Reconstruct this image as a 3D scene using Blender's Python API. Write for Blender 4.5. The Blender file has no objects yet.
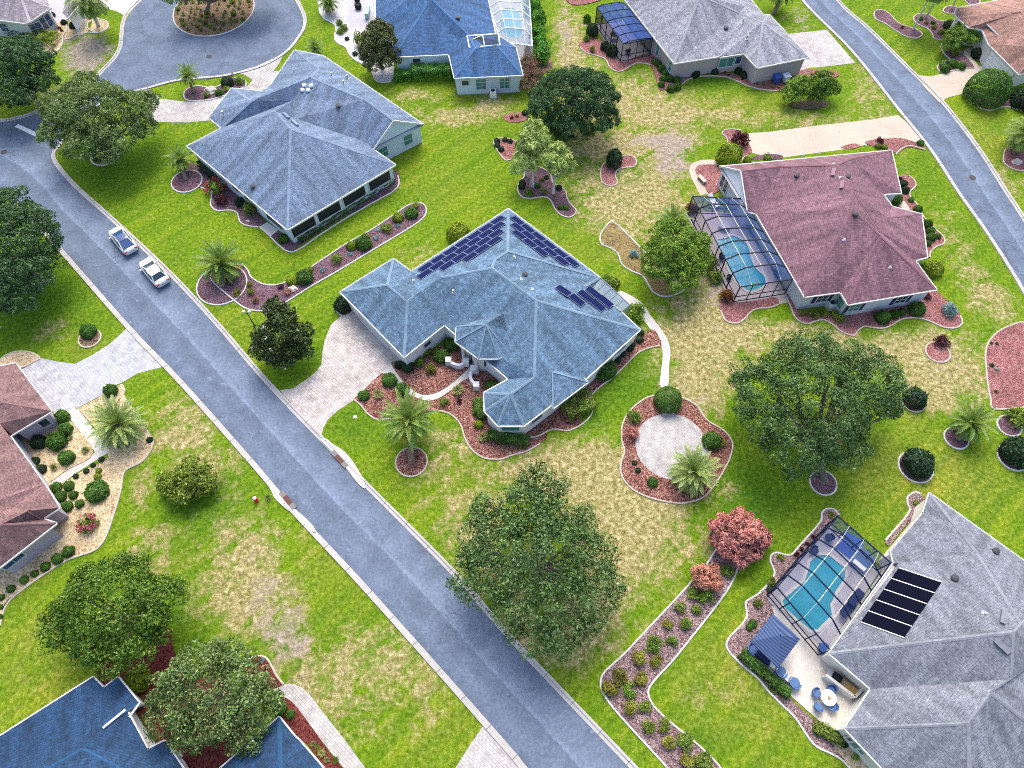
import bpy, bmesh, math, random
import numpy as np
from mathutils import Vector, Matrix
from mathutils.geometry import tessellate_polygon
random.seed(7); RNG = np.random.default_rng(7)
SC = bpy.context.scene
COL = SC.collection
# ------------------------------------------------------------------ camera
FPX, PITCH, CAMH = 690.0, math.radians(61), 62.0
SP, CP = math.sin(PITCH), math.cos(PITCH)
cam = bpy.data.objects.new('camera', bpy.data.cameras.new('camera')); COL.objects.link(cam)
cam.location = (0, 0, CAMH); cam.rotation_euler = (math.pi/2-PITCH, 0, 0)
cam.data.sensor_width = 36; cam.data.lens = 36*FPX/1024; cam.data.clip_end = 3000; cam.data.clip_start = 0.5
SC.camera = cam

def at(px, py, z=0.0):
    """ground-survey helper: the place at height z seen at a picture point"""
    u = (px-512)/FPX; v = (py-384)/FPX; s = SP+v*CP
    return Vector(((CAMH-z)*u/s, (CAMH-z)*(CP-v*SP)/s, z))
def mpp(p):
    return (p.y*CP+(CAMH-p.z)*SP)/FPX          # metres per pixel there
def cv(ox, oy, k):
    return lambda x, y: (ox+x/k, oy+y/k)
ID = cv(0, 0, 1)
zA = cv(330,200,3.103); zB = cv(180,30,3.492); zC = cv(700,130,3.838); zD = cv(800,480,2.665); zE = cv(360,0,5.12)
zF = cv(590,0,4.267); zG = cv(0,640,3.012); zH = cv(900,0,6.984); zI = cv(0,0,8); zJ = cv(0,350,6.4); zK = cv(0,470,5.117)
zM = cv(760,500,6.4); zN = cv(740,600,4.571); zO = cv(680,180,6.4); zP = cv(330,340,4.876); zQ = cv(600,540,3.368)
zR = cv(170,50,11.38); zS = cv(490,110,6.827); zT = cv(300,0,8.53); zU = cv(820,690,9.85); zV = cv(860,180,5.12)
zW = cv(680,260,8.53); zX = cv(240,640,6.0); zY = cv(520,250,4.518); zZ = cv(190,200,4.096); zAA = cv(900,310,4.516)
zBB = cv(960,60,5.9); zCC = cv(240,440,8.533); zDD = cv(580,0,8.53); zEE = cv(640,60,5.12); zFF = cv(170,150,6.985); zGG = cv(680,120,9.6)
zHH = cv(780,270,5.689)
def tile(c, r): return cv(256*c, 192*r, 4)
def pts(conv, s):
    out = []
    for t in s.split():
        x, y = t.split(','); out.append(conv(float(x), float(y)))
    return out

# ------------------------------------------------------------------ tags
def tag(o, label=None, cat=None, group=None, kind=None):
    if label: o['label'] = label
    if cat: o['category'] = cat
    if group: o['group'] = group
    if kind: o['kind'] = kind
    return o
def empty(name, loc=(0,0,0), rz=0.0):
    o = bpy.data.objects.new(name, None); o.location = loc; o.rotation_euler = (0,0,rz); o.empty_display_size = .3
    COL.objects.link(o); return o
ORD = 'first second third fourth fifth sixth seventh eighth ninth tenth eleventh twelfth thirteenth fourteenth fifteenth sixteenth seventeenth eighteenth nineteenth twentieth'.split()

# ------------------------------------------------------------------ mesh builder
class MB:
    def __init__(s): s.v = []; s.f = []; s.uv = []
    def add(s, V, F, UV=None):
        b = len(s.v); s.v += [tuple(p) for p in V]
        for i, f in enumerate(F):
            s.f.append(tuple(b+j for j in f)); s.uv.append(UV[i] if UV else None)
        return s
    def box(s, c, size, rz=0.0, M=None):
        x, y, z = [d/2 for d in size]; ca, sa = math.cos(rz), math.sin(rz)
        V = []
        for dz in (-z, z):
            for dx, dy in ((-x,-y),(x,-y),(x,y),(-x,y)):
                V.append((c[0]+dx*ca-dy*sa, c[1]+dx*sa+dy*ca, c[2]+dz))
        if M is not None: V = [M @ Vector(p) for p in V]
        return s.add(V, [(3,2,1,0),(4,5,6,7),(0,1,5,4),(1,2,6,5),(2,3,7,6),(3,0,4,7)])
    def bar(s, a, b, w=.06, h=None):
        a = Vector(a); b = Vector(b); d = b-a
        if d.length < 1e-5: return s
        h = h or w; d.normalize()
        up = Vector((0,0,1)) if abs(d.z) < .95 else Vector((1,0,0))
        r = d.cross(up).normalized(); u = r.cross(d).normalized()
        V = []
        for p in (a, b):
            for i, j in ((-1,-1),(1,-1),(1,1),(-1,1)): V.append(p+r*(w/2*i)+u*(h/2*j))
        return s.add(V, [(3,2,1,0),(4,5,6,7),(0,1,5,4),(1,2,6,5),(2,3,7,6),(3,0,4,7)])
    def tube(s, P, R, n=8, cap=True):
        P = [Vector(p) for p in P]; V = []; F = []
        ref = Vector((0.3,1,0.1)).normalized()
        for i, p in enumerate(P):
            d = (P[min(i+1,len(P)-1)]-P[max(i-1,0)]).normalized()
            a = d.cross(ref)
            if a.length < .05: a = d.cross(Vector((1,0,0)))
            a.normalize(); b = d.cross(a)
            for k in range(n):
                t = 2*math.pi*k/n; V.append(p+(a*math.cos(t)+b*math.sin(t))*R[i])
        for i in range(len(P)-1):
            for k in range(n):
                F.append((i*n+k, i*n+(k+1)%n, (i+1)*n+(k+1)%n, (i+1)*n+k))
        if cap: F.append(tuple(reversed(range(n)))); F.append(tuple((len(P)-1)*n+k for k in range(n)))
        return s.add(V, F)
    def lathe(s, prof, c=(0,0,0), n=16, sx=1, sy=1):
        V = []; F = []; m = len(prof)
        for r, z in prof:
            for k in range(n):
                t = 2*math.pi*k/n; V.append((c[0]+r*sx*math.cos(t), c[1]+r*sy*math.sin(t), c[2]+z))
        for i in range(m-1):
            for k in range(n): F.append((i*n+k, i*n+(k+1)%n, (i+1)*n+(k+1)%n, (i+1)*n+k))
        if prof[0][0] > 1e-4: F.append(tuple(reversed(range(n))))
        if prof[-1][0] > 1e-4: F.append(tuple((m-1)*n+k for k in range(n)))
        return s.add(V, F)
    def poly(s, P, holes=(), z=None):
        """flat polygon (concave, holes allowed) facing up"""
        loops = [[Vector(p) for p in P]]+[[Vector(p) for p in h] for h in holes]
        flat = [[Vector((p.x,p.y,0)) for p in l] for l in loops]
        tris = tessellate_polygon(flat)
        V = [p for l in loops for p in l]; F = []
        for t in tris:
            a, b, c = [V[i] for i in t]
            if (b-a).cross(c-a).z < 0: t = (t[0], t[2], t[1])
            F.append(tuple(t))
        return s.add(V, F)
    def prism(s, P, z0, z1, holes=()):
        P = [Vector((p[0],p[1],0)) for p in P]
        up = lambda L, z: [Vector((p[0],p[1],z)) for p in L]
        s.poly(up(P, z1), [up(h, z1) for h in holes])
        for L, sg in [(P,1)]+[(h,-1) for h in holes]:
            n = len(L); A = sum(L[i][0]*L[(i+1)%n][1]-L[(i+1)%n][0]*L[i][1] for i in range(n))
            ccw = (A > 0) == (sg > 0)
            V = up(L, z0)+up(L, z1)
            F = [(i,(i+1)%n,n+(i+1)%n,n+i) if ccw else (n+i,n+(i+1)%n,(i+1)%n,i) for i in range(n)]
            s.add(V, F)
        return s
    def build(s, name, mat, parent=None, smooth=False, loc=None):
        me = bpy.data.meshes.new(name); me.from_pydata(s.v, [], s.f)
        if any(u is not None for u in s.uv):
            ul = me.uv_layers.new(name='UVMap'); k = 0
            for f, u in zip(s.f, s.uv):
                for j in range(len(f)):
                    if u is not None: ul.data[k].uv = u[j]
                    k += 1
        if smooth: me.polygons.foreach_set('use_smooth', [True]*len(me.polygons))
        o = bpy.data.objects.new(name, me); COL.objects.link(o)
        for m in (mat if isinstance(mat, (list, tuple)) else [mat]): me.materials.append(m)
        if parent is not None: o.parent = parent
        if loc is not None: o.location = loc
        me.update(); return o

def quads(name, V, mat, parent=None, loc=None, midx=None):
    """V: (N,4,3) array -> one mesh of N loose quads"""
    V = np.asarray(V, np.float32); n = len(V)
    me = bpy.data.meshes.new(name)
    me.vertices.add(n*4); me.vertices.foreach_set('co', V.reshape(-1))
    me.loops.add(n*4); me.loops.foreach_set('vertex_index', np.arange(n*4, dtype=np.int32))
    me.polygons.add(n); me.polygons.foreach_set('loop_start', np.arange(0, n*4, 4, dtype=np.int32))
    me.polygons.foreach_set('loop_total', np.full(n, 4, np.int32))
    mats = mat if isinstance(mat, (list, tuple)) else [mat]
    for m in mats: me.materials.append(m)
    if midx is not None: me.polygons.foreach_set('material_index', np.asarray(midx, np.int32))
    me.update(calc_edges=True); me.validate()
    if name is None: return me
    o = bpy.data.objects.new(name, me); COL.objects.link(o)
    if parent is not None: o.parent = parent
    if loc is not None: o.location = loc
    return o

def nrm(a): return a/np.maximum(np.linalg.norm(a, axis=-1, keepdims=True), 1e-6)
def leaf_quads(C, N, size, aspect=.55, jit=.7, size_var=.35, droop=0.0):
    """leaf blades (kite shaped, bent) at centres C with facing N"""
    n = len(C); N = nrm(N+RNG.normal(0, jit, (n,3)))
    T = nrm(np.cross(N, RNG.normal(0,1,(n,3)))); T[:,2] -= droop; T = nrm(T); B = nrm(np.cross(N, T))
    L = (size*(1+RNG.uniform(-size_var, size_var, n)))[:,None]; W = L*aspect
    bend = N*L*.12
    return np.stack([C-T*L*.5, C+B*W*.5-T*L*.05+bend, C+T*L*.5, C-B*W*.5-T*L*.05+bend], 1)
def sph(n, zmin=-1.0):
    z = RNG.uniform(zmin, 1, n); t = RNG.uniform(0, 2*math.pi, n); r = np.sqrt(1-z*z)
    return np.stack([r*np.cos(t), r*np.sin(t), z], 1)

def smooth(P, closed=True, sub=4):
    """Catmull-Rom through picture points"""
    n = len(P); out = []
    for i in range(n if closed else n-1):
        g = (lambda j: P[j % n]) if closed else (lambda j: P[min(max(j,0),n-1)])
        a, b, c, d = g(i-1), g(i), g(i+1), g(i+2)
        for k in range(sub):
            t = k/sub
            out.append(tuple(.5*((2*b[q])+(-a[q]+c[q])*t+(2*a[q]-5*b[q]+4*c[q]-d[q])*t*t+(-a[q]+3*b[q]-3*c[q]+d[q])*t**3) for q in (0,1)))
    if not closed: out.append(P[-1])
    return out
def ground(P, z=0.0): return [at(x, y, z) for x, y in P]
def circle_px(px, py, r, n=28, sy=1.0):
    c = at(px, py); return [Vector((c.x+r*math.cos(2*math.pi*k/n), c.y+r*sy*math.sin(2*math.pi*k/n), 0)) for k in range(n)]

def offset_line(P, d):
    """offset an open plan polyline to its left by d"""
    out = []
    for i, p in enumerate(P):
        a = P[max(i-1,0)]; b = P[min(i+1,len(P)-1)]
        t = Vector((b.x-a.x, b.y-a.y, 0)); t.normalize()
        out.append(Vector((p.x-t.y*d, p.y+t.x*d, p.z)))
    return out
def offset_poly(P, d):
    """inward offset (ccw polygon), mitred"""
    n = len(P); out = []
    for i in range(n):
        a, b, c = P[i-1], P[i], P[(i+1) % n]
        t1 = Vector((b.x-a.x, b.y-a.y, 0)).normalized(); t2 = Vector((c.x-b.x, c.y-b.y, 0)).normalized()
        n1 = Vector((-t1.y, t1.x, 0)); n2 = Vector((-t2.y, t2.x, 0))
        m = n1+n2; k = max(1+n1.dot(n2), .35)
        out.append(b+m*(d/k))
    return out
def ccw(P):
    n = len(P); A = sum(P[i].x*P[(i+1)%n].y-P[(i+1)%n].x*P[i].y for i in range(n))
    return P if A > 0 else list(reversed(P))
def kerb_mesh(mb, P, prof, closed=False):
    """sweep a profile [(offset to the left, z)] along plan polyline P, uv = (run, profile)"""
    if closed: P = P+[P[0]]
    L = [0]
    for i in range(1, len(P)): L.append(L[-1]+(P[i]-P[i-1]).length)
    if closed:
        Q = P[:-1]; n = len(Q); lines = []
        for d, z in prof:
            row = []
            for i in range(n):
                t = Q[(i+1)%n]-Q[i-1]; t.z = 0; t.normalize()
                row.append(Vector((Q[i].x-t.y*d, Q[i].y+t.x*d, z)))
            lines.append(row+[row[0]])
    else:
        lines = [[Vector((q.x,q.y,z)) for q in offset_line(P, d)] for d, z in prof]
    m = len(P)
    for j in range(len(prof)-1):
        V = lines[j]+lines[j+1]; F = []; U = []
        for i in range(m-1):
            F.append((i, i+1, m+i+1, m+i)); U.append([(L[i],j),(L[i+1],j),(L[i+1],j+1),(L[i],j+1)])
        if prof[j+1][0] < prof[j][0]: F = [tuple(reversed(f)) for f in F]; U = [list(reversed(u)) for u in U]
        mb.add(V, F, U)
    return mb
# ------------------------------------------------------------------ materials
MATS = {}
class NT:
    def __init__(s, name):
        s.m = bpy.data.materials.new(name); s.m.use_nodes = True; s.t = s.m.node_tree
        s.b = s.t.nodes['Principled BSDF']; s.out = s.t.nodes['Material Output']
        s.geo = s.n('ShaderNodeNewGeometry'); MATS[name] = s.m
    def n(s, typ, **kw):
        x = s.t.nodes.new(typ)
        for k, v in kw.items(): setattr(x, k, v)
        return x
    def l(s, a, b): s.t.links.new(a, b)
    def pos(s): return s.geo.outputs['Position']
    def noise(s, scale, detail=3, vec=None, rough=.55, dist=0):
        x = s.n('ShaderNodeTexNoise'); x.inputs['Scale'].default_value = scale; x.inputs['Detail'].default_value = detail
        x.inputs['Roughness'].default_value = rough; x.inputs['Distortion'].default_value = dist
        s.l(vec or s.pos(), x.inputs['Vector']); return x.outputs['Fac']
    def ramp(s, fac, stops):
        x = s.n('ShaderNodeValToRGB'); e = x.color_ramp.elements
        while len(e) < len(stops): e.new(.5)
        for i, (p, c) in enumerate(stops):
            e[i].position = p; e[i].color = (c[0],c[1],c[2],1) if not isinstance(c, (int,float)) else (c,c,c,1)
        s.l(fac, x.inputs[0]); return x.outputs[0]
    def mix(s, fac, a, b, mode='MIX'):
        x = s.n('ShaderNodeMix', data_type='RGBA', blend_type=mode)
        for sock, v in ((x.inputs[0],fac),(x.inputs[6],a),(x.inputs[7],b)):
            if isinstance(v, (int,float)): sock.default_value = v
            elif isinstance(v, tuple): sock.default_value = (*v[:3],1)
            else: s.l(v, sock)
        return x.outputs[2]
    def math(s, op, a, b=0.0, clamp=False):
        x = s.n('ShaderNodeMath', operation=op, use_clamp=clamp)
        for sock, v in ((x.inputs[0],a),(x.inputs[1],b)):
            if isinstance(v, (int,float)): sock.default_value = v
            else: s.l(v, sock)
        return x.outputs[0]
    def bump(s, h, strength=.4, dist=.05):
        x = s.n('ShaderNodeBump'); x.inputs['Strength'].default_value = strength; x.inputs['Distance'].default_value = dist
        s.l(h, x.inputs['Height']); s.l(x.outputs[0], s.b.inputs['Normal'])
    def done(s, col=None, rough=.85, spec=.3, metal=0):
        if col is not None:
            if isinstance(col, tuple): s.b.inputs['Base Color'].default_value = (*col[:3],1)
            else: s.l(col, s.b.inputs['Base Color'])
        s.b.inputs['Roughness'].default_value = rough; s.b.inputs['Metallic'].default_value = metal
        s.b.inputs['Specular IOR Level'].default_value = spec
        return s.m
def sc(c, k): return tuple(min(1, x*k) for x in c)

def speckle(name, c, var=.35, scale=6.0, big=.25, rough=.9, bump=.3, spec=.2, bd=.02):
    """a rough surface: large soft patches and fine grain"""
    t = NT(name); a = t.ramp(t.noise(scale, 5), [(.3, sc(c,1-var)),(.7, sc(c,1+var))])
    b = t.ramp(t.noise(big, 3), [(.3, .82),(.7, 1.15)])
    t.bump(t.noise(scale*1.5, 4), bump, bd)
    return t.done(t.mix(1.0, a, b, 'MULTIPLY'), rough, spec)
def chips(name, cols, scale=11.0, bump=.8):
    """mulch, gravel: cells each with its own colour"""
    t = NT(name); v = t.n('ShaderNodeTexVoronoi'); v.inputs['Scale'].default_value = scale; t.l(t.pos(), v.inputs['Vector'])
    sep = t.n('ShaderNodeSeparateColor'); t.l(v.outputs['Color'], sep.inputs[0])
    n = len(cols); r = t.ramp(sep.outputs[0], [(i/(n-1)*.9+.05, c) for i, c in enumerate(cols)])
    b = t.ramp(t.noise(.5, 4), [(.3,.75),(.7,1.2)])
    t.bump(v.outputs['Distance'], bump, .05)
    return t.done(t.mix(1.0, r, b, 'MULTIPLY'), .95, .1)
def pavers(name, c1, c2, joint, size=.3, bump=.3):
    t = NT(name); br = t.n('ShaderNodeTexBrick'); mp = t.n('ShaderNodeMapping'); mp.inputs['Rotation'].default_value = (0,0,math.radians(41))
    t.l(t.pos(), mp.inputs[0]); t.l(mp.outputs[0], br.inputs['Vector'])
    br.inputs['Scale'].default_value = 1; br.inputs['Brick Width'].default_value = size*1.5; br.inputs['Row Height'].default_value = size
    br.inputs['Mortar Size'].default_value = .018; br.inputs['Mortar Smooth'].default_value = .3
    br.inputs['Color1'].default_value = (*c1,1); br.inputs['Color2'].default_value = (*c2,1); br.inputs['Mortar'].default_value = (*joint,1)
    b = t.ramp(t.noise(1.3, 5, rough=.65), [(.3,.72),(.7,1.22)])
    b2 = t.ramp(t.noise(.22, 3), [(.3,.86),(.7,1.1)])
    t.bump(br.outputs['Fac'], bump, -.02)
    return t.done(t.mix(1.0, t.mix(1.0, br.outputs['Color'], b, 'MULTIPLY'), b2, 'MULTIPLY'), .9, .2)
def concrete(name, c, joint=0, var=.12):
    t = NT(name); a = t.ramp(t.noise(3.0, 6, rough=.7), [(.3, sc(c,1-var)),(.7, sc(c,1+var))])
    b = t.ramp(t.noise(.3, 3), [(.3,.88),(.7,1.08)]); col = t.mix(1.0, a, b, 'MULTIPLY')
    if joint:
        uv = t.n('ShaderNodeUVMap'); sx = t.n('ShaderNodeSeparateXYZ'); t.l(uv.outputs[0], sx.inputs[0])
        fr = t.math('FRACT', t.math('DIVIDE', sx.outputs[0], joint)); j = t.math('LESS_THAN', fr, .025)
        col = t.mix(j, col, sc(c,.45))
    t.bump(t.noise(14, 4), .2, .01)
    return t.done(col, .85, .25)
def shingle(name, c, var=.3):
    """architectural shingles: courses up the slope (uv in metres), tabs of slightly different tone, weather streaks down the slope"""
    t = NT(name); uv = t.n('ShaderNodeUVMap'); br = t.n('ShaderNodeTexBrick'); t.l(uv.outputs[0], br.inputs['Vector'])
    br.inputs['Scale'].default_value = 1; br.inputs['Brick Width'].default_value = .42; br.inputs['Row Height'].default_value = .19
    br.inputs['Mortar Size'].default_value = .014; br.inputs['Mortar Smooth'].default_value = .6; br.offset = .42
    br.inputs['Color1'].default_value = (*sc(c,1-var),1); br.inputs['Color2'].default_value = (*sc(c,1+var),1); br.inputs['Mortar'].default_value = (*sc(c,.62),1)
    n1 = t.ramp(t.noise(3.0, 9, vec=uv.outputs[0], rough=.88, dist=.6), [(.37,.48),(.63,1.55)])
    mp = t.n('ShaderNodeMapping'); mp.inputs['Scale'].default_value = (.9,.13,1); t.l(uv.outputs[0], mp.inputs[0])
    n2 = t.ramp(t.noise(1.0, 4, vec=mp.outputs[0]), [(.34,.66),(.66,1.18)])
    col = t.mix(1.0, t.mix(1.0, br.outputs['Color'], n1, 'MULTIPLY'), n2, 'MULTIPLY')
    h = t.math('ADD', t.math('MULTIPLY', br.outputs['Fac'], -1.0), t.noise(9, 4, vec=uv.outputs[0]))
    t.bump(h, .55, .03)
    return t.done(col, .8, .35)
def plain(name, c, rough=.6, spec=.4, metal=0, var=.06):
    t = NT(name); a = t.ramp(t.noise(2.5, 4), [(.3, sc(c,1-var)),(.7, sc(c,1+var))])
    return t.done(a, rough, spec, metal)
def leafmat(name, cols, trans=.26, rough=.55, clump=.38, var=.25):
    """per-leaf colour plus slow lighter and darker drift between sprays"""
    t = NT(name); n = len(cols)
    r = t.ramp(t.geo.outputs['Random Per Island'], [(i/max(n-1,1), c) for i, c in enumerate(cols)])
    b = t.ramp(t.noise(.85, 3), [(.34, 1-clump),(.66, 1+clump)])
    col = t.mix(1.0, r, b, 'MULTIPLY')
    t.done(col, rough, .25)
    tr = t.n('ShaderNodeBsdfTranslucent'); t.l(t.mix(1.0, col, (1.0,1.1,.6), 'MULTIPLY'), tr.inputs[0])
    ms = t.n('ShaderNodeMixShader'); ms.inputs[0].default_value = trans
    t.l(t.b.outputs[0], ms.inputs[1]); t.l(tr.outputs[0], ms.inputs[2]); t.l(ms.outputs[0], t.out.inputs[0])
    return t.m
def screen(name, c, alpha):
    t = NT(name); t.done(c, .7, .2); tr = t.n('ShaderNodeBsdfTransparent'); ms = t.n('ShaderNodeMixShader'); ms.inputs[0].default_value = alpha
    t.l(tr.outputs[0], ms.inputs[1]); t.l(t.b.outputs[0], ms.inputs[2]); t.l(ms.outputs[0], t.out.inputs[0]); return t.m
def grass():
    t = NT('lawn_grass'); at_ = t.n('ShaderNodeAttribute', attribute_name='wear_shade'); sp = t.n('ShaderNodeSeparateColor'); t.l(at_.outputs['Color'], sp.inputs[0])
    at2 = t.n('ShaderNodeAttribute', attribute_name='kind_of_turf'); s2 = t.n('ShaderNodeSeparateColor'); t.l(at2.outputs['Color'], s2.inputs[0])
    m0 = t.n('ShaderNodeMapping'); m0.inputs['Rotation'].default_value = (0,0,math.radians(-43)); t.l(t.pos(), m0.inputs[0]); mp = t.n('ShaderNodeMapping'); mp.inputs['Scale'].default_value = (.10,1.0,1); t.l(m0.outputs[0], mp.inputs[0])
    fine = t.noise(2.6, 10, rough=.8); mid = t.noise(.62, 6, rough=.66, dist=.8); big = t.noise(.12, 3); mow = t.noise(1.0, 4, vec=mp.outputs[0], rough=.5)
    vivid = t.ramp(fine, [(.34,(.048,.100,.004)),(.47,(.102,.184,.007)),(.54,(.150,.240,.012)),(.68,(.26,.335,.045))])
    lime = t.ramp(fine, [(.36,(.085,.100,.010)),(.47,(.170,.195,.022)),(.54,(.25,.262,.042)),(.66,(.43,.41,.14))])
    g = t.mix(t.math('ADD', t.math('MULTIPLY', s2.outputs[0], .75), t.math('MULTIPLY', t.math('SUBTRACT', mid, .48), 2.0), True), vivid, lime)
    g = t.mix(1.0, g, t.ramp(mow, [(.36,(.80,.88,.9)),(.5,(1.0,1.0,1.0)),(.66,(1.20,1.10,1.05))]), 'MULTIPLY')
    g = t.mix(1.0, g, t.ramp(big, [(.3,(.84,.92,.9)),(.7,(1.12,1.06,1.0))]), 'MULTIPLY')
    deep = t.ramp(fine, [(.36,(.020,.062,.005)),(.5,(.055,.145,.008)),(.66,(.13,.24,.022))])  # darker green that paints the shade below trees into the lawn colour
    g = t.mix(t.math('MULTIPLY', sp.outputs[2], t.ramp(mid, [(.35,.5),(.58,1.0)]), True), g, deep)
    gain = t.math('ADD', t.math('MULTIPLY', sp.outputs[0], 1.5), .30)
    straw = t.ramp(t.noise(2.1, 10, rough=.85), [(.36,(.06,.066,.016)),(.45,(.19,.165,.055)),(.53,(.37,.305,.14)),(.63,(.70,.61,.40))])
    nz = t.math('ADD', t.math('MULTIPLY', t.math('SUBTRACT', mid, .5), 2.2), t.math('MULTIPLY', t.math('SUBTRACT', fine, .5), 1.3))
    nz = t.math('ADD', nz, t.math('MULTIPLY', t.math('SUBTRACT', mow, .5), .8))
    k = t.math('ADD', t.math('MULTIPLY', sp.outputs[0], .92), t.math('MULTIPLY', nz, t.math('MINIMUM', gain, 1.2)))
    g = t.mix(t.ramp(k, [(.30,0.0),(.85,.95)]), g, straw)
    bare = t.ramp(t.noise(2.0, 10, rough=.85), [(.36,(.10,.08,.05)),(.46,(.23,.185,.15)),(.54,(.36,.30,.25)),(.64,(.56,.50,.44))])
    k2 = t.math('ADD', sp.outputs[1], t.math('MULTIPLY', nz, .7))
    g = t.mix(t.ramp(k2, [(.42,0.0),(.80,.9)]), g, bare)
    t.bump(t.noise(4.0, 10, rough=.85), .8, .10)
    return t.done(g, .95, .08)
def asphalt():
    t = NT('asphalt'); c = (.126,.160,.220)
    a = t.ramp(t.noise(3.5, 10, rough=.85), [(.36, sc(c,.70)),(.64, sc(c,1.32))])
    b = t.ramp(t.noise(.45, 7, rough=.7, dist=.5), [(.34,.80),(.66,1.20)])
    col = t.mix(1.0, a, b, 'MULTIPLY')
    uv = t.n('ShaderNodeUVMap'); sx = t.n('ShaderNodeSeparateXYZ'); t.l(uv.outputs[0], sx.inputs[0])
    # worn seam and wheel tracks along the road (uv.y runs 0..1 across it), pale scuffs, dark oil spots
    w = t.math('ADD', sx.outputs[1], t.math('MULTIPLY', t.math('SUBTRACT', t.noise(.5, 5), .5), .08))
    tr = t.ramp(w, [(.0,.88),(.18,1.0),(.38,.88),(.50,.92),(.525,1.34),(.60,1.16),(.80,1.02),(1.0,.86)])
    col = t.mix(1.0, col, tr, 'MULTIPLY')
    sp = t.ramp(t.noise(1.3, 4, rough=.6), [(.63,0.0),(.70,.5)])
    col = t.mix(sp, col, sc(c,1.8))
    dk = t.ramp(t.noise(.8, 4, rough=.6), [(.24,.5),(.33,0.0)])
    col = t.mix(dk, col, sc(c,.5))
    # hairline cracks, a few sealed with tar
    m0 = t.n('ShaderNodeMapping'); m0.inputs['Scale'].default_value = (1,1,1); t.l(t.pos(), m0.inputs[0])
    wob = t.n('ShaderNodeTexNoise'); wob.inputs['Scale'].default_value = 1.2; wob.inputs['Detail'].default_value = 5; t.l(t.pos(), wob.inputs['Vector'])
    vm = t.n('ShaderNodeVectorMath', operation='ADD'); sc_ = t.n('ShaderNodeVectorMath', operation='SCALE'); sc_.inputs['Scale'].default_value = 1.6; t.l(wob.outputs['Color'], sc_.inputs[0]); t.l(t.pos(), vm.inputs[0]); t.l(sc_.outputs[0], vm.inputs[1])
    vo = t.n('ShaderNodeTexVoronoi', feature='DISTANCE_TO_EDGE'); vo.inputs['Scale'].default_value = .13; t.l(vm.outputs[0], vo.inputs['Vector'])
    ck = t.math('MULTIPLY', t.ramp(vo.outputs['Distance'], [(.004,1.0),(.010,0.0)]), t.ramp(t.noise(.10, 2), [(.46,0.0),(.56,.55)]))
    col = t.mix(ck, col, sc(c,.45))
    t.bump(t.noise(20, 4), .3, .012)
    return t.done(col, .9, .2)
grass(); asphalt()
concrete('kerb_concrete', (.42,.40,.38), 3.0); concrete('path_concrete', (.50,.485,.45)); concrete('beige_concrete', (.46,.395,.32)); concrete('edging_concrete', (.56,.545,.53), 1.5)
concrete('white_deck', (.56,.53,.50)); concrete('grey_deck', (.42,.40,.44)); concrete('beige_edging', (.50,.43,.36), 1.5)
pavers('pale_pavers', (.54,.485,.455), (.42,.37,.345), (.27,.25,.245)); pavers('cool_pavers', (.48,.48,.51), (.38,.39,.42), (.29,.29,.32)); pavers('white_pavers', (.50,.475,.455), (.41,.385,.37), (.27,.265,.26), .25)
chips('red_mulch', [(.07,.022,.018),(.165,.06,.048),(.25,.112,.088),(.39,.25,.20)]); chips('pink_mulch', [(.14,.045,.045),(.235,.09,.085),(.30,.135,.13),(.38,.21,.20)])
chips('plum_mulch', [(.06,.03,.045),(.12,.065,.085),(.17,.10,.12),(.22,.14,.16)]); chips('dark_red_mulch', [(.06,.012,.012),(.13,.03,.025),(.19,.06,.05)])
chips('lilac_mulch', [(.08,.042,.05),(.175,.108,.112),(.25,.168,.165),(.38,.30,.29)], 11); chips('tan_gravel', [(.31,.22,.12),(.46,.35,.20),(.55,.43,.27),(.62,.52,.36)], 8, .4)
chips('white_gravel', [(.38,.37,.38),(.50,.49,.50),(.62,.61,.62)], 10, .4); chips('straw_mulch', [(.13,.085,.04),(.22,.15,.07),(.30,.22,.11),(.17,.18,.05)], 7); chips('brown_mulch', [(.09,.05,.035),(.18,.11,.08),(.26,.17,.13),(.16,.15,.05)], 6)
shingle('blue_grey_shingle', (.095,.165,.245), .22); shingle('slate_blue_shingle', (.140,.195,.285), .12); shingle('bright_blue_shingle', (.036,.10,.225), .22)
shingle('navy_shingle', (.015,.050,.115), .16); shingle('plum_shingle', (.192,.098,.122), .2); shingle('grey_shingle', (.185,.20,.232), .09); shingle('pale_grey_shingle', (.25,.255,.295), .2)
shingle('mauve_grey_shingle', (.25,.22,.25), .2); shingle('terracotta_shingle', (.30,.165,.13), .2); shingle('rose_shingle', (.215,.122,.118), .16)
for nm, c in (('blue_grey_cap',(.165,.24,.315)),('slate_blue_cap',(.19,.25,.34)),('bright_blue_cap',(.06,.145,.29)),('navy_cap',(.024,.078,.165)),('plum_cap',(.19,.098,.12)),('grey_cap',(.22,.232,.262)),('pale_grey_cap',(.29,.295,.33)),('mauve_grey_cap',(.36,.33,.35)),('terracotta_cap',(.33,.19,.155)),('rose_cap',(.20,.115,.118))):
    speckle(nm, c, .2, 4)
speckle('white_stucco', (.74,.74,.76), .05, 8); speckle('pale_blue_stucco', (.56,.66,.74), .05, 8); speckle('grey_stucco', (.52,.54,.60), .06, 8); speckle('taupe_stucco', (.40,.35,.36), .08, 8)
speckle('mauve_stucco', (.42,.38,.44), .08, 8); speckle('cream_stucco', (.74,.70,.62), .05, 8); speckle('light_grey_stucco', (.60,.62,.62), .06, 8)
plain('white_trim', (.58,.58,.58), .5); plain('dark_trim', (.05,.06,.09), .5); plain('white_metal', (.78,.80,.82), .4); plain('navy_metal', (.012,.02,.05), .7, .1); plain('black_metal', (.012,.012,.016), .6, .15)
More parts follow.
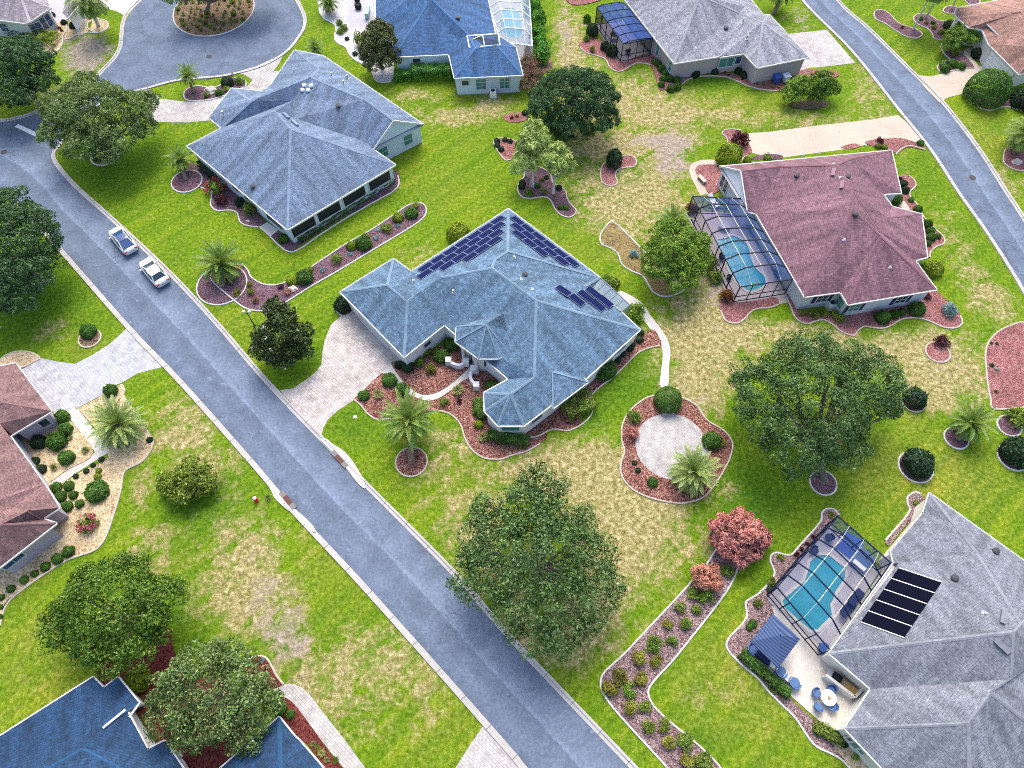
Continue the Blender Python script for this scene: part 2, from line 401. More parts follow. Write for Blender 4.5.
plain('window_glass', (.03,.055,.075), .08, .8); plain('teal_glass', (.05,.20,.20), .1, .8); plain('blue_glass', (.03,.07,.18), .08, .8); plain('black_screen', (.012,.016,.03), .35)
plain('solar_cell', (.006,.012,.064), .6, .06); plain('solar_frame', (.20,.25,.36), .5, .4); plain('solar_mat', (.004,.005,.015), .9, .08); plain('plastic_white', (.8,.8,.8), .4); plain('galvanised', (.50,.52,.55), .4, .5, .6)
plain('car_paint', (.60,.62,.63), .22, .6, 0, .01); plain('tyre_rubber', (.02,.02,.02), .8); plain('alloy', (.45,.45,.47), .3, .5, .8); plain('headlight_glass', (.6,.65,.7), .1, .8); plain('red_lens', (.35,.015,.015), .2, .6)
plain('blue_fabric', (.04,.10,.34), .8); plain('canopy_fabric', (.065,.115,.27), .8, .2, 0, .15); plain('navy_fabric', (.012,.022,.09), .8); plain('sky_fabric', (.075,.15,.30), .7); plain('wood_top', (.42,.25,.09), .5, .3, 0, .3)
plain('bin_blue', (.03,.10,.40), .5); plain('bin_white', (.55,.66,.75), .5); plain('dark_red_paint', (.10,.035,.03), .7); plain('pink_panel', (.60,.16,.22), .7); plain('hydrant_red', (.60,.03,.03), .5); plain('rock', (.55,.46,.42), .9, .2, 0, .2); plain('lamp_glass', (.75,.66,.50), .3)
plain('ceramic_teal', (.25,.45,.45), .3); plain('iron_cover', (.05,.05,.055), .7); plain('paint_white', (.80,.80,.80), .7, .3, 0, .1)
speckle('bark_grey', (.20,.17,.14), .35, 5, .6); speckle('bark_pale', (.42,.38,.33), .25, 6, .6); speckle('palm_bark', (.20,.15,.11), .4, 7, .8); speckle('palm_trunk_pale', (.52,.50,.46), .18, 5, .6)
def water(name, c):
    t = NT(name); a = t.ramp(t.noise(.5, 4, dist=1.0), [(.3, sc(c,.86)),(.7, sc(c,1.12))]); t.bump(t.noise(3.0, 3, dist=1), .15, .05); return t.done(a, .08, .5)
water('pool_water', (.030,.30,.40)); water('pool_step_water', (.12,.42,.48))
screen('screen_blue', (.012,.035,.13), .25); screen('screen_dark', (.012,.014,.03), .40); screen('screen_pale', (.25,.32,.40), .62); screen('screen_bronze', (.045,.03,.035), .50); screen('screen_sky_reflection', (.01,.06,.26), .62)  # the last one has the sky's reflection on mesh put into its colour
screen('screen_sky_reflection2', (.008,.05,.22), .33); screen('screen_pool', (.30,.42,.55), .35); concrete('pink_deck', (.50,.43,.43)); concrete('cream_deck', (.60,.55,.48))  # black cage mesh: reflected sky blue is mixed into the first screen colour
def striped(name, c1, c2, k):
    t = NT(name); w = t.n('ShaderNodeTexWave'); w.inputs['Scale'].default_value = k; w.bands_direction = 'DIAGONAL'; t.l(t.pos(), w.inputs['Vector']); return t.done(t.mix(w.outputs['Fac'], c1, c2), .85, .1)
striped('canopy_stripe', (.035,.060,.135), (.085,.125,.235), 1.6)
plain('plum_vent', (.22,.11,.16), .6)
leafmat('feather_leaf', [(.16,.26,.055),(.31,.43,.10),(.46,.55,.18),(.54,.56,.20)])
plain('slate_metal', (.20,.25,.31), .6, .2)
# foliage
leafmat('oak_leaf', [(0.026,0.073,0.021),(0.067,0.140,0.039),(0.127,0.222,0.066),(0.223,0.301,0.114)]); leafmat('oak_grey_leaf', [(0.053,0.107,0.033),(0.112,0.189,0.056),(0.203,0.277,0.088),(0.298,0.366,0.135)]); leafmat('elm_leaf', [(0.030,0.087,0.012),(0.074,0.167,0.020),(0.147,0.248,0.031),(0.239,0.321,0.054)])
leafmat('dark_oak_leaf', [(0.017,0.056,0.023),(0.043,0.106,0.038),(0.086,0.171,0.062),(0.147,0.224,0.088)]); leafmat('magnolia_leaf', [(0.012,0.030,0.008),(0.030,0.066,0.017),(0.068,0.106,0.025),(0.124,0.145,0.042)], .12, .35); leafmat('bright_leaf', [(0.057,0.149,0.014),(0.127,0.253,0.023),(0.230,0.356,0.046),(0.345,0.414,0.092)])
leafmat('lime_leaf', [(0.110,0.187,0.011),(0.231,0.319,0.017),(0.374,0.418,0.033)]); leafmat('clipped_leaf', [(0.036,0.109,0.017),(0.080,0.189,0.027),(0.148,0.279,0.043)]); leafmat('dark_clipped_leaf', [(0.016,0.045,0.022),(0.032,0.072,0.032),(0.056,0.112,0.048)])
leafmat('shrub_leaf', [(0.047,0.116,0.016),(0.109,0.202,0.027),(0.217,0.310,0.047),(0.342,0.358,0.068)]); leafmat('olive_leaf', [(0.085,0.139,0.022),(0.203,0.279,0.037),(0.371,0.445,0.073)]); leafmat('croton_leaf', [(.10,.17,.02),(.21,.28,.03),(.32,.34,.05),(.36,.20,.06),(.15,.22,.03)]); leafmat('maroon_leaf', [(.04,.012,.022),(.10,.022,.035),(.16,.05,.06)])
leafmat('coral_leaf', [(.48,.16,.14),(.62,.24,.21),(.70,.32,.28),(.74,.40,.35)]); leafmat('salmon_leaf', [(.52,.20,.13),(.64,.30,.21),(.70,.38,.28)]); leafmat('rust_leaf', [(.10,.03,.01),(.22,.07,.018),(.30,.13,.04),(.12,.10,.02)]); leafmat('pink_flower', [(.42,.05,.11),(.56,.10,.18),(.62,.22,.28)]); leafmat('red_flower', [(.42,.02,.05),(.60,.06,.12),(.62,.14,.18)]); leafmat('white_flower', [(.7,.7,.6),(.75,.75,.68)])
leafmat('blue_green_leaf', [(0.096,0.204,0.216),(0.204,0.348,0.372),(0.360,0.528,0.564)]); leafmat('bromeliad_leaf', [(.10,.16,.03),(.25,.28,.08),(.40,.36,.16)]); leafmat('grass_blade', [(.06,.12,.02),(.14,.20,.04),(.24,.27,.08)])
leafmat('palm_frond', [(0.061,0.141,0.026),(0.138,0.248,0.042),(0.241,0.347,0.066)], .2, .45, .15); leafmat('palm_silver', [(0.146,0.227,0.066),(0.277,0.369,0.110),(0.408,0.482,0.154)], .2, .45, .15); leafmat('palm_old', [(0.260,0.234,0.033),(0.442,0.364,0.052),(0.572,0.468,0.130)], .2, .5, .15); leafmat('palm_young', [(.12,.20,.035),(.21,.30,.06),(.33,.40,.11)], .25, .45, .15)
leafmat('hedge_leaf', [(0.044,0.176,0.026),(0.099,0.298,0.039),(0.199,0.421,0.065)]); leafmat('magnolia2', [(.03,.05,.012),(.07,.10,.025),(.15,.17,.05),(.24,.22,.10)], .15, .4); leafmat('pinkish', [(.10,.11,.05),(.20,.16,.08),(.34,.16,.14)])
def M(n): return MATS[n]
# ------------------------------------------------------------------ lawn (one sheet, worn patches and painted tree shade as an attribute)
WEAR_SHADE = [ # x, y, rx, ry, dry, bare, deep green (mostly tree shade painted into the grass)
 (600,480,85,45,.85,0,0),(640,535,60,60,.95,.25,0),(590,470,40,25,.75,.15,0),(470,520,44,50,.68,.05,0),(440,440,20,26,.3,0,0),(540,470,40,20,.7,0,0),(555,640,45,35,.75,.15,0),(500,600,50,60,.55,0,0),(430,470,22,40,.35,0,0),
 (470,440,30,20,.5,0,0),(600,600,30,60,.7,.1,0),(245,560,55,60,.78,.2,0),(290,640,26,30,.6,.75,0),(265,600,30,30,.6,.5,0),(180,425,34,34,.95,.3,0),(215,465,34,30,.65,0,0),(140,500,16,20,.4,0,0),(150,545,28,30,.65,0,0),(140,480,12,20,.5,0,0),(340,690,55,60,.78,.2,0),(430,690,34,60,.48,0,0),(400,640,44,34,.48,.1,0),(300,690,20,40,.3,.1,0),(230,610,25,50,.35,0,0),
 (575,50,22,55,.8,.15,0),(620,95,60,30,.75,.1,0),(700,110,80,20,.45,0,0),(690,118,70,9,.4,.15,0),(672,155,26,30,.75,.8,0),(640,140,60,8,.8,.4,0),(600,150,40,8,.7,.2,0),(600,180,60,50,.4,0,0),(830,122,60,12,.6,.25,0),(868,88,22,32,.6,.25,0),
 (620,205,44,34,.72,.05,0),(700,215,20,20,.3,0,0),(720,345,30,30,.3,.1,0),(660,190,25,30,.55,.1,0),(640,245,25,30,.4,.2,0),(690,330,45,45,.85,.1,0),(712,288,22,26,.8,.6,0),(760,335,60,20,.85,.2,0),(695,385,40,35,.75,.1,0),(690,400,22,18,.6,.5,0),(880,350,80,22,.95,.15,0),(945,385,55,30,.95,.2,0),(950,350,30,25,.5,.35,0),(955,240,22,60,.5,.1,0),(985,300,25,30,.5,0,0),(905,160,10,20,.4,.2,0),(1000,300,16,22,.4,.1,0),
 (88,55,26,22,.4,1.1,0),(70,30,20,20,.3,.5,0),(60,95,40,14,.6,.4,0),(480,112,30,14,.55,0,0),(415,95,30,10,.75,.1,0),(450,120,35,12,.55,0,0),(408,118,22,10,.4,0,0),(495,100,20,12,.55,0,0),(420,255,30,18,.45,0,0),(565,30,12,40,.4,.5,0),(800,20,20,24,.4,.5,0),(985,170,25,20,.5,0,0),(1010,185,20,20,.5,.2,0),
 (740,690,50,50,.25,0,0),(700,700,22,16,.35,0,0),(55,330,22,12,.75,.3,0),(170,280,30,30,.12,0,0),(730,490,20,12,.5,0,0),(720,560,20,20,.6,.2,0),(920,400,20,10,.6,0,0),(760,560,10,30,.2,0,0),(30,690,30,40,.18,0,0),(60,660,40,30,.12,0,0),
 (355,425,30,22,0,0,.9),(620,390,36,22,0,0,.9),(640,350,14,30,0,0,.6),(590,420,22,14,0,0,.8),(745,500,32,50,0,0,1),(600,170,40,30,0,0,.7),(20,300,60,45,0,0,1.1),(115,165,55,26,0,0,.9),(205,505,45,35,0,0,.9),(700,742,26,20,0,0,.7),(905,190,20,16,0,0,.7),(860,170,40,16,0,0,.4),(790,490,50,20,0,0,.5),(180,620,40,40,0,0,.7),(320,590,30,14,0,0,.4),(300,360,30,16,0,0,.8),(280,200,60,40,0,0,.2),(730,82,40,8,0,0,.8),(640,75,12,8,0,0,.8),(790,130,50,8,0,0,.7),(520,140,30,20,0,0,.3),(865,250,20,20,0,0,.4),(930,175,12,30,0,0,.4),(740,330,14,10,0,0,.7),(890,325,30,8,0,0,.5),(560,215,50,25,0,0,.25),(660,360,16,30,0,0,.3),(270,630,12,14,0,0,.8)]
TURF = [(740,680,60,60,.9),(880,470,60,50,.7),(960,480,50,40,.7),(440,700,50,60,.55),(300,640,30,60,.3),(30,640,40,40,.5),(60,690,40,40,.6),(640,110,90,20,.8),(750,110,60,20,.6),(985,140,30,30,.8),(470,110,50,30,.5),(440,190,40,30,.35),(400,270,30,20,.5),(560,680,20,40,.6),(230,330,20,40,.35),(910,60,30,30,.3),(460,480,40,40,.6),(560,250,60,30,.5),(690,220,40,50,.6),(230,90,30,10,.5),(90,350,30,10,.6),(340,560,50,40,.5),(170,560,30,40,.5)]
def wear_shade_at(X, Y):
    W = np.zeros(X.shape+(3,), np.float32)
    for px, py, rx, ry, d, b, g in WEAR_SHADE:
        c = at(px, py); m = mpp(c); e = at(px, py+ry); sy = max(abs(e.y-c.y), .5)
        q = np.exp(-(((X-c.x)/(rx*m))**2+((Y-c.y)/sy)**2))
        W[...,0] += d*q; W[...,1] += b*q; W[...,2] += g*q
    W[...,0] = np.clip(W[...,0]+.02, 0, 1.2); return np.clip(W, 0, 1.3)
def lawn():
    xs = np.concatenate([[-900,-400,-200,-130], np.arange(-100, 100.1, .6), [130,200,400,900]])
    ys = np.concatenate([[-600,-250,-100,-40], np.arange(-6, 122.1, .6), [150,220,400,1200]])
    X, Y = np.meshgrid(xs, ys); n, m = X.shape
    V = np.stack([X, Y, np.zeros_like(X)], -1).reshape(-1,3)
    I = np.arange(n*m).reshape(n,m); F = np.stack([I[:-1,:-1],I[:-1,1:],I[1:,1:],I[1:,:-1]], -1).reshape(-1,4)
    me = bpy.data.meshes.new('ground'); me.from_pydata(V.tolist(), [], F.tolist())
    W = wear_shade_at(X, Y).reshape(-1,3); a = me.color_attributes.new('wear_shade', 'FLOAT_COLOR', 'POINT')
    a.data.foreach_set('color', np.concatenate([W, np.ones((len(W),1))], 1).astype(np.float32).reshape(-1))
    q = np.zeros(X.shape, np.float32)
    for px, py, rx, ry, k in TURF:
        c = at(px, py); m_ = mpp(c); q += k*np.exp(-(((X-c.x)/(rx*m_))**2+((Y-c.y)/max(abs(at(px,py+ry).y-c.y),.5))**2))
    q = np.clip(q, 0, 1.1).reshape(-1,1); a2 = me.color_attributes.new('kind_of_turf', 'FLOAT_COLOR', 'POINT'); a2.data.foreach_set('color', np.concatenate([q,q,q,np.ones_like(q)], 1).astype(np.float32).reshape(-1))
    me.materials.append(M('lawn_grass')); o = bpy.data.objects.new('ground', me); COL.objects.link(o)
    tag(o, 'green lawns with dry straw coloured patches running between all the houses', kind='structure')
lawn()

import itertools
BZ = itertools.count(); SZ = itertools.count()
def sheet(name, P, z, mat, label=None, sm=False, thick=0.0, holes=()):
    P = [p if isinstance(p, Vector) else at(*p) for p in (smooth(P) if sm else P)]
    z += (next(SZ) % 40)*.0006 if 'patio' not in name else 0; mb = MB()
    if thick: mb.prism(P, -.02, z, holes)
    else: mb.poly([Vector((p.x,p.y,z)) for p in P], [[Vector((q.x,q.y,z)) for q in h] for h in holes])
    return tag(mb.build(name, M(mat)), label, kind='structure')

EDGE = [(.085,.0),(.075,.09),(.025,.12),(-.025,.12),(-.075,.09),(-.085,.0)]
def edging(paths, mat, parent):
    mb = MB()
    for P, closed in paths:
        P = [p if isinstance(p, Vector) else at(*p) for p in P]
        kerb_mesh(mb, P, EDGE, closed)
    o = mb.build('edging', M(mat), parent); return o
def bed(P, mat, label, emat='edging_concrete', sm=True, z=.03, closed=True, edge=None, name='mulch_bed', sub=4):
    """mulch bed with a cast kerb round it; edge: separate open runs where the kerb does not go all round"""
    Q = smooth(P, True, sub) if sm else P
    z += next(BZ)*.001
    Q = [p if isinstance(p, Vector) else at(*p) for p in Q]
    mb = MB(); mb.poly([Vector((p.x,p.y,z)) for p in Q]); o = tag(mb.build(name, M(mat)), label, kind='structure')
    if edge is None: edging([(Q, True)], emat, o)
    elif edge: edging([(smooth(e, False, sub), False) for e in edge], emat, o)
    return o

# ------------------------------------------------------------------ streets
KERB = [(0,.014),(.28,.02),(.30,.10),(.38,.125),(.52,.12),(.54,.0)]
def street(name, Lp, Rp, z, label, n=60):
    """asphalt between two kerb lines given as picture points, plan uv: x metres along, y 0..1 across"""
    def resample(P):
        P = [at(*p) for p in smooth(P, False, 8)]; L = [0]
        for i in range(1, len(P)): L.append(L[-1]+(P[i]-P[i-1]).length)
        out = []
        for k in range(n+1):
            d = L[-1]*k/n; i = max(1, next((j for j, l in enumerate(L) if l >= d-1e-6), len(L)-1))
            t = (d-L[i-1])/max(L[i]-L[i-1],1e-6); out.append(P[i-1].lerp(P[i], t))
        return out
    A, B = resample(Lp), resample(Rp); V = []; F = []; U = []; d = 0; D = [0]
    for i in range(1, n+1): d += ((A[i]+B[i])/2-(A[i-1]+B[i-1])/2).length; D.append(d)
    for p, q in zip(A, B): V += [(p.x,p.y,z),(q.x,q.y,z)]
    for i in range(n):
        F.append((2*i,2*i+1,2*i+3,2*i+2)); U.append([(D[i],0),(D[i],1),(D[i+1],1),(D[i+1],0)])
    mb = MB(); mb.add(V, F, U); o = mb.build(name, M('asphalt'))
    # make sure it faces up
    if o.data.polygons[0].normal.z < 0: o.data.flip_normals()
    return tag(o, label, kind='structure')
def kerb(P, side, label, sm=True, prof=KERB):
    P = [at(*p) for p in (smooth(P, False, 6) if sm else P)]
    mb = MB(); kerb_mesh(mb, P, [(d*side, z) for d, z in prof]); o = mb.build('kerb', M('kerb_concrete'))
    return tag(o, label, kind='structure')
# main street: from beyond the bottom edge up to the bend, then away to the left
mainL = [(700,960),(592,842),(528,768),(512,748.5),(434,660),(358.5,576),(293.5,506.5),(256,462.8),(186,384),(132.5,328),(61,247),(30,214),(2,190),(-60,158),(-160,128),(-330,100)]
mainR = [(790,932),(700,842),(629.5,768),(512,644),(453.5,577),(358.5,481),(336,457.5),(266,384.5),(215,325),(167,273.5),(110,220),(77,190.5),(60,171),(48,150),(44,112),(-60,127),(-160,100),(-330,74)]
mainR2 = [(790,932),(700,842),(629.5,768),(512,644),(453.5,577),(358.5,481),(336,457.5),(266,384.5),(215,325),(167,273.5),(110,220),(77,190.5),(54,160),(20,135),(-20,119),(-80,106),(-160,96),(-330,74)]
street('road', mainL, mainR2, .008, 'blue grey asphalt street running diagonally past the two parked cars', 90)
kerb(mainL[:11]+[(30,214),(2,190),(-60,158),(-160,128),(-330,100)], 1, 'pale kerb on the far side of the street from the parked cars')
kerb([(790,932),(700,842),(629.5,768),(512,644),(453.5,577),(358.5,481),(336,457.5),(266,384.5),(215,325),(167,273.5),(110,220),(77,190.5),(60,172),(52,160),(52,152),(57,146),(70,130),(92,108),(118,95),(147,87)], -1, 'pale kerb running past the two parked cars to the cul-de-sac')
kerb([(-330,74),(-160,96),(-60,122),(0,122),(16,119.5),(30,116),(44,108.5),(62,96),(80,87),(95,80),(104,71),(110,65),(117,57),(122,47),(123.5,35),(124.5,25),(127,17),(132,10),(138,4),(145,-2),(160,-12)], 1, 'pale kerb curving from the street corner to the cul-de-sac')
# cul-de-sac: stem and round head
stem = [(44,108.5),(80,87),(95,80),(110,65),(122,47),(124,25),(132,10),(145,-2),(175,-22),(215,-32),(260,-24),(288,-8),(297,4),(303,18),(302,28),(298,35),(290,46),(281,54),(269,61),(256,66.5),(238,71.5),(220,75),(198,77),(175,79.5),(147,87),(118,95),(92,108),(70,130),(57,146),(52,154),(54,163),(40,156),(20,142),(0,132),(-6,121.5),(16,118.8),(30,115.2),(40,110.6)]
mb = MB(); Ps = [at(*p) for p in stem]; mb.poly([Vector((p.x,p.y,.012)) for p in Ps])
ob = mb.build('road', M('asphalt')); uvl = ob.data.uv_layers.new(name='UVMap')
for l in ob.data.loops: co = ob.data.vertices[l.vertex_index].co; uvl.data[l.index].uv = (co.x, .3)
tag(ob, 'asphalt cul-de-sac with a round planted island', kind='structure')
kerb([(147,87),(175,79.5),(198,77),(220,75),(238,71.5),(256,66.5),(269,61),(281,54),(290,46),(298,35),(302,28),(303,18),(297,4),(288,-8),(260,-24),(215,-32),(175,-22),(160,-12)], -1, 'pale kerb round the head of the cul-de-sac')
# second street
s2L = [(700,-150),(752,-70),(804,0),(853,50),(899,107.5),(933,150),(960.5,192),(990.5,234.5),(1024,288),(1070,372),(1110,460)]
s2R = [(735,-150),(785,-70),(835.5,0),(868,30),(908,70),(940.5,102.5),(975.5,147.5),(1004,192),(1024,223),(1075,310),(1130,420)]
street('road', s2L, s2R, .008, 'blue grey asphalt street curving behind the plum roofed house', 60)
kerb(s2L, -1, 'pale kerb on the plum roofed house side of the curving street'); kerb(s2R, 1, 'pale kerb along the terracotta roofed house side of the curving street')
# stop bar
b0, b1 = at(16.5,125.5), at(37,135); dv = (b1-b0).normalized(); nn = Vector((-dv.y, dv.x, 0))*.3
MBs = MB(); MBs.poly([Vector((p.x,p.y,.018)) for p in (b0-nn,b1-nn,b1+nn,b0+nn)]); tag(MBs.build('road_marking', M('paint_white')), 'white stop bar painted across the cul-de-sac mouth', 'road marking', kind='structure')
def cover(px, py, label, z=.016, r=.42):
    mb = MB(); mb.lathe([(r,0),(r,.012),(r*.86,.018),(.0001,.018)], (0,0,0), 20)
    for k in range(-3,4): mb.box((0,k*.1*r/.42,.021),(1.5*r*math.sqrt(max(0,1-(k*.22)**2)),.03,.006))
    o = mb.build('manhole_cover', M('iron_cover')); o.location = at(px,py,z); tag(o, label, 'manhole cover')
cover(209,56.5,'dark iron manhole cover below the round planted island'); cover(4,152,'dark iron manhole cover at the street corner by the stop bar'); cover(972.5,177.5,'dark iron manhole cover on the curving street by the white rock bed')
def inlet(px, py, ang, apron, side, label):
    """kerb inlet: dark red throat plate, slab behind"""
    p = at(px, py); r = empty('storm_drain', p, ang); tag(r, label, 'storm drain')
    mb = MB(); mb.box((0,0,.075),(1.0,.46,.13)); mb.build('inlet_plate', M('dark_red_paint'), r)
    m2 = MB()
    for s in (-1,1): m2.box((s*.82,0,.07),(.62,.46,.13))
    m2.build('kerb_block', M('kerb_concrete'), r)
    P = [at(*q)-p for q in smooth(apron, True, 4)]; Rm = Matrix.Rotation(-ang, 4, 'Z'); m3 = MB(); m3.prism([Rm @ q for q in P], -.02, .10); m3.build('apron', M('path_concrete'), r)
da = at(358.5,482)-at(320,440); inlet(339.5,459.5, math.atan2(da.y,da.x), pts(zCC,'735,-10 800,40 880,90 950,165 1000,240 1045,320 1075,400 1050,410 980,340 900,235 800,120 690,0'), 1, 'red storm drain inlet in the kerb beside the palm lawn')
da = at(300,514)-at(272,481); inlet(288,500.5, math.atan2(da.y,da.x), pts(zCC,'180,290 270,440 300,500 390,585 480,650 580,750 640,790 630,740 520,630 420,560 340,470 260,370'), -1, 'red storm drain inlet in the kerb beside the fire hydrant')

# ------------------------------------------------------------------ drives and paths
t11, t12, t01, t02, t00, t10, t20, t30, t21, t22, t13 = tile(1,1), tile(1,2), tile(0,1), tile(0,2), tile(0,0), tile(1,0), tile(2,0), tile(3,0), tile(2,1), tile(2,2), tile(1,3)
sheet('driveway', pts(t11,'360,470 330,505 300,530 276,590 266,640 262,690 235,725 150,785')+pts(t12,'95,25 180,120 262,205 270,175 290,140 330,105 380,72 430,40 480,2')+pts(t11,'500,755 560,710 640,660 600,600 470,450'), .014, 'pale_pavers', 'pale paver driveway of the house with solar panels')
sheet('path', pts(zP,'305,115 330,150 370,205 410,250 450,268 490,258 540,232 600,185 660,140 700,105 740,110 750,170 690,175 640,205 590,245 530,285 480,298 430,285 380,262 340,225 300,180 250,160'), .018, 'path_concrete', 'pale curving front walk of the house with solar panels')
sheet('path', [(619,291),(628,294),(642,303),(651,316),(661,329),(668,341),(670.5,352),(669,366),(668,386),(660,386),(661,372),(662.5,360),(662,349),(657,338),(648,326),(640,315),(630,304),(618,298)], .016, 'path_concrete', 'pale walk curving from the back corner of the solar house to the paved circle', sm=True)
sheet('driveway', pts(t01,'508,545 440,607 370,652 300,688 230,678 160,663 85,712 60,740')+pts(zJ,'130,120 330,395 430,405 490,375 660,285 665,250 780,210 880,150 1060,105 1010,50 930,-10'), .014, 'cool_pavers', 'pale grey driveway of the rose roofed house')
sheet('path', pts(zJ,'415,395 500,375 710,650 640,690 470,800 420,770 610,655'), .018, 'path_concrete', 'pale entry walk of the rose roofed house')
sheet('path', pts(zJ,'640,690 470,800')+pts(zK,'290,95 240,105 215,85')+pts(zJ,'440,765 610,655'), .020, 'path_concrete', 'short pale walk to the rose roofed house door')
sheet('path', pts(zX,'190,292 250,268 320,262 370,285 420,330 480,410 560,510 660,640 760,780 760,900 690,900 640,790 560,690 470,580 390,465 330,390 280,350 235,340'), .016, 'white_pavers', 'pale paver walk curving past the navy roofed house')
sheet('driveway', [(483,726),(470,745),(453,772),(420,815),(380,860),(470,930),(560,815),(526,773)], .014, 'white_pavers', 'pale paver drive apron at the street beside the worn lawn')
sheet('driveway', pts(t30,'520,460 560,495 628,580 560,560 500,557 430,572 290,600 100,625 0,640')+pts(t20,'1000,622 960,612 930,560 945,533 1024,528')+pts(t30,'200,502 420,478'), .014, 'beige_concrete', 'beige concrete driveway of the plum roofed house')
sheet('path', pts(zGG,'690,305 630,355 580,410 540,425 560,385 610,350 680,300'), .016, 'beige_concrete', 'narrow beige walk beside the yellow green round shrub')
sheet('path', pts(zGG,'360,385 290,380 200,385 130,410 95,445 85,490 110,560 160,660 190,720 275,712 235,640 180,560 150,500 150,465 175,440 240,428 300,428 360,435'), .016, 'beige_concrete', 'beige concrete walk looping round the pink mulch')
sheet('path', pts(zW,'808,318 890,300 918,365 845,378'), .02, 'beige_concrete', 'small beige slab at the screened pool door')
sheet('driveway', pts(t30,'85,135 235,120 350,252 250,265 150,275 110,300 100,190'), .014, 'white_pavers', 'pale paver driveway of the pale grey roofed house')
sheet('driveway', pts(zH,'100,522 210,535 320,510 400,488 515,470 600,455 700,560 560,520 470,640 440,655 340,680 275,715 180,620'), .014, 'beige_concrete', 'beige driveway of the terracotta roofed house')
sheet('path', pts(zH,'515,472 555,465 490,395 500,345 600,310 660,300 600,300 530,320 440,350 455,400'), .018, 'beige_concrete', 'beige entry walk of the terracotta roofed house')
sheet('driveway', pts(t00,'600,400 560,375 590,352 640,395 700,402 750,408 830,402 890,388 930,340 990,345 1010,320 980,300 940,290 1024,266')+pts(t10,'60,238 108,222 95,250 60,300 70,345 0,370')+pts(t00,'900,470 840,482 760,490 690,490 600,486 580,470'), .014, 'white_pavers', 'white paver driveway of the house with the dark screened porch')
sheet('driveway', pts(zI,'770,52 860,70 930,90 1000,125 1040,90 1110,20 1180,-60 900,-80 740,-20'), .014, 'white_deck', 'pale concrete driveway at the neck of the cul-de-sac')
sheet('patio', pts(zI,'330,-40 620,-40 640,40 520,190 430,190 400,100'), .02, 'grey_deck', 'grey entry court of the corner house')
sheet('path', pts(zI,'530,150 640,40 680,-20 640,-20 500,140'), .024, 'white_deck', 'white entry walk of the corner house')

# ------------------------------------------------------------------ planting beds
bed(pts(zZ,'90,330 92,300 115,280 150,262 200,258 235,285 250,315 290,342 340,350 390,338 450,305 550,240 640,180 740,125 830,65 900,20 950,15 968,40 955,75 900,115 800,175 700,235 600,295 500,352 400,415 340,448 280,455 220,440 150,385'), 'plum_mulch', 'long plum mulch bed beside the house with the dark screened porch')
bed(circle_px(222,285,2.75,26), 'plum_mulch', 'ring of plum mulch under the big palm', sm=False, z=.045)
bed(pts(zFF,'60,250 150,265 240,268 290,310 285,380 330,425 420,420 470,440 490,500 540,530 620,540 670,510 560,380 400,250 200,110 130,100'), 'plum_mulch', 'plum mulch with crimson shrubs along the porch house wall', edge=[pts(zFF,'215,268 245,273 290,312 285,385 330,425 420,422 470,442 490,502 540,530 620,540')])
bed(circle_px(187,181.5,1.85,22), 'plum_mulch', 'ring of plum mulch round the yellowing palm by the porch house', sm=False, z=.045)
sheet('path', pts(zFF,'620,540 680,505 760,560 700,608'), .03, 'white_deck', 'white step slab at the screened porch door')
bed(pts(zFF,'700,605 760,570 850,640')+[(300,236),(350,205),(388,178),(396,170)]+[(400,178),(398.5,187),(392,193),(350,214),(320,232),(300,246),(292,252),(284,250)], 'plum_mulch', 'plum mulch strip under the dark screened porch', edge=[pts(zFF,'700,605 760,665 830,712')+[(300,249),(320,235),(350,216),(380,199),(394,191),(399,184),(398,176)]])
bed(pts(zR,'160,500 190,455 250,425 330,412 400,425 480,430 550,415 610,390 680,340 740,320 800,322 850,350 868,390 840,430 700,480 640,515 540,545 440,570 330,580 230,580 175,560'), 'plum_mulch', 'plum mulch bed between the drive and the cul-de-sac')
bed(pts(zB,'300,165 330,145 345,150 320,185'), 'white_gravel', 'gravel corner by the porch house garage', edge=[])
# round island of the cul-de-sac
isl = at(214,10); mI = mpp(isl)
ISL = [Vector((isl.x+ 39.5*mI*math.cos(t), isl.y+ 43*mI*math.sin(t)*.98, 0)) for t in [2*math.pi*k/48 for k in range(48)]]
bed(ISL, 'brown_mulch', 'round brown mulch island in the cul-de-sac', sm=False, z=.06)
bed(circle_px(105,156,1.7,22), 'brown_mulch', 'brown mulch ring under the spreading street corner oak', sm=False)
# top middle white garden
bed(pts(zT,'170,-60 165,60 170,110 210,165 270,195 305,235 295,330 330,375 390,405 420,465 480,520 560,560 610,600 640,680 700,705 780,690 800,640 800,490 790,300 640,240 650,-60'), 'white_gravel', 'white gravel garden of the bright blue roofed house', edge=[pts(zT,'170,-60 165,60 170,110 210,165 270,195 305,235 295,330 330,375 390,405 420,465 480,520 560,560 610,600 640,680 700,705 780,695')], name='gravel_bed')
sheet('patio', pts(zT,'410,-60 560,-60 560,230 420,240'), .04, 'grey_deck', 'pale paved strip in the white gravel garden')
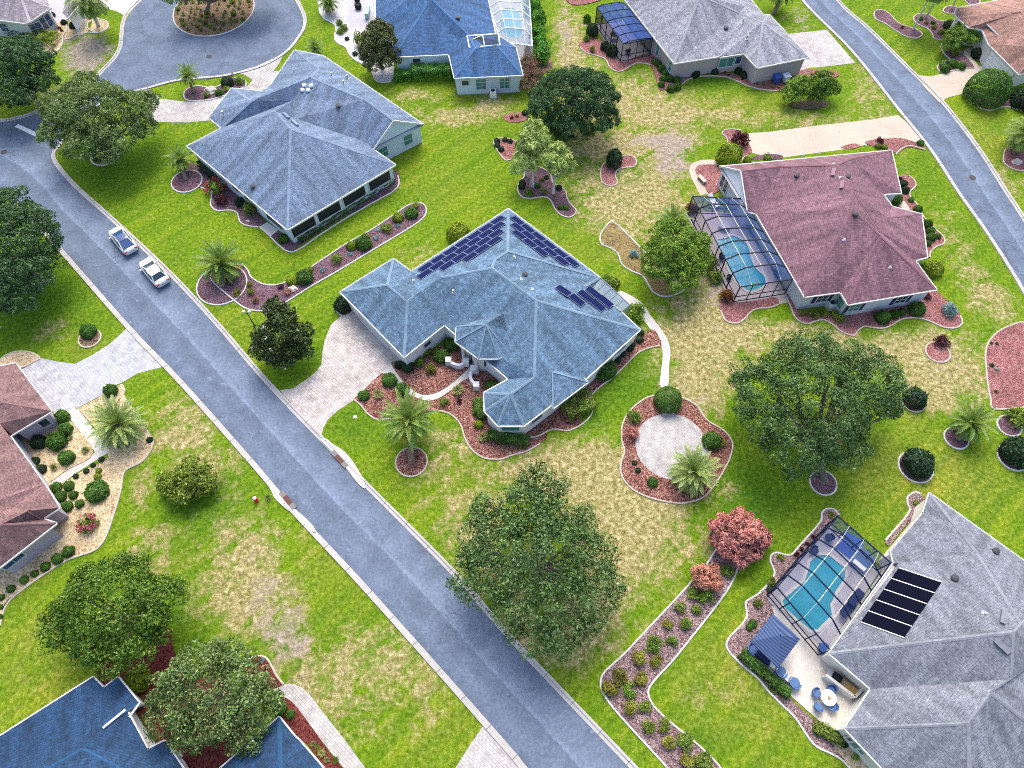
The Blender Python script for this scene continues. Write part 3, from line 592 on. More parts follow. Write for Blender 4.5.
# top left house beds
bed(pts(zI,'210,370 260,330 420,330 430,250 480,170 530,190 540,230 505,280 500,350 450,415 380,438 300,425'), 'tan_gravel', 'tan mulch under the lime shrubs at the corner house', edge=[pts(zI,'230,400 300,430 380,440 450,418 495,360 505,290 535,240 530,195')])
bed(pts(zI,'510,310 560,315 620,275 650,215 665,150 720,100 640,60 560,150 540,230'), 'tan_gravel', 'tan gravel garden of the corner house', 'edging_concrete', edge=[pts(zI,'510,318 560,310 625,270 655,205 665,150 725,95')], name='gravel_bed')
bed(pts(zI,'700,260 620,285 650,215 665,150 720,100 780,90 790,150 850,165 870,205 840,240 780,262 740,255 705,225 700,195 740,175'), 'tan_gravel', 'tan gravel round the tall palm of the corner house', name='gravel_bed', edge=[pts(zI,'620,285 700,262 780,266 840,245 868,210 850,170 790,155 730,165 700,195 705,228 740,252')])
# front garden of the solar house
bed(pts(zP,'115,290 145,265 170,240 250,165 300,180 340,225 380,262 430,285 480,298 530,285 590,245 640,205 690,175 715,150 800,150 820,200 790,260 780,350 790,400 850,470 940,470 1020,430 1060,470 1024,505 960,540 890,560 830,580 770,580 720,560 680,520 655,470 640,420 610,380 570,355 510,345 440,355 350,375 270,385 220,385 180,355 150,315'), 'red_mulch', 'red mulch front garden of the house with solar panels', 'beige_edging', edge=[pts(zP,'115,290 150,318 180,355 220,385 270,387 350,377 440,357 510,345 570,355 610,380 640,420 655,470 680,520 720,560 770,580 830,582 890,562 960,542 1024,506')])
bed(pts(zP,'300,108 328,165 380,225 442,264 505,262 566,232 632,180 690,118 700,60 640,10 560,20 420,90 370,110'), 'red_mulch', 'red mulch pocket between the garage and the front walk', edge=[])
bed(pts(zA,'560,700 620,655 690,610 790,535 870,480 950,410 1000,460 1020,430 1024,450 960,470 890,540 815,600 770,640 780,690 740,715 690,712 640,738'), 'red_mulch', 'red mulch strip along the end wall of the solar house', 'beige_edging', edge=[pts(zA,'590,738 640,735 690,712 740,716 790,690 815,655 812,605 890,540 960,472 1024,452'),])
bed(pts(zY,'540,400 600,360 632,405 635,440 580,435 500,480'), 'red_mulch', 'red mulch corner beside the back walk', edge=[])
bed(circle_px(411.5,462,1.52,26), 'red_mulch', 'round red mulch ring under the front palm', 'beige_edging', sm=False)
bed(pts(t11,'318,470 330,440 350,420 378,460 385,480 350,497'), 'red_mulch', 'mulch round the boxy shrub at the garage corner')
# round garden
bed(pts(t22,'585,45 530,60 470,110 440,170 440,230 450,270 435,320 440,370 480,420 550,455 640,475 700,475 770,450 820,390 850,340 870,300 882,240 850,190 780,145 740,90 690,60 640,45'), 'red_mulch', 'red mulch island round the paved circle', 'beige_edging')
c0 = at(671.5,446); sheet('patio', [Vector((c0.x+3.52*math.cos(2*math.pi*k/40), c0.y+3.52*math.sin(2*math.pi*k/40), 0)) for k in range(40)], .05, 'white_pavers', 'round pale paver circle in the red mulch island', thick=.05)
sheet('path', pts(t22,'600,130 615,95 640,95 650,130'), .055, 'grey_deck', 'short grey slab joining the paved circle to its shrub')
# long bed
bed(pts(zQ,'395,25 360,80 300,150 240,215 160,300 80,385 15,445 2,480 8,510 40,560 110,640 220,760 300,860 470,860 400,760 330,690 250,625 190,570 165,530 165,500 190,465 250,400 330,300 400,210 440,150 465,90 470,60 440,40'), 'lilac_mulch', 'long bent lilac mulch bed in two rows of shrubs', edge=[pts(zQ,'395,25 360,80 300,150 240,215 160,300 80,385 15,445 2,480 8,510 40,560 110,640 220,760 300,860'), pts(zQ,'470,860 400,760 330,690 250,625 190,570 165,530 165,500 190,465 250,400 330,300 400,210 440,150 465,90 472,60')])
# behind house: straw bed with the leafy tree, pink kidney bed, palm bed, little pink bed
bed(pts(t21,'405,122 370,145 352,180 360,210 400,228 425,250 440,290 480,318 520,335 545,370 565,400 600,418 640,415 690,390 660,360 540,250 470,180'), 'straw_mulch', 'straw brown bed under the bushy tree behind the solar house')
bed(pts(zS,'235,410 232,460 200,490 190,550 220,595 280,605 370,595 415,620 440,670 480,715 540,735 580,710 585,680 545,640 525,600 515,555 480,525 430,500 415,450 385,415 330,390 280,395'), 'plum_mulch', 'winding mulch bed under the two loose palms', 'beige_edging')
bed(pts(zS,'25,225 40,200 80,195 130,198 180,220 200,255 190,300 150,335 110,345 80,320 50,275'), 'pink_mulch', 'small teardrop bed with five dark shrubs on the open lawn', 'beige_edging')
bed(pts(zS,'800,350 765,385 755,440 765,490 800,515 850,515 870,495 855,450 870,410 920,395 975,390 1000,360 985,325 945,312 890,320 850,335'), 'pink_mulch', 'kidney shaped pink mulch bed round a small magnolia', 'beige_edging')
bed(pts(zS,'90,50 140,25 250,20 260,60 200,85 120,80'), 'pink_mulch', 'rough pink mulch patch behind the round dark tree', edge=[])
# plum house
bed(pts(zW,'340,420 345,330 380,270 450,300 465,360 640,345 810,318 840,380 760,405 660,415 600,445 550,500 500,535 430,535 380,505'), 'pink_mulch', 'pink mulch at the pool screen of the plum roofed house', 'beige_edging', edge=[pts(zW,'345,430 380,507 430,537 500,537 550,502 600,447 660,417 760,407 840,382')])
bed(pts(zHH,'30,140 70,130 100,220 300,250 380,240 600,200 830,110 880,110 930,160 1000,210 1024,260 1035,300 1000,328 930,325 860,295 800,275 730,272 680,285 640,310 590,330 530,328 480,320 440,345 420,372 350,350 300,310 250,285 200,290 160,305 110,290 80,260 60,210'), 'pink_mulch', 'pink mulch band along the long wall of the plum roofed house', 'beige_edging', edge=[pts(zHH,'30,140 60,210 80,260 110,292 160,307 200,292 250,285 300,312 350,352 420,374 440,347 480,322 530,330 590,332 640,312 680,287 730,274 800,277 860,297 930,327 1000,330 1035,302 1024,260')])
bed(pts(zV,'205,-20 270,-10 285,30 255,60 260,90 285,120 310,165 330,200 380,250 425,295 425,325 390,340 360,365 355,395 320,410 300,400 330,300 310,200 240,170 150,90'), 'pink_mulch', 'pink mulch behind the plum roofed house with clipped shrubs', 'beige_edging', edge=[pts(zV,'250,-20 275,0 285,30 255,62 260,92 288,122 312,167 335,202 385,252 428,295 427,327 390,342 362,367 355,397')])
sheet('path', pts(zV,'190,125 225,108 255,150 235,165'), .05, 'beige_concrete', 'short pale walk between wings of the plum roofed house')
bed(pts(t30,'390,575 420,560 480,555 540,555 605,580 630,600 560,590 520,612 490,605'), 'pink_mulch', 'pink mulch between the beige drive and the plum roof', 'beige_edging', edge=[pts(t30,'630,600 570,585 535,595 510,620')])
bed(pts(t30,'292,590 340,575 370,585 330,597'), 'pink_mulch', 'small pink mulch pocket on the beige drive', edge=[])
bed(pts(zGG,'150,465 175,440 240,430 340,432 375,460 420,530 390,640 370,690 275,705 235,640 180,560 150,500'), 'pink_mulch', 'pink mulch inside the looping beige walk', edge=[])
bed(pts(zGG,'405,130 430,100 500,95 580,100 610,140 640,200 690,300 620,345 560,360 480,270 440,260 455,210 440,165'), 'pink_mulch', 'pink mulch bed at the end of the beige driveway', 'beige_edging', edge=[pts(zGG,'440,260 457,210 440,165 405,130 430,98 500,92 580,98')])
bed(pts(zGG,'690,385 720,350 800,335 900,330 980,345 960,375'), 'plum_mulch', 'dark mulch strip under the driveway side eave', edge=[])
bed(circle_px(937.5,352.5,1.25,20), 'pink_mulch', 'small pink mulch ring under a sparse shrub', 'beige_edging', sm=False)
bed(circle_px(913,402,1.15,20), 'pink_mulch', 'pink mulch ring round a clipped ball on the dry lawn', 'beige_edging', sm=False)
bed(circle_px(915.5,467,1.62,22), 'plum_mulch', 'white edged ring round the largest clipped dome', sm=False)
bed(circle_px(956,438.5,1.15,20), 'plum_mulch', 'white edged ring under the lawn palm', sm=False)
bed(circle_px(1009,426,1.15,20), 'plum_mulch', 'white edged ring round the loose green dome', sm=False)
bed(circle_px(1013,457,1.45,20), 'plum_mulch', 'white edged ring round the dome at the grey roof lawn edge', sm=False)
bed(circle_px(823,483,1.25,20), 'plum_mulch', 'white edged ring under the great dark oak', sm=False)
bed(pts(zAA,'560,55 500,70 440,100 400,145 385,195 388,260 395,330 408,400 425,448 560,440 660,430 680,60'), 'pink_mulch', 'large pink mulch bed beside the dry lawn', 'beige_edging')
# pool house lower right
bed(pts(zM,'505,98 470,60 420,60 395,85 390,130 350,185 290,250 230,320 200,350 160,352 110,338 75,350 65,390 85,440 90,480 50,540 0,590')+pts(tile(3,3),'-15,55 -60,85 -85,100 -90,120 -85,160 -110,200 -150,240 -167,275 -150,310 -100,360 -40,410 0,460 60,520 110,570 150,630 190,680 250,710 300,740 350,790 430,800 330,700 300,655 230,610 130,530 0,400 -70,320 -80,290 20,200 10,110')+pts(zM,'45,632 110,560 300,330'), 'lilac_mulch', 'winding mulch strip round the umbrella patio and pool screen', edge=[pts(zM,'505,98 470,60 420,60 395,85 390,130 350,185 290,250 230,320 200,350 160,352 110,338 75,350 65,390 85,440 90,480 50,540 0,590')+pts(tile(3,3),'-15,55 -60,85 -85,100 -90,120 -85,160 -110,200 -150,240 -167,275 -150,310 -100,360 -40,410 0,460 60,520 110,570 150,630 190,680 250,710 300,740 350,800')])
bed(pts(zM,'940,-20 945,30 960,60 930,110 870,180 800,260 830,290 900,200 1010,90 1060,20 1000,-60'), 'lilac_mulch', 'mulch strip at the grey roofed house beyond the pool screen', edge=[pts(zM,'1030,-35 990,-50 945,-20 945,30 960,60 930,110 870,180 800,260')])
bed(pts(zU,'130,560 250,530 420,680 540,800 320,800 230,670'), 'tan_gravel', 'tan gravel corner at the grey roofed house wall', edge=[], z=.036, name='gravel_bed')
# rose roofed house gravel gardens
bed(pts(zJ,'500,375 600,325 690,270 780,220 800,260 800,310 850,380')+pts(t02,'600,205 610,250 570,310 500,350 485,420 460,510 420,620 380,665 310,690 260,710 180,760 90,820 20,880 0,950 -60,960 -60,900 -20,700 100,620 130,540 120,480 150,420 160,390 240,400 330,350 440,270 310,95'), 'tan_gravel', 'tan gravel front garden of the rose roofed house', 'beige_edging', edge=[pts(zJ,'780,220 800,260 800,310')+pts(t02,'600,205 610,250 570,310 500,350 485,420 460,510 420,620 380,665 310,690 260,710 180,760')+pts(tile(0,3),'60,80 20,130 0,200')], name='gravel_bed')
bed(pts(zJ,'350,400 440,440 600,655 430,768 300,858 190,850 60,700 20,560 300,480'), 'tan_gravel', 'tan gravel court inside the rose roofed house walk', edge=[], name='gravel_bed')
bed(pts(zJ,'-20,90 30,40 90,15 150,10 210,20 255,50 230,70 130,115 0,110'), 'tan_gravel', 'round tan bed behind the rose roofed garage', 'beige_edging')
bed(circle_px(90,338.5,1.15,20), 'brown_mulch', 'small mulch ring by the pale grey driveway', 'beige_edging', sm=False)
# navy roofed house
bed(pts(tile(0,3),'400,450 380,400 420,345 560,330 600,270 660,205 690,215 690,275 740,420 900,400 960,500 1000,600 940,690 900,760 720,790 640,700 560,560 480,430'), 'dark_red_mulch', 'dark red mulch between the two trees and the navy roof', edge=[], sm=False)
bed(pts(zX,'20,150 60,115 115,98 160,110 195,165 220,215 260,262 200,290 120,300 60,260'), 'dark_red_mulch', 'mulch tip beside the pale paver walk', 'beige_edging', edge=[pts(zX,'0,165 60,112 115,97 160,110 195,165 220,215 262,265')])
bed(pts(zX,'235,345 290,355 340,400 400,480 480,590 560,700 640,800 560,860 500,760 400,620 340,600 250,480'), 'dark_red_mulch', 'narrow dark red bed between the walk and the navy roof', edge=[])
# terracotta house beds
bed(pts(t30,'425,50 445,40 480,52 520,92 560,108 600,122 616,140 592,154 550,146 508,122 468,95 430,76'), 'plum_mulch', 'dark mulch bed under thin trunks by the curving street', 'beige_edging')
bed(pts(zH,'95,140 100,115 130,100 180,100 220,115 265,145 320,150 400,180 360,260 330,330 300,290 240,270 225,240 190,200 130,175'), 'plum_mulch', 'dark mulch bed winding to the terracotta house bay', 'beige_edging')
bed(pts(zH,'300,80 320,50 370,45 400,60 385,95 340,95'), 'plum_mulch', 'small dark mulch oval behind the terracotta house bay', 'beige_edging')
bed(pts(zH,'285,330 300,300 340,320 430,370 520,470 460,480 300,505 270,490 260,465 290,435 350,420 310,380'), 'plum_mulch', 'dark mulch bed at the terracotta house driveway', 'beige_edging')
bed(pts(zBB,'15,195 60,180 200,230 290,190 378,240 378,300 300,280 240,280 180,298 120,285 60,245'), 'plum_mulch', 'dark mulch under the giant clipped dome', 'beige_edging')
bed(pts(zBB,'270,525 320,515 400,520 430,600 400,650 330,650 270,620 255,585'), 'pink_mulch', 'pink mulch bed holding a white boulder', 'beige_edging')
bed(pts(zH,'450,0 470,-30 540,-20 555,25 500,42'), 'plum_mulch', 'dark mulch oval on the lawn above the terracotta house', 'beige_edging')
bed(pts(zH,'490,370 540,340 580,380 560,440'), 'plum_mulch', 'dark mulch pocket by the terracotta house door', edge=[])
# pale grey roofed house
bed(pts(zDD,'0,400 0,370 100,330 220,380 345,530 500,480 640,470 700,560 800,600 780,640 690,780 640,640 600,560 520,540 460,550 400,600 300,605 250,570 220,510 150,480 50,450'), 'pink_mulch', 'pink mulch round the dark screened lanai', 'beige_edging', edge=[pts(zDD,'0,405 50,450 150,480 220,510 250,572 300,607 360,607 460,550 520,540 600,555')])
bed(pts(zEE,'100,140 130,60 220,80 420,60 600,110 800,60 880,50 1000,60 1000,90 800,90 740,150 660,155 560,135 480,100 420,85 300,85 240,105 200,150 170,160'), 'pink_mulch', 'pink mulch along the taupe wall of the pale grey roofed house', 'beige_edging', edge=[pts(zEE,'215,125 240,105 300,85 420,85 480,102 560,137 660,157 740,152 800,92')])
bed(pts(zEE,'760,235 800,215 900,205 960,215 950,240 850,255'), 'brown_mulch', 'brown mulch under the two bright green bushes', edge=[])
bed(pts(t20,'215,-30 380,-20 330,10 240,20'), 'pink_mulch', 'pink mulch behind the dark screened lanai', edge=[])
# bright blue house side
bed(pts(zE,'850,240 890,200 960,280 985,340 930,390 900,425 870,432 840,415 835,300'), 'brown_mulch', 'mulch under the pink flowering tree by the white pool cage', edge=[pts(zE,'845,412 870,432 905,425 935,390')])
# ------------------------------------------------------------------ houses
def seg_dist(p, a, b):
    ab = Vector((b.x-a.x,b.y-a.y)); ap = Vector((p.x-a.x,p.y-a.y)); t = max(0,min(1,ap.dot(ab)/max(ab.length_squared,1e-9))); return (ap-ab*t).length
class House:
    def __init__(s, name, label, conv, eave, inner, outline, faces, roof, cap, wall, ze=2.8, slope=.45, over=.45, extra=None, closedwalls=None, capmin=.05, skip_gutter=()):
        """eave / inner: 'n x,y' picture points of the roof corners; heights of inner corners follow from the roof slope"""
        s.P = {}; s.ze = ze; s.roofm, s.wallm = roof, wall
        for t in eave.split(';'):
            n, xy = t.split(); h = ze
            if '@' in n: n, h = n.split('@'); h = float(h)
            s.P[n] = at(*conv(*map(float, xy.split(','))), h)
        out = [s.P[n] for n in outline.split()]
        for t in inner.split(';'):
            n, xy = t.split(); px = conv(*map(float, xy.split(',')))
            if '~' in n:
                n, ref = n.split('~'); q, dz = ref.split(','); s.P[n] = at(*px, s.P[q].z+float(dz)); continue
            if '^' in n:
                n, ref = n.split('^'); a, b, c = [s.P[q] for q in ref.split(',')]; N = (b-a).cross(c-a); o = Vector((0,0,CAMH)); d = at(*px,0)-o
                s.P[n] = o+d*((a-o).dot(N)/d.dot(N)); continue
            if '@' in n:
                n, h = n.split('@'); s.P[n] = at(*px, float(h)); continue
            z = ze+1.5
            for _ in range(40):
                p = at(*px, z); d = min(seg_dist(p, out[i], out[(i+1)%len(out)]) for i in range(len(out)))
                z = .5*z+.5*(ze+slope*d)
            s.P[n] = at(*px, z)
        s.out = ccw(out); c = sum(s.out, Vector())/len(s.out)
        s.o = Vector((c.x, c.y, 0)); s.root = tag(empty(name, s.o), label, name)
        # roof
        mb = MB(); cap_mb = MB(); edges = {}
        for f in faces.split(';'): s.face(mb, [s.P[n] for n in f.split()], edges, f.split())
        s.roof = mb.build('roof', M(roof), s.root)
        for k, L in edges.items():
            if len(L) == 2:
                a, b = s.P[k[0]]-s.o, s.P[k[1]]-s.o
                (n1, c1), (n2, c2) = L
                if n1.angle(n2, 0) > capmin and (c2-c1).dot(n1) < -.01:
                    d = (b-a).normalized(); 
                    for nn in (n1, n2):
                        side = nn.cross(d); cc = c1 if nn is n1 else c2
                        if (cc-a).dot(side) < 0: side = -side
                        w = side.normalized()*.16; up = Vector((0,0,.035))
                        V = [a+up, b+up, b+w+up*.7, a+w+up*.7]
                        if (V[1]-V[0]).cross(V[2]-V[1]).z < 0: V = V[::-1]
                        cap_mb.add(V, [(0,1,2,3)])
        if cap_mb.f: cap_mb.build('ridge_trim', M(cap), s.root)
        # fascia and gutter round the eaves
        g = MB(); n = len(s.out)
        for i in range(n):
            a, b = s.out[i], s.out[(i+1)%n]
            if frozenset((tuple(a),tuple(b))) not in [frozenset((tuple(s.P[x]),tuple(s.P[y]))) for x, y in skip_gutter]:
                d = (b-a).normalized(); q = Vector((d.y,-d.x,0))*.06
                g.bar(a-s.o+q-d*.02+Vector((0,0,-.075)), b-s.o+q+d*.02+Vector((0,0,-.075)), .11, .16)
        s.gutter = g.build('gutter', M('white_trim'), s.root)
        sf = MB(); sf.poly([Vector((p.x,p.y,ze-.165))-s.o for p in s.out]); so = sf.build('soffit', M('white_trim'), s.root)
        # walls
        s.W = offset_poly(s.out, over); w = MB(); n = len(s.W)
        for i in range(n):
            a, b = s.W[i]-s.o, s.W[(i+1)%n]-s.o; w.add([(a.x,a.y,-.1),(b.x,b.y,-.1),(b.x,b.y,ze-.14),(a.x,a.y,ze-.14)], [(0,1,2,3)])
        s.wall = w.build('wall', M(wall), s.root)
    def face(s, mb, Q, edges=None, names=None):
        Q = [p-s.o for p in Q]; N = Vector()
        for i in range(len(Q)):
            a, b = Q[i], Q[(i+1)%len(Q)]; N += Vector(((a.y-b.y)*(a.z+b.z),(a.z-b.z)*(a.x+b.x),(a.x-b.x)*(a.y+b.y)))
        if N.z < 0: Q = Q[::-1]; N = -N; names = names[::-1] if names else None
        N.normalize(); U = Vector((0,0,1)).cross(N)
        U = U.normalized() if U.length > 1e-3 else Vector((1,0,0)); Vv = N.cross(U)
        ph = random.random()*7
        tri = tessellate_polygon([[Vector((p.x,p.y,0)) for p in Q]])
        F = []; UV = []
        for t in tri:
            t = tuple(t); a, b, c = [Q[i] for i in t]
            if (b-a).cross(c-a).z < 0: t = (t[0],t[2],t[1])
            F.append(t); UV.append([(Q[i].dot(U)+ph, Q[i].dot(Vv)) for i in t])
        mb.add(Q, F, UV)
        if edges is not None:
            c = sum(Q, Vector())/len(Q)
            for i in range(len(names)):
                k = tuple(sorted((names[i], names[(i+1)%len(names)]))); edges.setdefault(k, []).append((N, c))
    def sub_roof(s, conv, ze, eave, peak, pz, mat=None, cap=None, drop=.5, part='roof', fascia=True, walls=None):
        """small roof of its own on the house: eave ring at ze (open or closed) rising to one or two peak points"""
        E_ = [at(*p, ze) for p in pts(conv, eave)]; Pk = [at(*p, z) for p, z in zip(pts(conv, peak), pz)]
        mb = MB(); n = len(E_); cap_mb = MB()
        for i in range(n-1):
            a, b = E_[i], E_[i+1]
            k1 = min(range(len(Pk)), key=lambda j: (Pk[j]-a).length); k2 = min(range(len(Pk)), key=lambda j: (Pk[j]-b).length)
            Q = [a, b, Pk[k2]] if k1 == k2 else [a, b, Pk[k2], Pk[k1]]
            s.face(mb, Q)
        if len(Pk) == 2: s.face(mb, [E_[0], Pk[0], Pk[1]]); s.face(mb, [E_[-1], Pk[0], Pk[1]])
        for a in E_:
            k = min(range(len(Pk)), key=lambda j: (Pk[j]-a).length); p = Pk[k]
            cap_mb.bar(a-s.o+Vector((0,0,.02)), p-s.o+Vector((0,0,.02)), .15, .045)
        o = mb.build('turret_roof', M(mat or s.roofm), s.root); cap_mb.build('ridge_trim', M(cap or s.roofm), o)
        g = MB()
        for i in range(n-1): g.bar(E_[i]-s.o+Vector((0,0,-.07)), E_[i+1]-s.o+Vector((0,0,-.07)), .12, .16)
        g.build('gutter', M('white_trim'), o)
        return E_, Pk
    def hit(s, px, py):
        """where the survey ray through a picture point meets the walls -> point, wall direction, outward normal"""
        o = Vector((0,0,CAMH)); d = (at(px,py,0)-o); best = None; n = len(s.W)
        for i in range(n):
            a, b = s.W[i], s.W[(i+1)%n]; t = Vector((b.x-a.x,b.y-a.y,0)); L = t.length
            if L < .2: continue
            t /= L; nn = Vector((t.y,-t.x,0))
            if nn.dot(d) > 0: continue
            k = (a-o).dot(nn)/d.dot(nn); p = o+d*k; u = (p-a).dot(t)
            if -.4 < u < L+.4 and -.4 < p.z < s.ze+1.2 and (best is None or k < best[0]): best = (k, p, t, nn, max(.05,u), L, a)
        return best
    def opening(s, conv, xy, w, h, zc, kind='window', pane='window_glass', frame='white_trim', bars=(1,1), shutters=None, name=None):
        x, y = map(float, xy.split(',')); r = s.hit(*conv(x, y))
        if r is None: print('no wall for', s.root.name, kind, xy); return
        k, p, t, nn, u, L, a = r; c = a+t*min(max(u, w/2+.05), max(L-w/2-.05, w/2)); c = Vector((c.x,c.y,zc))-s.o
        def bx(mb, du, dz, sw, sh, dep, out): # box on the wall plane
            q = c+t*du+Vector((0,0,dz))+nn*out; ang = math.atan2(t.y,t.x); mb.box(q, (sw, dep, sh), ang)
        f = MB(); fw = .09
        bx(f,0,h/2,w+fw*2,fw,.09,.04); bx(f,0,-h/2,w+fw*2,fw,.12,.05)
        for q in (-1,1): bx(f,q*(w/2+fw/2-.002),0,fw,h-fw,.085,.038)
        for i in range(1,bars[0]): bx(f,-w/2+w*i/bars[0],0,.04,h-fw,.06,.03)
        for i in range(1,bars[1]): bx(f,0,-h/2+h*i/bars[1],w,.05,.065,.03)
        o = f.build(name or kind, M(frame), s.root)
        m = MB(); bx(m,0,0,w,h,.03,.012); m.build('pane' if kind != 'garage_door' else 'panel', M(pane), o)
        if shutters:
            for q in (-1,1):
                m = MB(); bx(m,q*(w/2+.32),0,.36,h+.1,.05,.03)
                for z in range(8): bx(m,q*(w/2+.32),-h/2+h*(z+.5)/8,.30,.05,.02,.06)
                m.build('shutter', M(shutters), s.root)
        return o
    def on_roof(s, px, py, up=0.0):
        """point and normal on the roof under a picture point"""
        o = Vector((0,0,CAMH)); d = (at(px,py,0)-o).normalized()
        dg = bpy.context.evaluated_depsgraph_get() if False else None
        from mathutils.bvhtree import BVHTree
        if not hasattr(s, 'bvh'):
            me = s.roof.data; s.bvh = BVHTree.FromPolygons([v.co for v in me.vertices], [p.vertices[:] for p in me.polygons])
        p, n, i, dist = s.bvh.ray_cast(o-s.o, d)
        if p is None: return None, None
        return p, (n if n.z > 0 else -n)
    def vent(s, conv, xy, kind='pipe', r=.09, h=.45):
        p, n = s.on_roof(*conv(*map(float, xy.split(','))))
        if p is None: print('no roof for vent', xy); return
        mb = MB()
        if kind == 'pipe': mb.lathe([(r*2.2,0),(r*1.2,.06),(r,.07),(r,h),(r*.6,h)], p-Vector((0,0,.04)), 10); return mb.build('vent_pipe', M('galvanised'), s.root)
        if kind == 'dome': mb.lathe([(.30,0),(.30,.10),(.26,.18),(.16,.25),(.0001,.28)], p-Vector((0,0,.03)), 14); return mb.build('skylight_dome', M('lamp_white'), s.root)
        if kind == 'dark': mb.lathe([(.22,0),(.22,.12),(.30,.14),(.30,.26),(.12,.32),(.0001,.33)], p-Vector((0,0,.05)), 12); return mb.build('roof_vent', M('iron_cover'), s.root)
        if kind == 'box':
            t = Vector((0,0,1)).cross(n).normalized(); b = n.cross(t); R = Matrix((t,b,n)).transposed().to_4x4(); R.translation = p+n*.09
            mb.box((0,0,0),(1.15,.34,.18),0,R); mb.box((0,0,.11),(1.2,.40,.04),0,R); return mb.build('ridge_vent', M(s.capm if hasattr(s,'capm') else s.roofm), s.root)
    def panel_grid(s, A, B, rows, size=(1.66,1.0), up0=.5, gap=.03, lift=.12, name='solar_panel', frame='solar_frame', cell='solar_cell', busbars=True):
        """panels in rows parallel to the eave A->B; rows = [(start, count)] from the eave up"""
        a, b = s.P[A]-s.o, s.P[B]-s.o; t = (b-a); t.z = 0; L = t.length; t.normalize(); out = []
        mid = a+t*(L*.45); inn = Vector((-t.y,t.x,0)); c0 = sum((s.out[i]-s.o for i in range(len(s.out))), Vector())/len(s.out)
        if (c0-a).dot(inn) < 0: inn = -inn
        from mathutils.bvhtree import BVHTree
        if not hasattr(s, 'bvh'): s.on_roof(0,0)
        # roof slope from a probe near the eave
        q, n, i, d = s.bvh.ray_cast(mid+inn*1.2+Vector((0,0,20)), Vector((0,0,-1)))
        up = (inn-n*inn.dot(n)).normalized(); t2 = (t-n*t.dot(n)).normalized()
        base = q-up*((q-a).dot(up)); base = base-t2*((base-a).dot(t2))
        Rm = Matrix((t2, up, n)).transposed().to_4x4()
        if Rm.determinant() < 0: Rm = Matrix((-t2, up, n)).transposed().to_4x4()
        for r, (st, cnt) in enumerate(rows):
            for k in range(cnt):
                c = base+t2*(st+(k+.5)*(size[0]+gap))+up*(up0+(r+.5)*(size[1]+gap))+n*lift
                R = Rm.copy(); R.translation = c; m = MB(); m.box((0,0,0),(size[0],size[1],.04),0,R); o = m.build(name, M(frame), s.root)
                m2 = MB(); nx = 1
                for i in range(nx):
                    for j in range(3 if busbars else 1):
                        nj = 3 if busbars else 1
                        m2.box(((-.5+(i+.5)/nx)*(size[0]-.06), (-.5+(j+.5)/nj)*(size[1]-.06), .024),((size[0]-.06)/nx-.012,(size[1]-.06)/nj-.012,.012),0,R)
                m2.build('cell', M(cell), o)
plain('lamp_white', (.75,.80,.85), .25, .6)

# ---- solar-panel house ------------------------------------------------
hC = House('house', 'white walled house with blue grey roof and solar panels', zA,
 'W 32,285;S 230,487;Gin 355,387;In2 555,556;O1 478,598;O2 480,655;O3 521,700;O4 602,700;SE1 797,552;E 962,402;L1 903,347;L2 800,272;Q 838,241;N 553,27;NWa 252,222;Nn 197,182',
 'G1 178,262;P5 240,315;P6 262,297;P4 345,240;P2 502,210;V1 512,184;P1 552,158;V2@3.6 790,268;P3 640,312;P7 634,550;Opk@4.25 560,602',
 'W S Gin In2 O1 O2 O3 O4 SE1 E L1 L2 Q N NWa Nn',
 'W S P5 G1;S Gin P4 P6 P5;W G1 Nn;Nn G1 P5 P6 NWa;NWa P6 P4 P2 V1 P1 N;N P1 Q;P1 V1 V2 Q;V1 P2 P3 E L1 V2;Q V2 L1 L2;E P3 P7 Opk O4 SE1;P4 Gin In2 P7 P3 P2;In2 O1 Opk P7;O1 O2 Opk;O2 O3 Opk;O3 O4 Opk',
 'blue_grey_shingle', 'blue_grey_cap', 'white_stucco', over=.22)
hC.capm = 'blue_grey_cap'
hC.sub_roof(zA, 3.55, '392,393 388,440 461,493 524,493 552,470 620,430', '485,385 546,346', [5.1,4.65], cap='blue_grey_cap')
hC.sub_roof(zA, 2.85, '678,548 692,648 802,565 780,545', '690,533', [3.75], cap='blue_grey_cap')
hC.panel_grid('NWa','N', [(.5,7),(-.3,7),(2.0,5),(4.4,3)])
hC.panel_grid('N','Q', [(1.5,6),(2.5,5),(3.6,3)], size=(1.62,.98))
# the eastern block of panels: laid on the rear slope, rows follow its fall
def panels_at(H, conv, spots, along, size=(1.66,1.0), cell='solar_cell', frame='solar_frame', name='solar_panel', lift=.12, bus=True):
    ax = (at(*conv(*along[1]),3)-at(*conv(*along[0]),3)); 
    for x, y in spots:
        p, n = H.on_roof(*conv(x, y))
        if p is None: continue
        t = (ax-n*ax.dot(n)).normalized(); u = n.cross(t); R = Matrix((t,u,n)).transposed().to_4x4(); R.translation = p+n*lift
        m = MB(); m.box((0,0,0),(size[0],size[1],.04),0,R); o = m.build(name, M(frame), H.root); m2 = MB(); nx, nj = (1,3) if bus else (1,1)
        for i in range(nx):
            for j in range(nj): m2.box(((-.5+(i+.5)/nx)*(size[0]-.06), (-.5+(j+.5)/nj)*(size[1]-.06), .024),((size[0]-.06)/nx-.012,(size[1]-.06)/nj-.012,.012),0,R)
        m2.build('cell', M(cell), o)
panels_at(hC, zY, [(195,187),(256,229),(294,211),(330,195),(349,252),(385,236)], ((150,175),(210,215)), size=(1.68,1.02))
hC.vent(zA,'383,287','pipe'); hC.vent(zA,'260,255','pipe'); hC.vent(zA,'571,178','pipe',.10,.2); hC.vent(zA,'605,232','dark'); hC.vent(zA,'592,246','pipe',.10,.16); hC.vent(zA,'627,277','pipe',.10,.16)
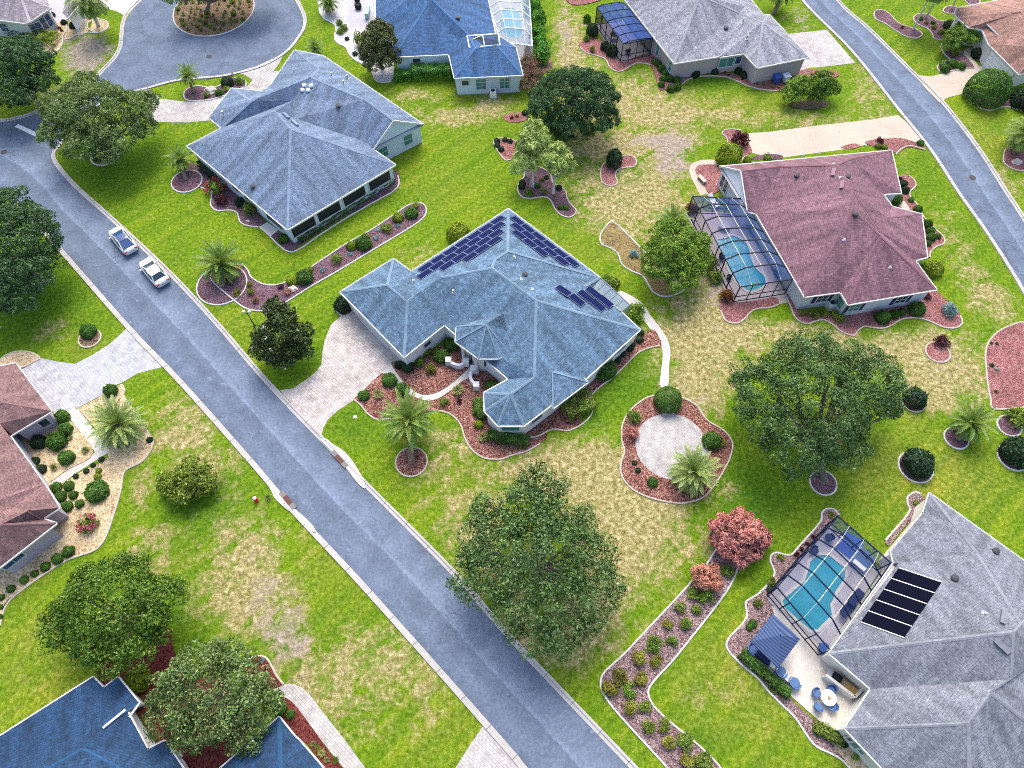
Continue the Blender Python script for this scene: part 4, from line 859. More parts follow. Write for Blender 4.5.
hC.opening(zA,'300,440',.9,.8,1.5,pane='window_glass'); hC.opening(zA,'560,712',1.7,.9,1.7,pane='teal_glass'); hC.opening(zA,'905,450',1.4,.7,1.7); hC.opening(zA,'640,690',1.3,.8,1.6)
hC.opening(zA,'140,418',4.8,2.2,1.15,'garage_door','white_trim',bars=(1,4))
# lanai screen roof at the back corner
m = MB(); q = [hC.P[n]-hC.o for n in ('Q','L1','L2')]; zz = Vector((0,0,.05))
l3 = at(*zA(930,325),2.8)-hC.o; c4 = [hC.P['Q']-hC.o, l3, hC.P['L1']-hC.o, hC.P['L2']-hC.o]
for i in range(4): m.bar(c4[i]+zz, c4[(i+1)%4]+zz, .07)
for k in (.2,.4,.6,.8): m.bar(c4[0].lerp(c4[1],k)+zz, c4[3].lerp(c4[2],k)+zz, .04)
for k in range(3): m.bar(c4[0].lerp(c4[1],.1+.3*k)+zz, c4[3].lerp(c4[2],.3+.3*k)+zz, .03)
for p in (c4[0], c4[1], c4[0].lerp(c4[1],.5)): m.bar(p, (p.x,p.y,0), .1)
lf = m.build('lanai_frame', M('slate_metal'), hC.root); m = MB(); m.add(c4, [(0,1,2,3)]); m.add([c4[0],c4[1],(c4[1].x,c4[1].y,0),(c4[0].x,c4[0].y,0)], [(0,1,2,3)]); m.build('screen', M('screen_pale'), lf)
# entry: two columns, wing walls
pe = MB()
for xy in ('416,498','430,492','456,535'):
    p = at(*zA(*map(float,xy.split(','))))-hC.o; pe.lathe([(.26,0),(.26,.2),(.18,.24),(.16,2.6),(.24,2.7),(.24,3.15)], p, 12)
ring = [at(*zA(x,y),3.25)-hC.o for x,y in ((430,470),(461,493),(524,493),(548,466),(545,430))]; ctr = at(*zA(485,385),3.25)-hC.o
ring = [q+(Vector((ctr.x,ctr.y,q.z))-q).normalized()*.55 for q in ring]; wm_ = MB()
for a, b in zip(ring, ring[1:]): wm_.add([(a.x,a.y,0),(b.x,b.y,0),(b.x,b.y,3.2),(a.x,a.y,3.2)], [(0,1,2,3)])
bay = wm_.build('entry_bay', M('white_stucco'), hC.root); wm_ = MB()
for a, b in list(zip(ring, ring[1:]))[1:3]:
    d = (b-a); d.z = 0; L = d.length; d.normalize(); n = Vector((d.y,-d.x,0)); n = n if n.dot(a-ctr) > 0 else -n; c_ = (a+b)/2; wm_.box((c_.x+n.x*.02,c_.y+n.y*.02,1.75),(L*.55,.06,1.6),math.atan2(d.y,d.x))
wm_.build('pane', M('window_glass'), bay)
pe.build('porch_column', M('white_trim'), hC.root)
for P in (pts(zP,'580,115 600,130 635,138 665,120'), pts(zP,'700,155 685,185 695,215 715,235')):
    w = MB(); Q = [at(*p)-hC.o for p in smooth(P, False, 4)]; kerb_mesh(w, [Vector(q) for q in Q], [(-.14,0),(-.14,.75),(.14,.75),(.14,0)])
    for q in (Q[0], Q[-1]): w.box((q.x,q.y,.45),(.6,.6,.9))
    w.build('garden_wall', M('white_stucco'), hC.root)

# ---- house with dark screened porch ------------------------------------------------
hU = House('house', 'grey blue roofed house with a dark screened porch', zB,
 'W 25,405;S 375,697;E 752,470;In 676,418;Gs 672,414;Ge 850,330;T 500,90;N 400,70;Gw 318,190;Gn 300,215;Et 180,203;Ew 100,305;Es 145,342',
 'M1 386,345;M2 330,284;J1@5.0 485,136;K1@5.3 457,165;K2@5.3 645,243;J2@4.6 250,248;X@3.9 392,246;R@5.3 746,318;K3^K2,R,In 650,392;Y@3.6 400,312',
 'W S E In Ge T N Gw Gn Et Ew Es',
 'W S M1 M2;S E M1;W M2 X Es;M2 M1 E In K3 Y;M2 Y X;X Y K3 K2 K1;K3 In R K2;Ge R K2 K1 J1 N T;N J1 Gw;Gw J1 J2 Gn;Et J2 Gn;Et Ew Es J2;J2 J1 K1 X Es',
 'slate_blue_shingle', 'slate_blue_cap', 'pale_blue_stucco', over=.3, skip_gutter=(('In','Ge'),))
hU.capm = 'slate_blue_cap'
m = MB(); q = [hU.P['In'], hU.P['Ge'], hU.P['R']]; cc = Vector((0,0,0)); ins = (hU.P['J1']-hU.P['R']); ins.z = 0; ins = ins.normalized()*.35
q = [p-hU.o+ins for p in q]; m.add([q[0],q[1],q[2]], [(0,1,2)]); m.build('gable', M('pale_blue_stucco'), hU.root)
m = MB(); m.bar(hU.P['In']-hU.o, hU.P['R']-hU.o, .12, .2); m.bar(hU.P['R']-hU.o, hU.P['Ge']-hU.o, .12, .2); m.build('rake_board', M('white_trim'), hU.root)
for xy in ('428,210','434,193','458,195','448,211'): hU.vent(zB, xy, 'dome')
hU.vent(zB,'553,267','dark'); hU.vent(zB,'255,548','dark'); hU.vent(zB,'530,158','pipe'); hU.vent(zB,'585,170','pipe',.11,.6); hU.vent(zB,'572,185','pipe'); hU.vent(zB,'152,296','pipe',.12,.6); hU.vent(zB,'370,302','box'); hU.vent(zB,'400,327','box')
for k in range(4):
    x = 432+k*88; y = 688-k*54.5
    hU.opening(zB, f'{x},{y}', 3.05, 1.5, 1.55, 'porch_screen', 'black_screen', bars=(1,1))
hU.opening(zB,'340,690',3.0,1.5,1.55,'porch_screen','black_screen'); hU.opening(zB,'795,378',1.2,1.5,1.5,pane='teal_glass',bars=(1,2)); hU.opening(zB,'708,420',1.2,1.5,1.5,pane='teal_glass',bars=(1,2)); hU.opening(zB,'205,575',1.2,1.2,1.6); hU.opening(zB,'245,610',1.0,1.2,1.6)

# ---- plum roofed house ------------------------------------------------
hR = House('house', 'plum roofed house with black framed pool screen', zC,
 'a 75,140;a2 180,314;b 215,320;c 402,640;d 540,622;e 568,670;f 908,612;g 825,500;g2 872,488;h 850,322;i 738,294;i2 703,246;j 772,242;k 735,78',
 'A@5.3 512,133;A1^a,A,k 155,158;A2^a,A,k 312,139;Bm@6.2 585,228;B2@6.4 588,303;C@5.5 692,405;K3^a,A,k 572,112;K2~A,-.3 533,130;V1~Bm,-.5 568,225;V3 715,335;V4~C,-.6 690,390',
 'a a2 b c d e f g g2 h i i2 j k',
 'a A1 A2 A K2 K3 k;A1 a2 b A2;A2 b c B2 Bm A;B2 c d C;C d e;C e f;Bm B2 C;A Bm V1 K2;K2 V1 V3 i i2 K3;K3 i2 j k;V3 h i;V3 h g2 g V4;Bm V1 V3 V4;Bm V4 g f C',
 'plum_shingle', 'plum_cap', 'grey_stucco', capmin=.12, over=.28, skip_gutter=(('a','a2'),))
hR.capm = 'plum_vent'
m = MB(); m.add([hR.P['a']-hR.o+Vector((.3,0,-.05)), hR.P['a2']-hR.o+Vector((.3,0,-.05)), hR.P['A1']-hR.o+Vector((.3,0,-.05))], [(0,1,2)]); m.build('gable', M('white_stucco'), hR.root)
m = MB(); m.bar(hR.P['a']-hR.o, hR.P['A1']-hR.o, .14, .22); m.bar(hR.P['A1']-hR.o, hR.P['a2']-hR.o, .14, .22); m.build('rake_board', M('white_trim'), hR.root)
hR.vent(zC,'595,325','dark'); hR.vent(zC,'370,177','dark'); hR.vent(zC,'512,165','box'); hR.vent(zC,'545,213','box'); hR.vent(zC,'541,182','pipe',.10,.16); hR.vent(zC,'480,100','pipe'); hR.vent(zC,'432,100','pipe'); hR.vent(zC,'514,130','pipe',.10,.16); hR.vent(zC,'567,180','dark'); hR.vent(zC,'553,420','pipe',.10,.16); hR.vent(zC,'729,526','pipe',.10,.16)
hR.opening(zC,'472,642',1.2,1.2,1.6,bars=(2,2),shutters='navy_fabric'); hR.opening(zC,'537,662',1.1,1.4,1.5,pane='teal_glass',bars=(1,2)); hR.opening(zC,'590,684',1.2,1.3,1.5,pane='teal_glass',bars=(2,2),shutters='navy_fabric'); hR.opening(zC,'770,653',1.2,1.3,1.5,bars=(2,2),shutters='navy_fabric'); hR.opening(zC,'103,205',.8,2.0,1.5,bars=(1,3),frame='white_trim'); hR.opening(zC,'95,180',.9,1.8,1.5,bars=(1,2))

# ---- grey roofed house ------------------------------------------------
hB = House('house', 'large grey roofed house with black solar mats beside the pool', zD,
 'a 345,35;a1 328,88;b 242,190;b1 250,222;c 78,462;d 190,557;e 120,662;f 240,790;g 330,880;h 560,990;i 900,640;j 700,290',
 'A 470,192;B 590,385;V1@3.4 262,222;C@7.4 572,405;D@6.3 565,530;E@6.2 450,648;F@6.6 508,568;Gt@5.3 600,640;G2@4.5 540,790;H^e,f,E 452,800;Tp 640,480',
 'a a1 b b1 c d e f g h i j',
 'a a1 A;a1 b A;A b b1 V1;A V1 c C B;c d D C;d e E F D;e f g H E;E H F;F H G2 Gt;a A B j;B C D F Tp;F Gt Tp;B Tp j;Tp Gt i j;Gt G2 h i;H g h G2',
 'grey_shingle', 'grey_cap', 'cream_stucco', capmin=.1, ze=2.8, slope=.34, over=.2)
hB.capm = 'grey_cap'
m_spots = []
def mats(H, conv, A, B, C, n):
    """solar heating mats: strips between corner A (eave), B (up slope) and C (along the eave)"""
    a, b, c = [H.on_roof(*conv(*q)) for q in (A,B,C)]; nn = a[1]; a, b, c = a[0], b[0], c[0]
    for k in range(n):
        p0 = a.lerp(c, k/n); p1 = a.lerp(c, (k+.95)/n); d = b-a; L = nn*.09
        m = MB(); V = [p0+L, p1+L, p1+d+L, p0+d+L]; Wv = [p-nn*.05 for p in V]
        m.add(V+Wv, [(0,1,2,3),(0,4,5,1),(1,5,6,2),(2,6,7,3),(3,7,4,0)])
        for q in range(1,6): 
            s0 = V[0].lerp(V[1], q/6)+nn*.006; m.bar(s0, s0+d, .02, .02)
        m.build('solar_mat', M('solar_mat'), H.root)
q0 = hB.on_roof(*zD(262,236)); q1 = hB.on_roof(*zD(160,380)); q2 = hB.on_roof(*zD(376,274)); m = MB()
for k in range(6): a_ = q0[0].lerp(q1[0], k/5-.01); m.bar(a_+q0[1]*.05, a_+(q2[0]-q0[0])+q0[1]*.05, .07, .08)
m.build('mat_batten', M('galvanised'), hB.root)
mats(hB, zD, (262,236), (376,274), (160,380), 5)
hB.vent(zD,'411,262','dark'); hB.vent(zD,'493,355','pipe',.11,.16); hB.vent(zD,'541,364','box'); hB.vent(zD,'538,442','box'); hB.vent(zD,'520,190','dark')
hB.opening(zU,'265,470',.6,.8,1.4,'wall_panel','pink_panel'); hB.opening(zU,'345,545',1.5,1.3,1.4,pane='teal_glass'); hB.opening(zU,'428,612',.6,.8,1.4,'wall_panel','pink_panel')

# ---- bright blue roofed house ------------------------------------------------
hT = House('house', 'bright blue roofed house with pale blue walls and a hedge', zE,
 'l0 80,-150;l1 80,120;l2 165,170;a 172,291;b 455,278;c 484,399;d 833,385;e 797,240;f 692,172;g 655,0;h 620,-170;i 350,-260',
 'P 337,35;Pt 330,-20;Q^a,b,P 505,205;R2@4.3 700,232;R^c,d,R2 590,246;T 372,0;U^P,Q,T 555,178;Tb 540,-20;Tc 345,-80',
 'l0 l1 l2 a b c d e f g h i',
 'l0 l1 l2 Pt Tc;l2 a P Pt;a b Q P;P Q U T Pt;b c R U Q;c d R2 R;d e R2;e f U R R2;T U f g Tb;Tc Pt T Tb h i;Tb g h;l0 Tc i',
 'bright_blue_shingle', 'bright_blue_cap', 'pale_blue_stucco', capmin=.1, over=.3)
hT.vent(zE,'502,95','dark')
hT.opening(zE,'290,312',1.0,1.3,1.6,pane='window_glass',bars=(1,2)); hT.opening(zE,'538,416',.9,.8,1.8); hT.opening(zE,'620,425',1.3,1.6,1.5,pane='teal_glass',bars=(2,3)); hT.opening(zE,'740,418',1.3,1.6,1.5,pane='teal_glass',bars=(2,3))
# flat screened light well on the roof
m = MB(); q = [at(*zE(x,y),3.9)-hT.o for x, y in ((548,185),(708,174),(716,232),(560,244))]
for i in range(4): m.bar(q[i], q[(i+1)%4], .16)
m.bar(q[0].lerp(q[1],.5), q[3].lerp(q[2],.5), .1); m.bar(q[0].lerp(q[3],.45), q[0].lerp(q[1],.5), .08)
lw = m.build('light_well_frame', M('white_metal'), hT.root); m = MB(); m.add([p-Vector((0,0,.05)) for p in q], [(3,2,1,0)]); m.build('screen', M('screen_dark'), lw)

# ---- pale grey roofed house ------------------------------------------------
hG = House('house', 'pale grey roofed house with taupe walls and dark screened lanai', zF,
 'a 150,0;b 360,270;c 553,240;c2 556,243;d 658,228;e 713,289;f 935,244;g 765,62;h 740,64;h2 640,-60;i 250,-160',
 'P 470,-20;V@4.0 638,55;K 738,95;Q 660,30;Q2 600,-60',
 'a b c c2 d e f g h h2 i',
 'a b P;b c V P;c d e K V;K e f;K f g;V K g h Q;P V Q Q2;Q h h2 Q2;a P Q2 i;Q2 h2 i',
 'pale_grey_shingle', 'pale_grey_cap', 'taupe_stucco', capmin=.12, over=.3)
hG.vent(zF,'652,95','pipe',.12,.6); hG.vent(zF,'668,165','pipe',.12,.6); hG.vent(zF,'580,122','dark')
hG.opening(zF,'290,210',.7,1.6,1.5,pane='teal_glass',bars=(1,2)); hG.opening(zF,'344,280',.7,1.6,1.5,pane='teal_glass',bars=(1,2)); hG.opening(zF,'580,262',2.2,1.4,1.6,pane='teal_glass',bars=(2,1)); hG.opening(zF,'632,247',1.0,1.2,1.7,pane='blue_glass')

# ---- corner house, top left ------------------------------------------------
hL = House('house', 'mauve grey roofed corner house with a white bay window', zI,
 'a -500,120;b 0,160;c 196,186;d 240,172;e 405,62;f 385,20;g 300,-150;h -200,-260',
 'P 160,-40;P2 -150,-60', 'a b c d e f g h', 'a b P2;b c P P2;c d P;d e P;e f g P;g h P2 P;h a P2',
 'mauve_grey_shingle', 'mauve_grey_cap', 'light_grey_stucco', ze=2.9)
hL.opening(zI,'18,195',1.1,1.2,1.5,pane='blue_glass',bars=(2,2)); hL.opening(zI,'290,215',1.5,1.7,1.5,pane='blue_glass',bars=(2,2)); hL.opening(zI,'345,175',.8,1.7,1.5,pane='blue_glass',bars=(1,2)); hL.opening(zI,'378,145',.8,1.7,1.5,pane='blue_glass',bars=(1,2))
hL2 = House('garage', 'low pale garage wing of the corner house by the tan garden', zI,
 'a 498,100;b 535,150;c 640,30;d 640,-120;e 560,-120', 'P@3.6 590,-40', 'a b c d e', 'a b P;b c P;c d P;d e P;e a P', 'mauve_grey_shingle', 'mauve_grey_cap', 'white_stucco', ze=2.6)

# ---- terracotta roofed house, top right ------------------------------------------------
hH = House('house', 'terracotta roofed house with white garage door and bay window', zH,
 'a 380,97;b 405,125;c 478,192;d 575,205;d2 640,215;e 620,308;f 832,520;g 1100,420;h 1200,-80;i 900,-40;j 400,55',
 'P@5.3 850,80;R@5.3 985,330;R2@5.3 1060,60', 'a b c d e f g h i j',
 'j a b P;b c d P;d e f R P;f g R;R g h R2;P R R2;P R2 h i;j P i', 'terracotta_shingle', 'terracotta_cap', 'cream_stucco', capmin=.1)
hH.sub_roof(zH, 3.5, '572,130 742,297 815,285 860,250', '800,90 900,180', [5.0,5.0], mat='terracotta_shingle', cap='terracotta_cap')
hH.opening(zH,'410,180',2.0,1.7,1.5,pane='blue_glass',bars=(3,2)); hH.opening(zH,'495,215',.9,1.6,1.5,pane='blue_glass',bars=(1,2)); hH.opening(zH,'700,460',4.9,2.2,1.15,'garage_door','plastic_white',bars=(1,4))

# ---- rose roofed house, left ------------------------------------------------
hJ = House('house', 'rose roofed house with tan gravel garden and long wall', zJ,
 'a 98,85;b 330,392;c 72,545;c2 10,476;d 268,838;e 284,858;e2 380,1010;f 270,1080;g 360,1110;h -40,1420;i -700,1100;j -500,200',
 'P@4.6 0,335;V@4.0 0,470;R@4.9 -120,1000;V2@3.6 90,1005;G@4.3 180,1030;R2@4.9 0,1120;Pt@6 -380,760', 'a b c c2 d e e2 f g h i j',
 'a b P;b c c2 V P;c2 d e R V;e e2 G V2 R;e2 f G;f g R2 V2 G;V2 R2 R;g h R2;R2 h i Pt R;V R Pt P;a P Pt j;Pt i j', 'rose_shingle', 'rose_cap', 'mauve_stucco', capmin=.12)
hJ.opening(zK,'85,492',1.8,.8,1.7,pane='blue_glass',bars=(2,1)); hJ.opening(zJ,'345,510',.8,1.2,1.4,pane='window_glass')

# ---- navy roofed house, lower left ------------------------------------------------
hN = House('house', 'navy roofed house with white rake boards under two trees', zG,
 'a 280,112;b 312,145;c 355,112;d 420,192;e 312,265;e2 380,210;f 445,330;g 495,304;h 560,400;i 300,560;j -420,620;k -300,480',
 'P 0,470;E^a,b,P 312,265;R^a,b,P 250,330;Q@4.2 420,420', 'a b c d e2 f g h i j k',
 'a b E R P k;b c d E;d e2 E;E e2 f Q R;f g h Q;P R Q h i j;P j k', 'navy_shingle', 'navy_cap', 'white_stucco', capmin=.25)
m = MB()
m.bar(hN.P['E']-hN.o+Vector((0,0,.06)), hN.P['e2']-hN.o+Vector((0,0,.06)), .18, .16); p = at(*zG(390,232),2.75)-hN.o; m.bar(p, hN.P['d']-hN.o+Vector((0,0,.02)), .16, .14); m.build('rake_board', M('white_trim'), hN.root)
m = MB()
for x, y in ((425,290),(540,350)):
    p = at(*zG(x,y))-hN.o; m.box((p.x,p.y,1.2),(.5,.5,2.4),math.radians(43))
m.build('porch_column', M('white_stucco'), hN.root)
hN2 = House('garage', 'navy roofed garage beside the pale paver walk', zG,
 'a 665,386;b 840,233;c 888,292;c2 900,302;d 985,400;e 1120,560;f 700,640;g 560,500', 'P@4.9 850,480;Q@5.0 870,520', 'a b c c2 d e f g', 'a b P;b c c2 d Q P;d e Q;Q e f;f g P Q;g a P', 'navy_shingle', 'navy_cap', 'white_stucco', capmin=.25)
sheet('path', pts(zG,'425,270 440,260 455,310 490,290 530,262 545,280 520,320 460,335'), .05, 'grey_deck', 'grey entry slab of the navy roofed house')
# ------------------------------------------------------------------ pool cages
def cage(label, conv, tops, frame, scr, beams=6, rise=.9, zt=2.7, ends=(True,True), w=.10, inset=.22, purl='white_metal', roofscr=None):
    """aluminium pool cage: A-B outer wall top, C-D along the house eave; portal beams with bent knees, purlins, posts, screen cloth"""
    A, B, C, D = [at(*p, zt) for p in pts(conv, tops)]; o = Vector(((A.x+B.x)/2,(A.y+B.y)/2,0)); r = tag(empty('pool_cage', o), label, 'pool cage')
    A, B, C, D = A-o, B-o, C-o, D-o; up = Vector((0,0,rise)); f = MB(); pl = MB(); cloth = MB(); dn = lambda p: Vector((p.x,p.y,0))
    def pt(t, u):
        p = A.lerp(B,t).lerp(D.lerp(C,t),u); k = min(u/inset,(1-u)/inset,1); e = min(t/.12,(1-t)/.12,1) if rise > .3 else 1
        return p+up*min(k, max(e,0))
    us = [0,inset,.5,1-inset,1]
    for i in range(beams+1):
        t = i/beams; P = [pt(t,u) for u in us]
        for a, b in zip(P, P[1:]): f.bar(a, b, w)
        f.bar(P[0], dn(P[0]), w)
    for u in us:
        P = [pt(i/beams,u) for i in range(beams+1)]; tgt = f if u in (0,1) else pl
        for a, b in zip(P, P[1:]): tgt.bar(a, b, w*.8 if u in (0,1) else .04)
    for a, b in ((A,B),): f.bar(dn(a)+Vector((0,0,.95)), dn(b)+Vector((0,0,.95)), .06); f.bar(dn(a)+Vector((0,0,.08)), dn(b)+Vector((0,0,.08)), .1)
    for e, (a, b) in zip(ends, ((A,D),(B,C))):
        if not e: continue
        for z in (.08,.95): f.bar(dn(a)+Vector((0,0,z)), dn(b)+Vector((0,0,z)), .07)
        n = 4
        for k in range(1,n+1): p = a.lerp(b,k/n); f.bar(p, dn(p), .07)
        f.bar(a, b, .09); cloth.add([a,b,dn(b),dn(a)], [(0,1,2,3)])
    cloth.add([A,B,dn(B),dn(A)], [(0,1,2,3)])
    f.build('frame', M(frame), r); pl.build('purlin', M(purl), r)
    V = []; F = []; n = len(us); T = [0,.12]+[.12+.76*i/4 for i in range(1,5)]+[1]
    for t in T:
        for u in us: V.append(pt(t,u))
    for i in range(len(T)-1):
        for j in range(n-1): F.append((i*n+j,(i+1)*n+j,(i+1)*n+j+1,i*n+j+1))
    cloth.build('wall_screen', M(scr), r); rc = MB(); rc.add(V, F); rc.build('roof_screen', M(roofscr or scr), r)
    return r, [dn(p)+o for p in (A,B,C,D)]
def swim(label, conv, outline, steps=None, z=.05, wm='pool_water', sm=True):
    P = [at(*p) for p in (smooth(pts(conv, outline), True, 3) if sm else pts(conv, outline))]; P = ccw(P); o = sum(P, Vector())/len(P)
    r = tag(empty('swimming_pool', o), label, 'swimming pool'); Q = [p-o for p in P]
    m = MB(); m.poly([Vector((q.x,q.y,z-.02)) for q in offset_poly(Q,.02)]); m.build('water', M(wm), r)
    m = MB(); kerb_mesh(m, Q, [(.06,z-.02),(.06,z+.05),(-.24,z+.05),(-.24,z-.02)], True); m.build('coping', M('white_deck'), r)
    if steps:
        m = MB(); S = ccw([at(*p)-o for p in smooth(pts(conv, steps), True, 3)]); m.poly([Vector((q.x,q.y,z-.012)) for q in S]); m.build('step', M('pool_step_water'), r)
    return P
cgB, bB = cage('dark blue framed pool cage of the grey roofed house', zM, '110,560 500,105 838,402 450,962', 'navy_metal', 'screen_blue', 6, .8)
PB = swim('turquoise pool with square shoulders beside the grey roofed house', zM, '365,352 440,352 540,432 545,500 482,590 470,640 450,670 462,738 400,800 368,831 318,836 150,690 140,640 280,520 310,430 315,395', sm=False)
cgR, bR = cage('black framed pool cage against the plum roofed house', zO, '80,105 385,685 722,635 400,120', 'black_metal', 'screen_sky_reflection2', 7, .75)
PR = swim('turquoise pool with curved steps beside the plum roofed house', zO, '235,385 290,375 330,358 370,370 410,395 440,440 455,500 480,560 540,620 550,660 520,690 450,715 400,690 360,650 320,590 290,520 260,450', '250,392 300,382 335,365 375,385 420,420 430,440 380,430 330,425 280,425 255,420')
cgG, bG = cage('dark bronze screened lanai of the pale grey roofed house', zDD, '145,60 368,375 622,328 378,28', 'navy_metal', 'screen_bronze', 5, .25, purl='navy_metal', roofscr='screen_sky_reflection')
cgT, bT = cage('white framed pool cage of the bright blue roofed house', zE, '860,-130 882,235 722,215 610,-130', 'white_metal', 'screen_pool', 8, .9, purl='white_metal', w=.14)
def deck(label, P, holes=(), mat='grey_deck', z=.05): return sheet('patio', P, z, mat, label, thick=z, holes=[[Vector((q.x,q.y,0)) for q in h] for h in holes])
deck('grey pool deck inside the dark blue cage', offset_poly(ccw(bB), -.25), [PB], 'grey_deck'); deck('pinkish grey pool deck inside the black cage', offset_poly(ccw(bR), -.25), [PR], 'pink_deck'); deck('mauve paved floor of the dark screened lanai', offset_poly(ccw(bG), -.2), (), 'grey_deck')
PT = swim('pale turquoise pool under the white framed cage', zE, '720,60 800,50 830,150 820,190 740,185', wm='pool_water'); deck('pale pool deck inside the white cage', offset_poly(ccw(bT), -.2), [PT], 'white_deck')
sheet('patio', pts(zN,'0,215 118,10 150,30 275,140 410,245 470,330 605,410 480,590 470,612 435,618 290,490 90,315'), .06, 'cream_deck', 'cream open air patio of the grey roofed house', thick=.06)
sheet('patio', pts(zE,'800,245 880,245 860,330 855,400 815,405 800,330'), .03, 'pink_deck', 'small pink slab outside the white pool cage')

# ------------------------------------------------------------------ patio furniture
def rbox(mb, c, s, ang, o=Vector((0,0,0))):
    return mb.box(Vector(c)+o, s, ang)
def local(ang): 
    ca, sa = math.cos(ang), math.sin(ang); return lambda x, y, z: Vector((x*ca-y*sa, x*sa+y*ca, z))
def lounger(p, ang, label, fab='navy_fabric', metal='black_metal', group=None):
    r = tag(empty('lounge_chair', p, ang), label, 'lounge chair', group)
    m = MB(); m.box((.25,0,.34),(1.35,.62,.09)); m.build('seat', M(fab), r)
    R = Matrix.Translation((-.42,0,.36)) @ Matrix.Rotation(math.radians(38), 4, 'Y'); m = MB(); m.box((-.34,0,.03),(.72,.62,.09),0,R); m.build('backrest', M(fab), r)
    m = MB()
    for s in (-1,1): m.bar((-.5,s*.32,.3),(.95,s*.32,.3),.05)
    m.build('frame', M(metal), r)
    for x in (-.45,.85):
        for y in (-.3,.3): m = MB(); m.bar((x,y,0),(x,y,.3),.05); m.build('leg', M(metal), r)
def armchair(p, ang, label, fab='sky_fabric', metal='galvanised', group=None, k=1.0):
    r = tag(empty('armchair', p, ang), label, 'chair', group)
    m = MB(); m.lathe([(.001,.34),(.30*k,.34),(.34*k,.38),(.34*k,.44),(.28*k,.47),(.001,.47)],(0,0,0),14); m.build('seat', M(fab), r)
    V = []; F = []; n = 9
    for i in range(n):
        t = math.pi*(-.62+1.24*i/(n-1)); c = math.cos(t); 
        for rr, z in ((.33*k,.40),(.38*k,.55+.28*max(c,0)),(.44*k,.55+.28*max(c,0)),(.40*k,.38)): V.append((-rr*math.cos(t), rr*math.sin(t), z))
    for i in range(n-1):
        for j in range(4): F.append((i*4+j, i*4+(j+1)%4, (i+1)*4+(j+1)%4, (i+1)*4+j))
    m = MB(); m.add(V, F); m.build('backrest', M(fab), r)
    for x in (-.22,.22):
        for y in (-.22,.22): m = MB(); m.bar((x*k*1.15,y*k*1.15,0),(x*k,y*k,.36),.045); m.build('leg', M(metal), r)
def rtable(p, label, rad=.62, h=.72, top='plastic_white', cat='table'):
    r = tag(empty('round_table', p), label, cat); m = MB(); m.lathe([(.001,h-.04),(rad,h-.04),(rad+.02,h-.02),(rad,h),(.001,h)],(0,0,0),24); m.build('tabletop', M(top), r)
    m = MB(); m.lathe([(.32,0),(.30,.04),(.07,.08),(.06,h-.05),(.16,h-.04)],(0,0,0),14); m.build('pedestal', M('galvanised'), r); return r
tp = at(*zN(390,450)); rtable(tp, 'round pale table on the cream patio ringed by four blue chairs')
m = MB(); m.lathe([(.10,0),(.13,.10),(.09,.14),(.001,.15)],(0,0,0),12); tag(m.build('bowl', M('wood_top'), loc=tp+Vector((0,0,.72))), 'small brown bowl on the round pale patio table', 'bowl')
for (x,y), l in zip(((347,430),(355,485),(410,482),(405,418)), ('nearest the screen','nearest the mulch strip','nearest the roof corner','nearest the bar counter')):
    q = at(*zN(x,y)); d = q-tp; armchair(q+d*.12, math.atan2(-d.y,-d.x), f'blue dining chair at the round patio table {l}', 'sky_fabric', group='blue chairs round the patio table')
aw = at(*zN(180,330)); aw2 = at(*zN(242,380)); dr = at(*zN(480,330))-at(*zN(240,120)); fa = math.atan2(1,.9)
armchair(aw, fa, 'blue patio armchair between the canopy and the side table', 'sky_fabric', k=1.25); armchair(aw2, fa, 'blue patio armchair on the open side of the side table', 'sky_fabric', k=1.25); armchair(at(*zN(55,228)), fa-1.2, 'blue armchair under the canopy edge by the mulch strip', 'sky_fabric', k=1.3)
sp = at(*zN(208,357)); r = tag(empty('side_table', sp, fa), 'small grey square table between two blue patio armchairs', 'side table'); m = MB(); m.box((0,0,.46),(.55,.55,.05)); m.build('tabletop', M('galvanised'), r)
for x in (-.22,.22):
    for y in (-.22,.22): m = MB(); m.bar((x,y,0),(x,y,.44),.05); m.build('leg', M('galvanised'), r)
q0, q1 = at(*zN(70,235)), at(*zN(132,285)); ang = math.atan2((q1-q0).y,(q1-q0).x); r = tag(empty('sofa', (q0+q1)/2, ang), 'long navy cushioned sofa at the canopy edge', 'sofa'); L = (q1-q0).length
m = MB(); m.box((0,0,.24),(L,.85,.3)); m.build('frame', M('galvanised'), r)
for i in range(2): m = MB(); m.box(((i-.5)*L/2,.05,.46),(L/2-.05,.7,.16)); m.build('seat', M('navy_fabric'), r)
m = MB(); m.box((0,-.36,.62),(L,.16,.5)); m.build('backrest', M('navy_fabric'), r)
bq = at(*zN(148,300)); m = MB(); m.box((0,0,.22),(.7,.6,.44),ang); m.box((0,0,.47),(.76,.66,.05),ang); tag(m.build('storage_box', M('cream_stucco'), loc=bq), 'low cream box at the end of the navy sofa', 'storage box')
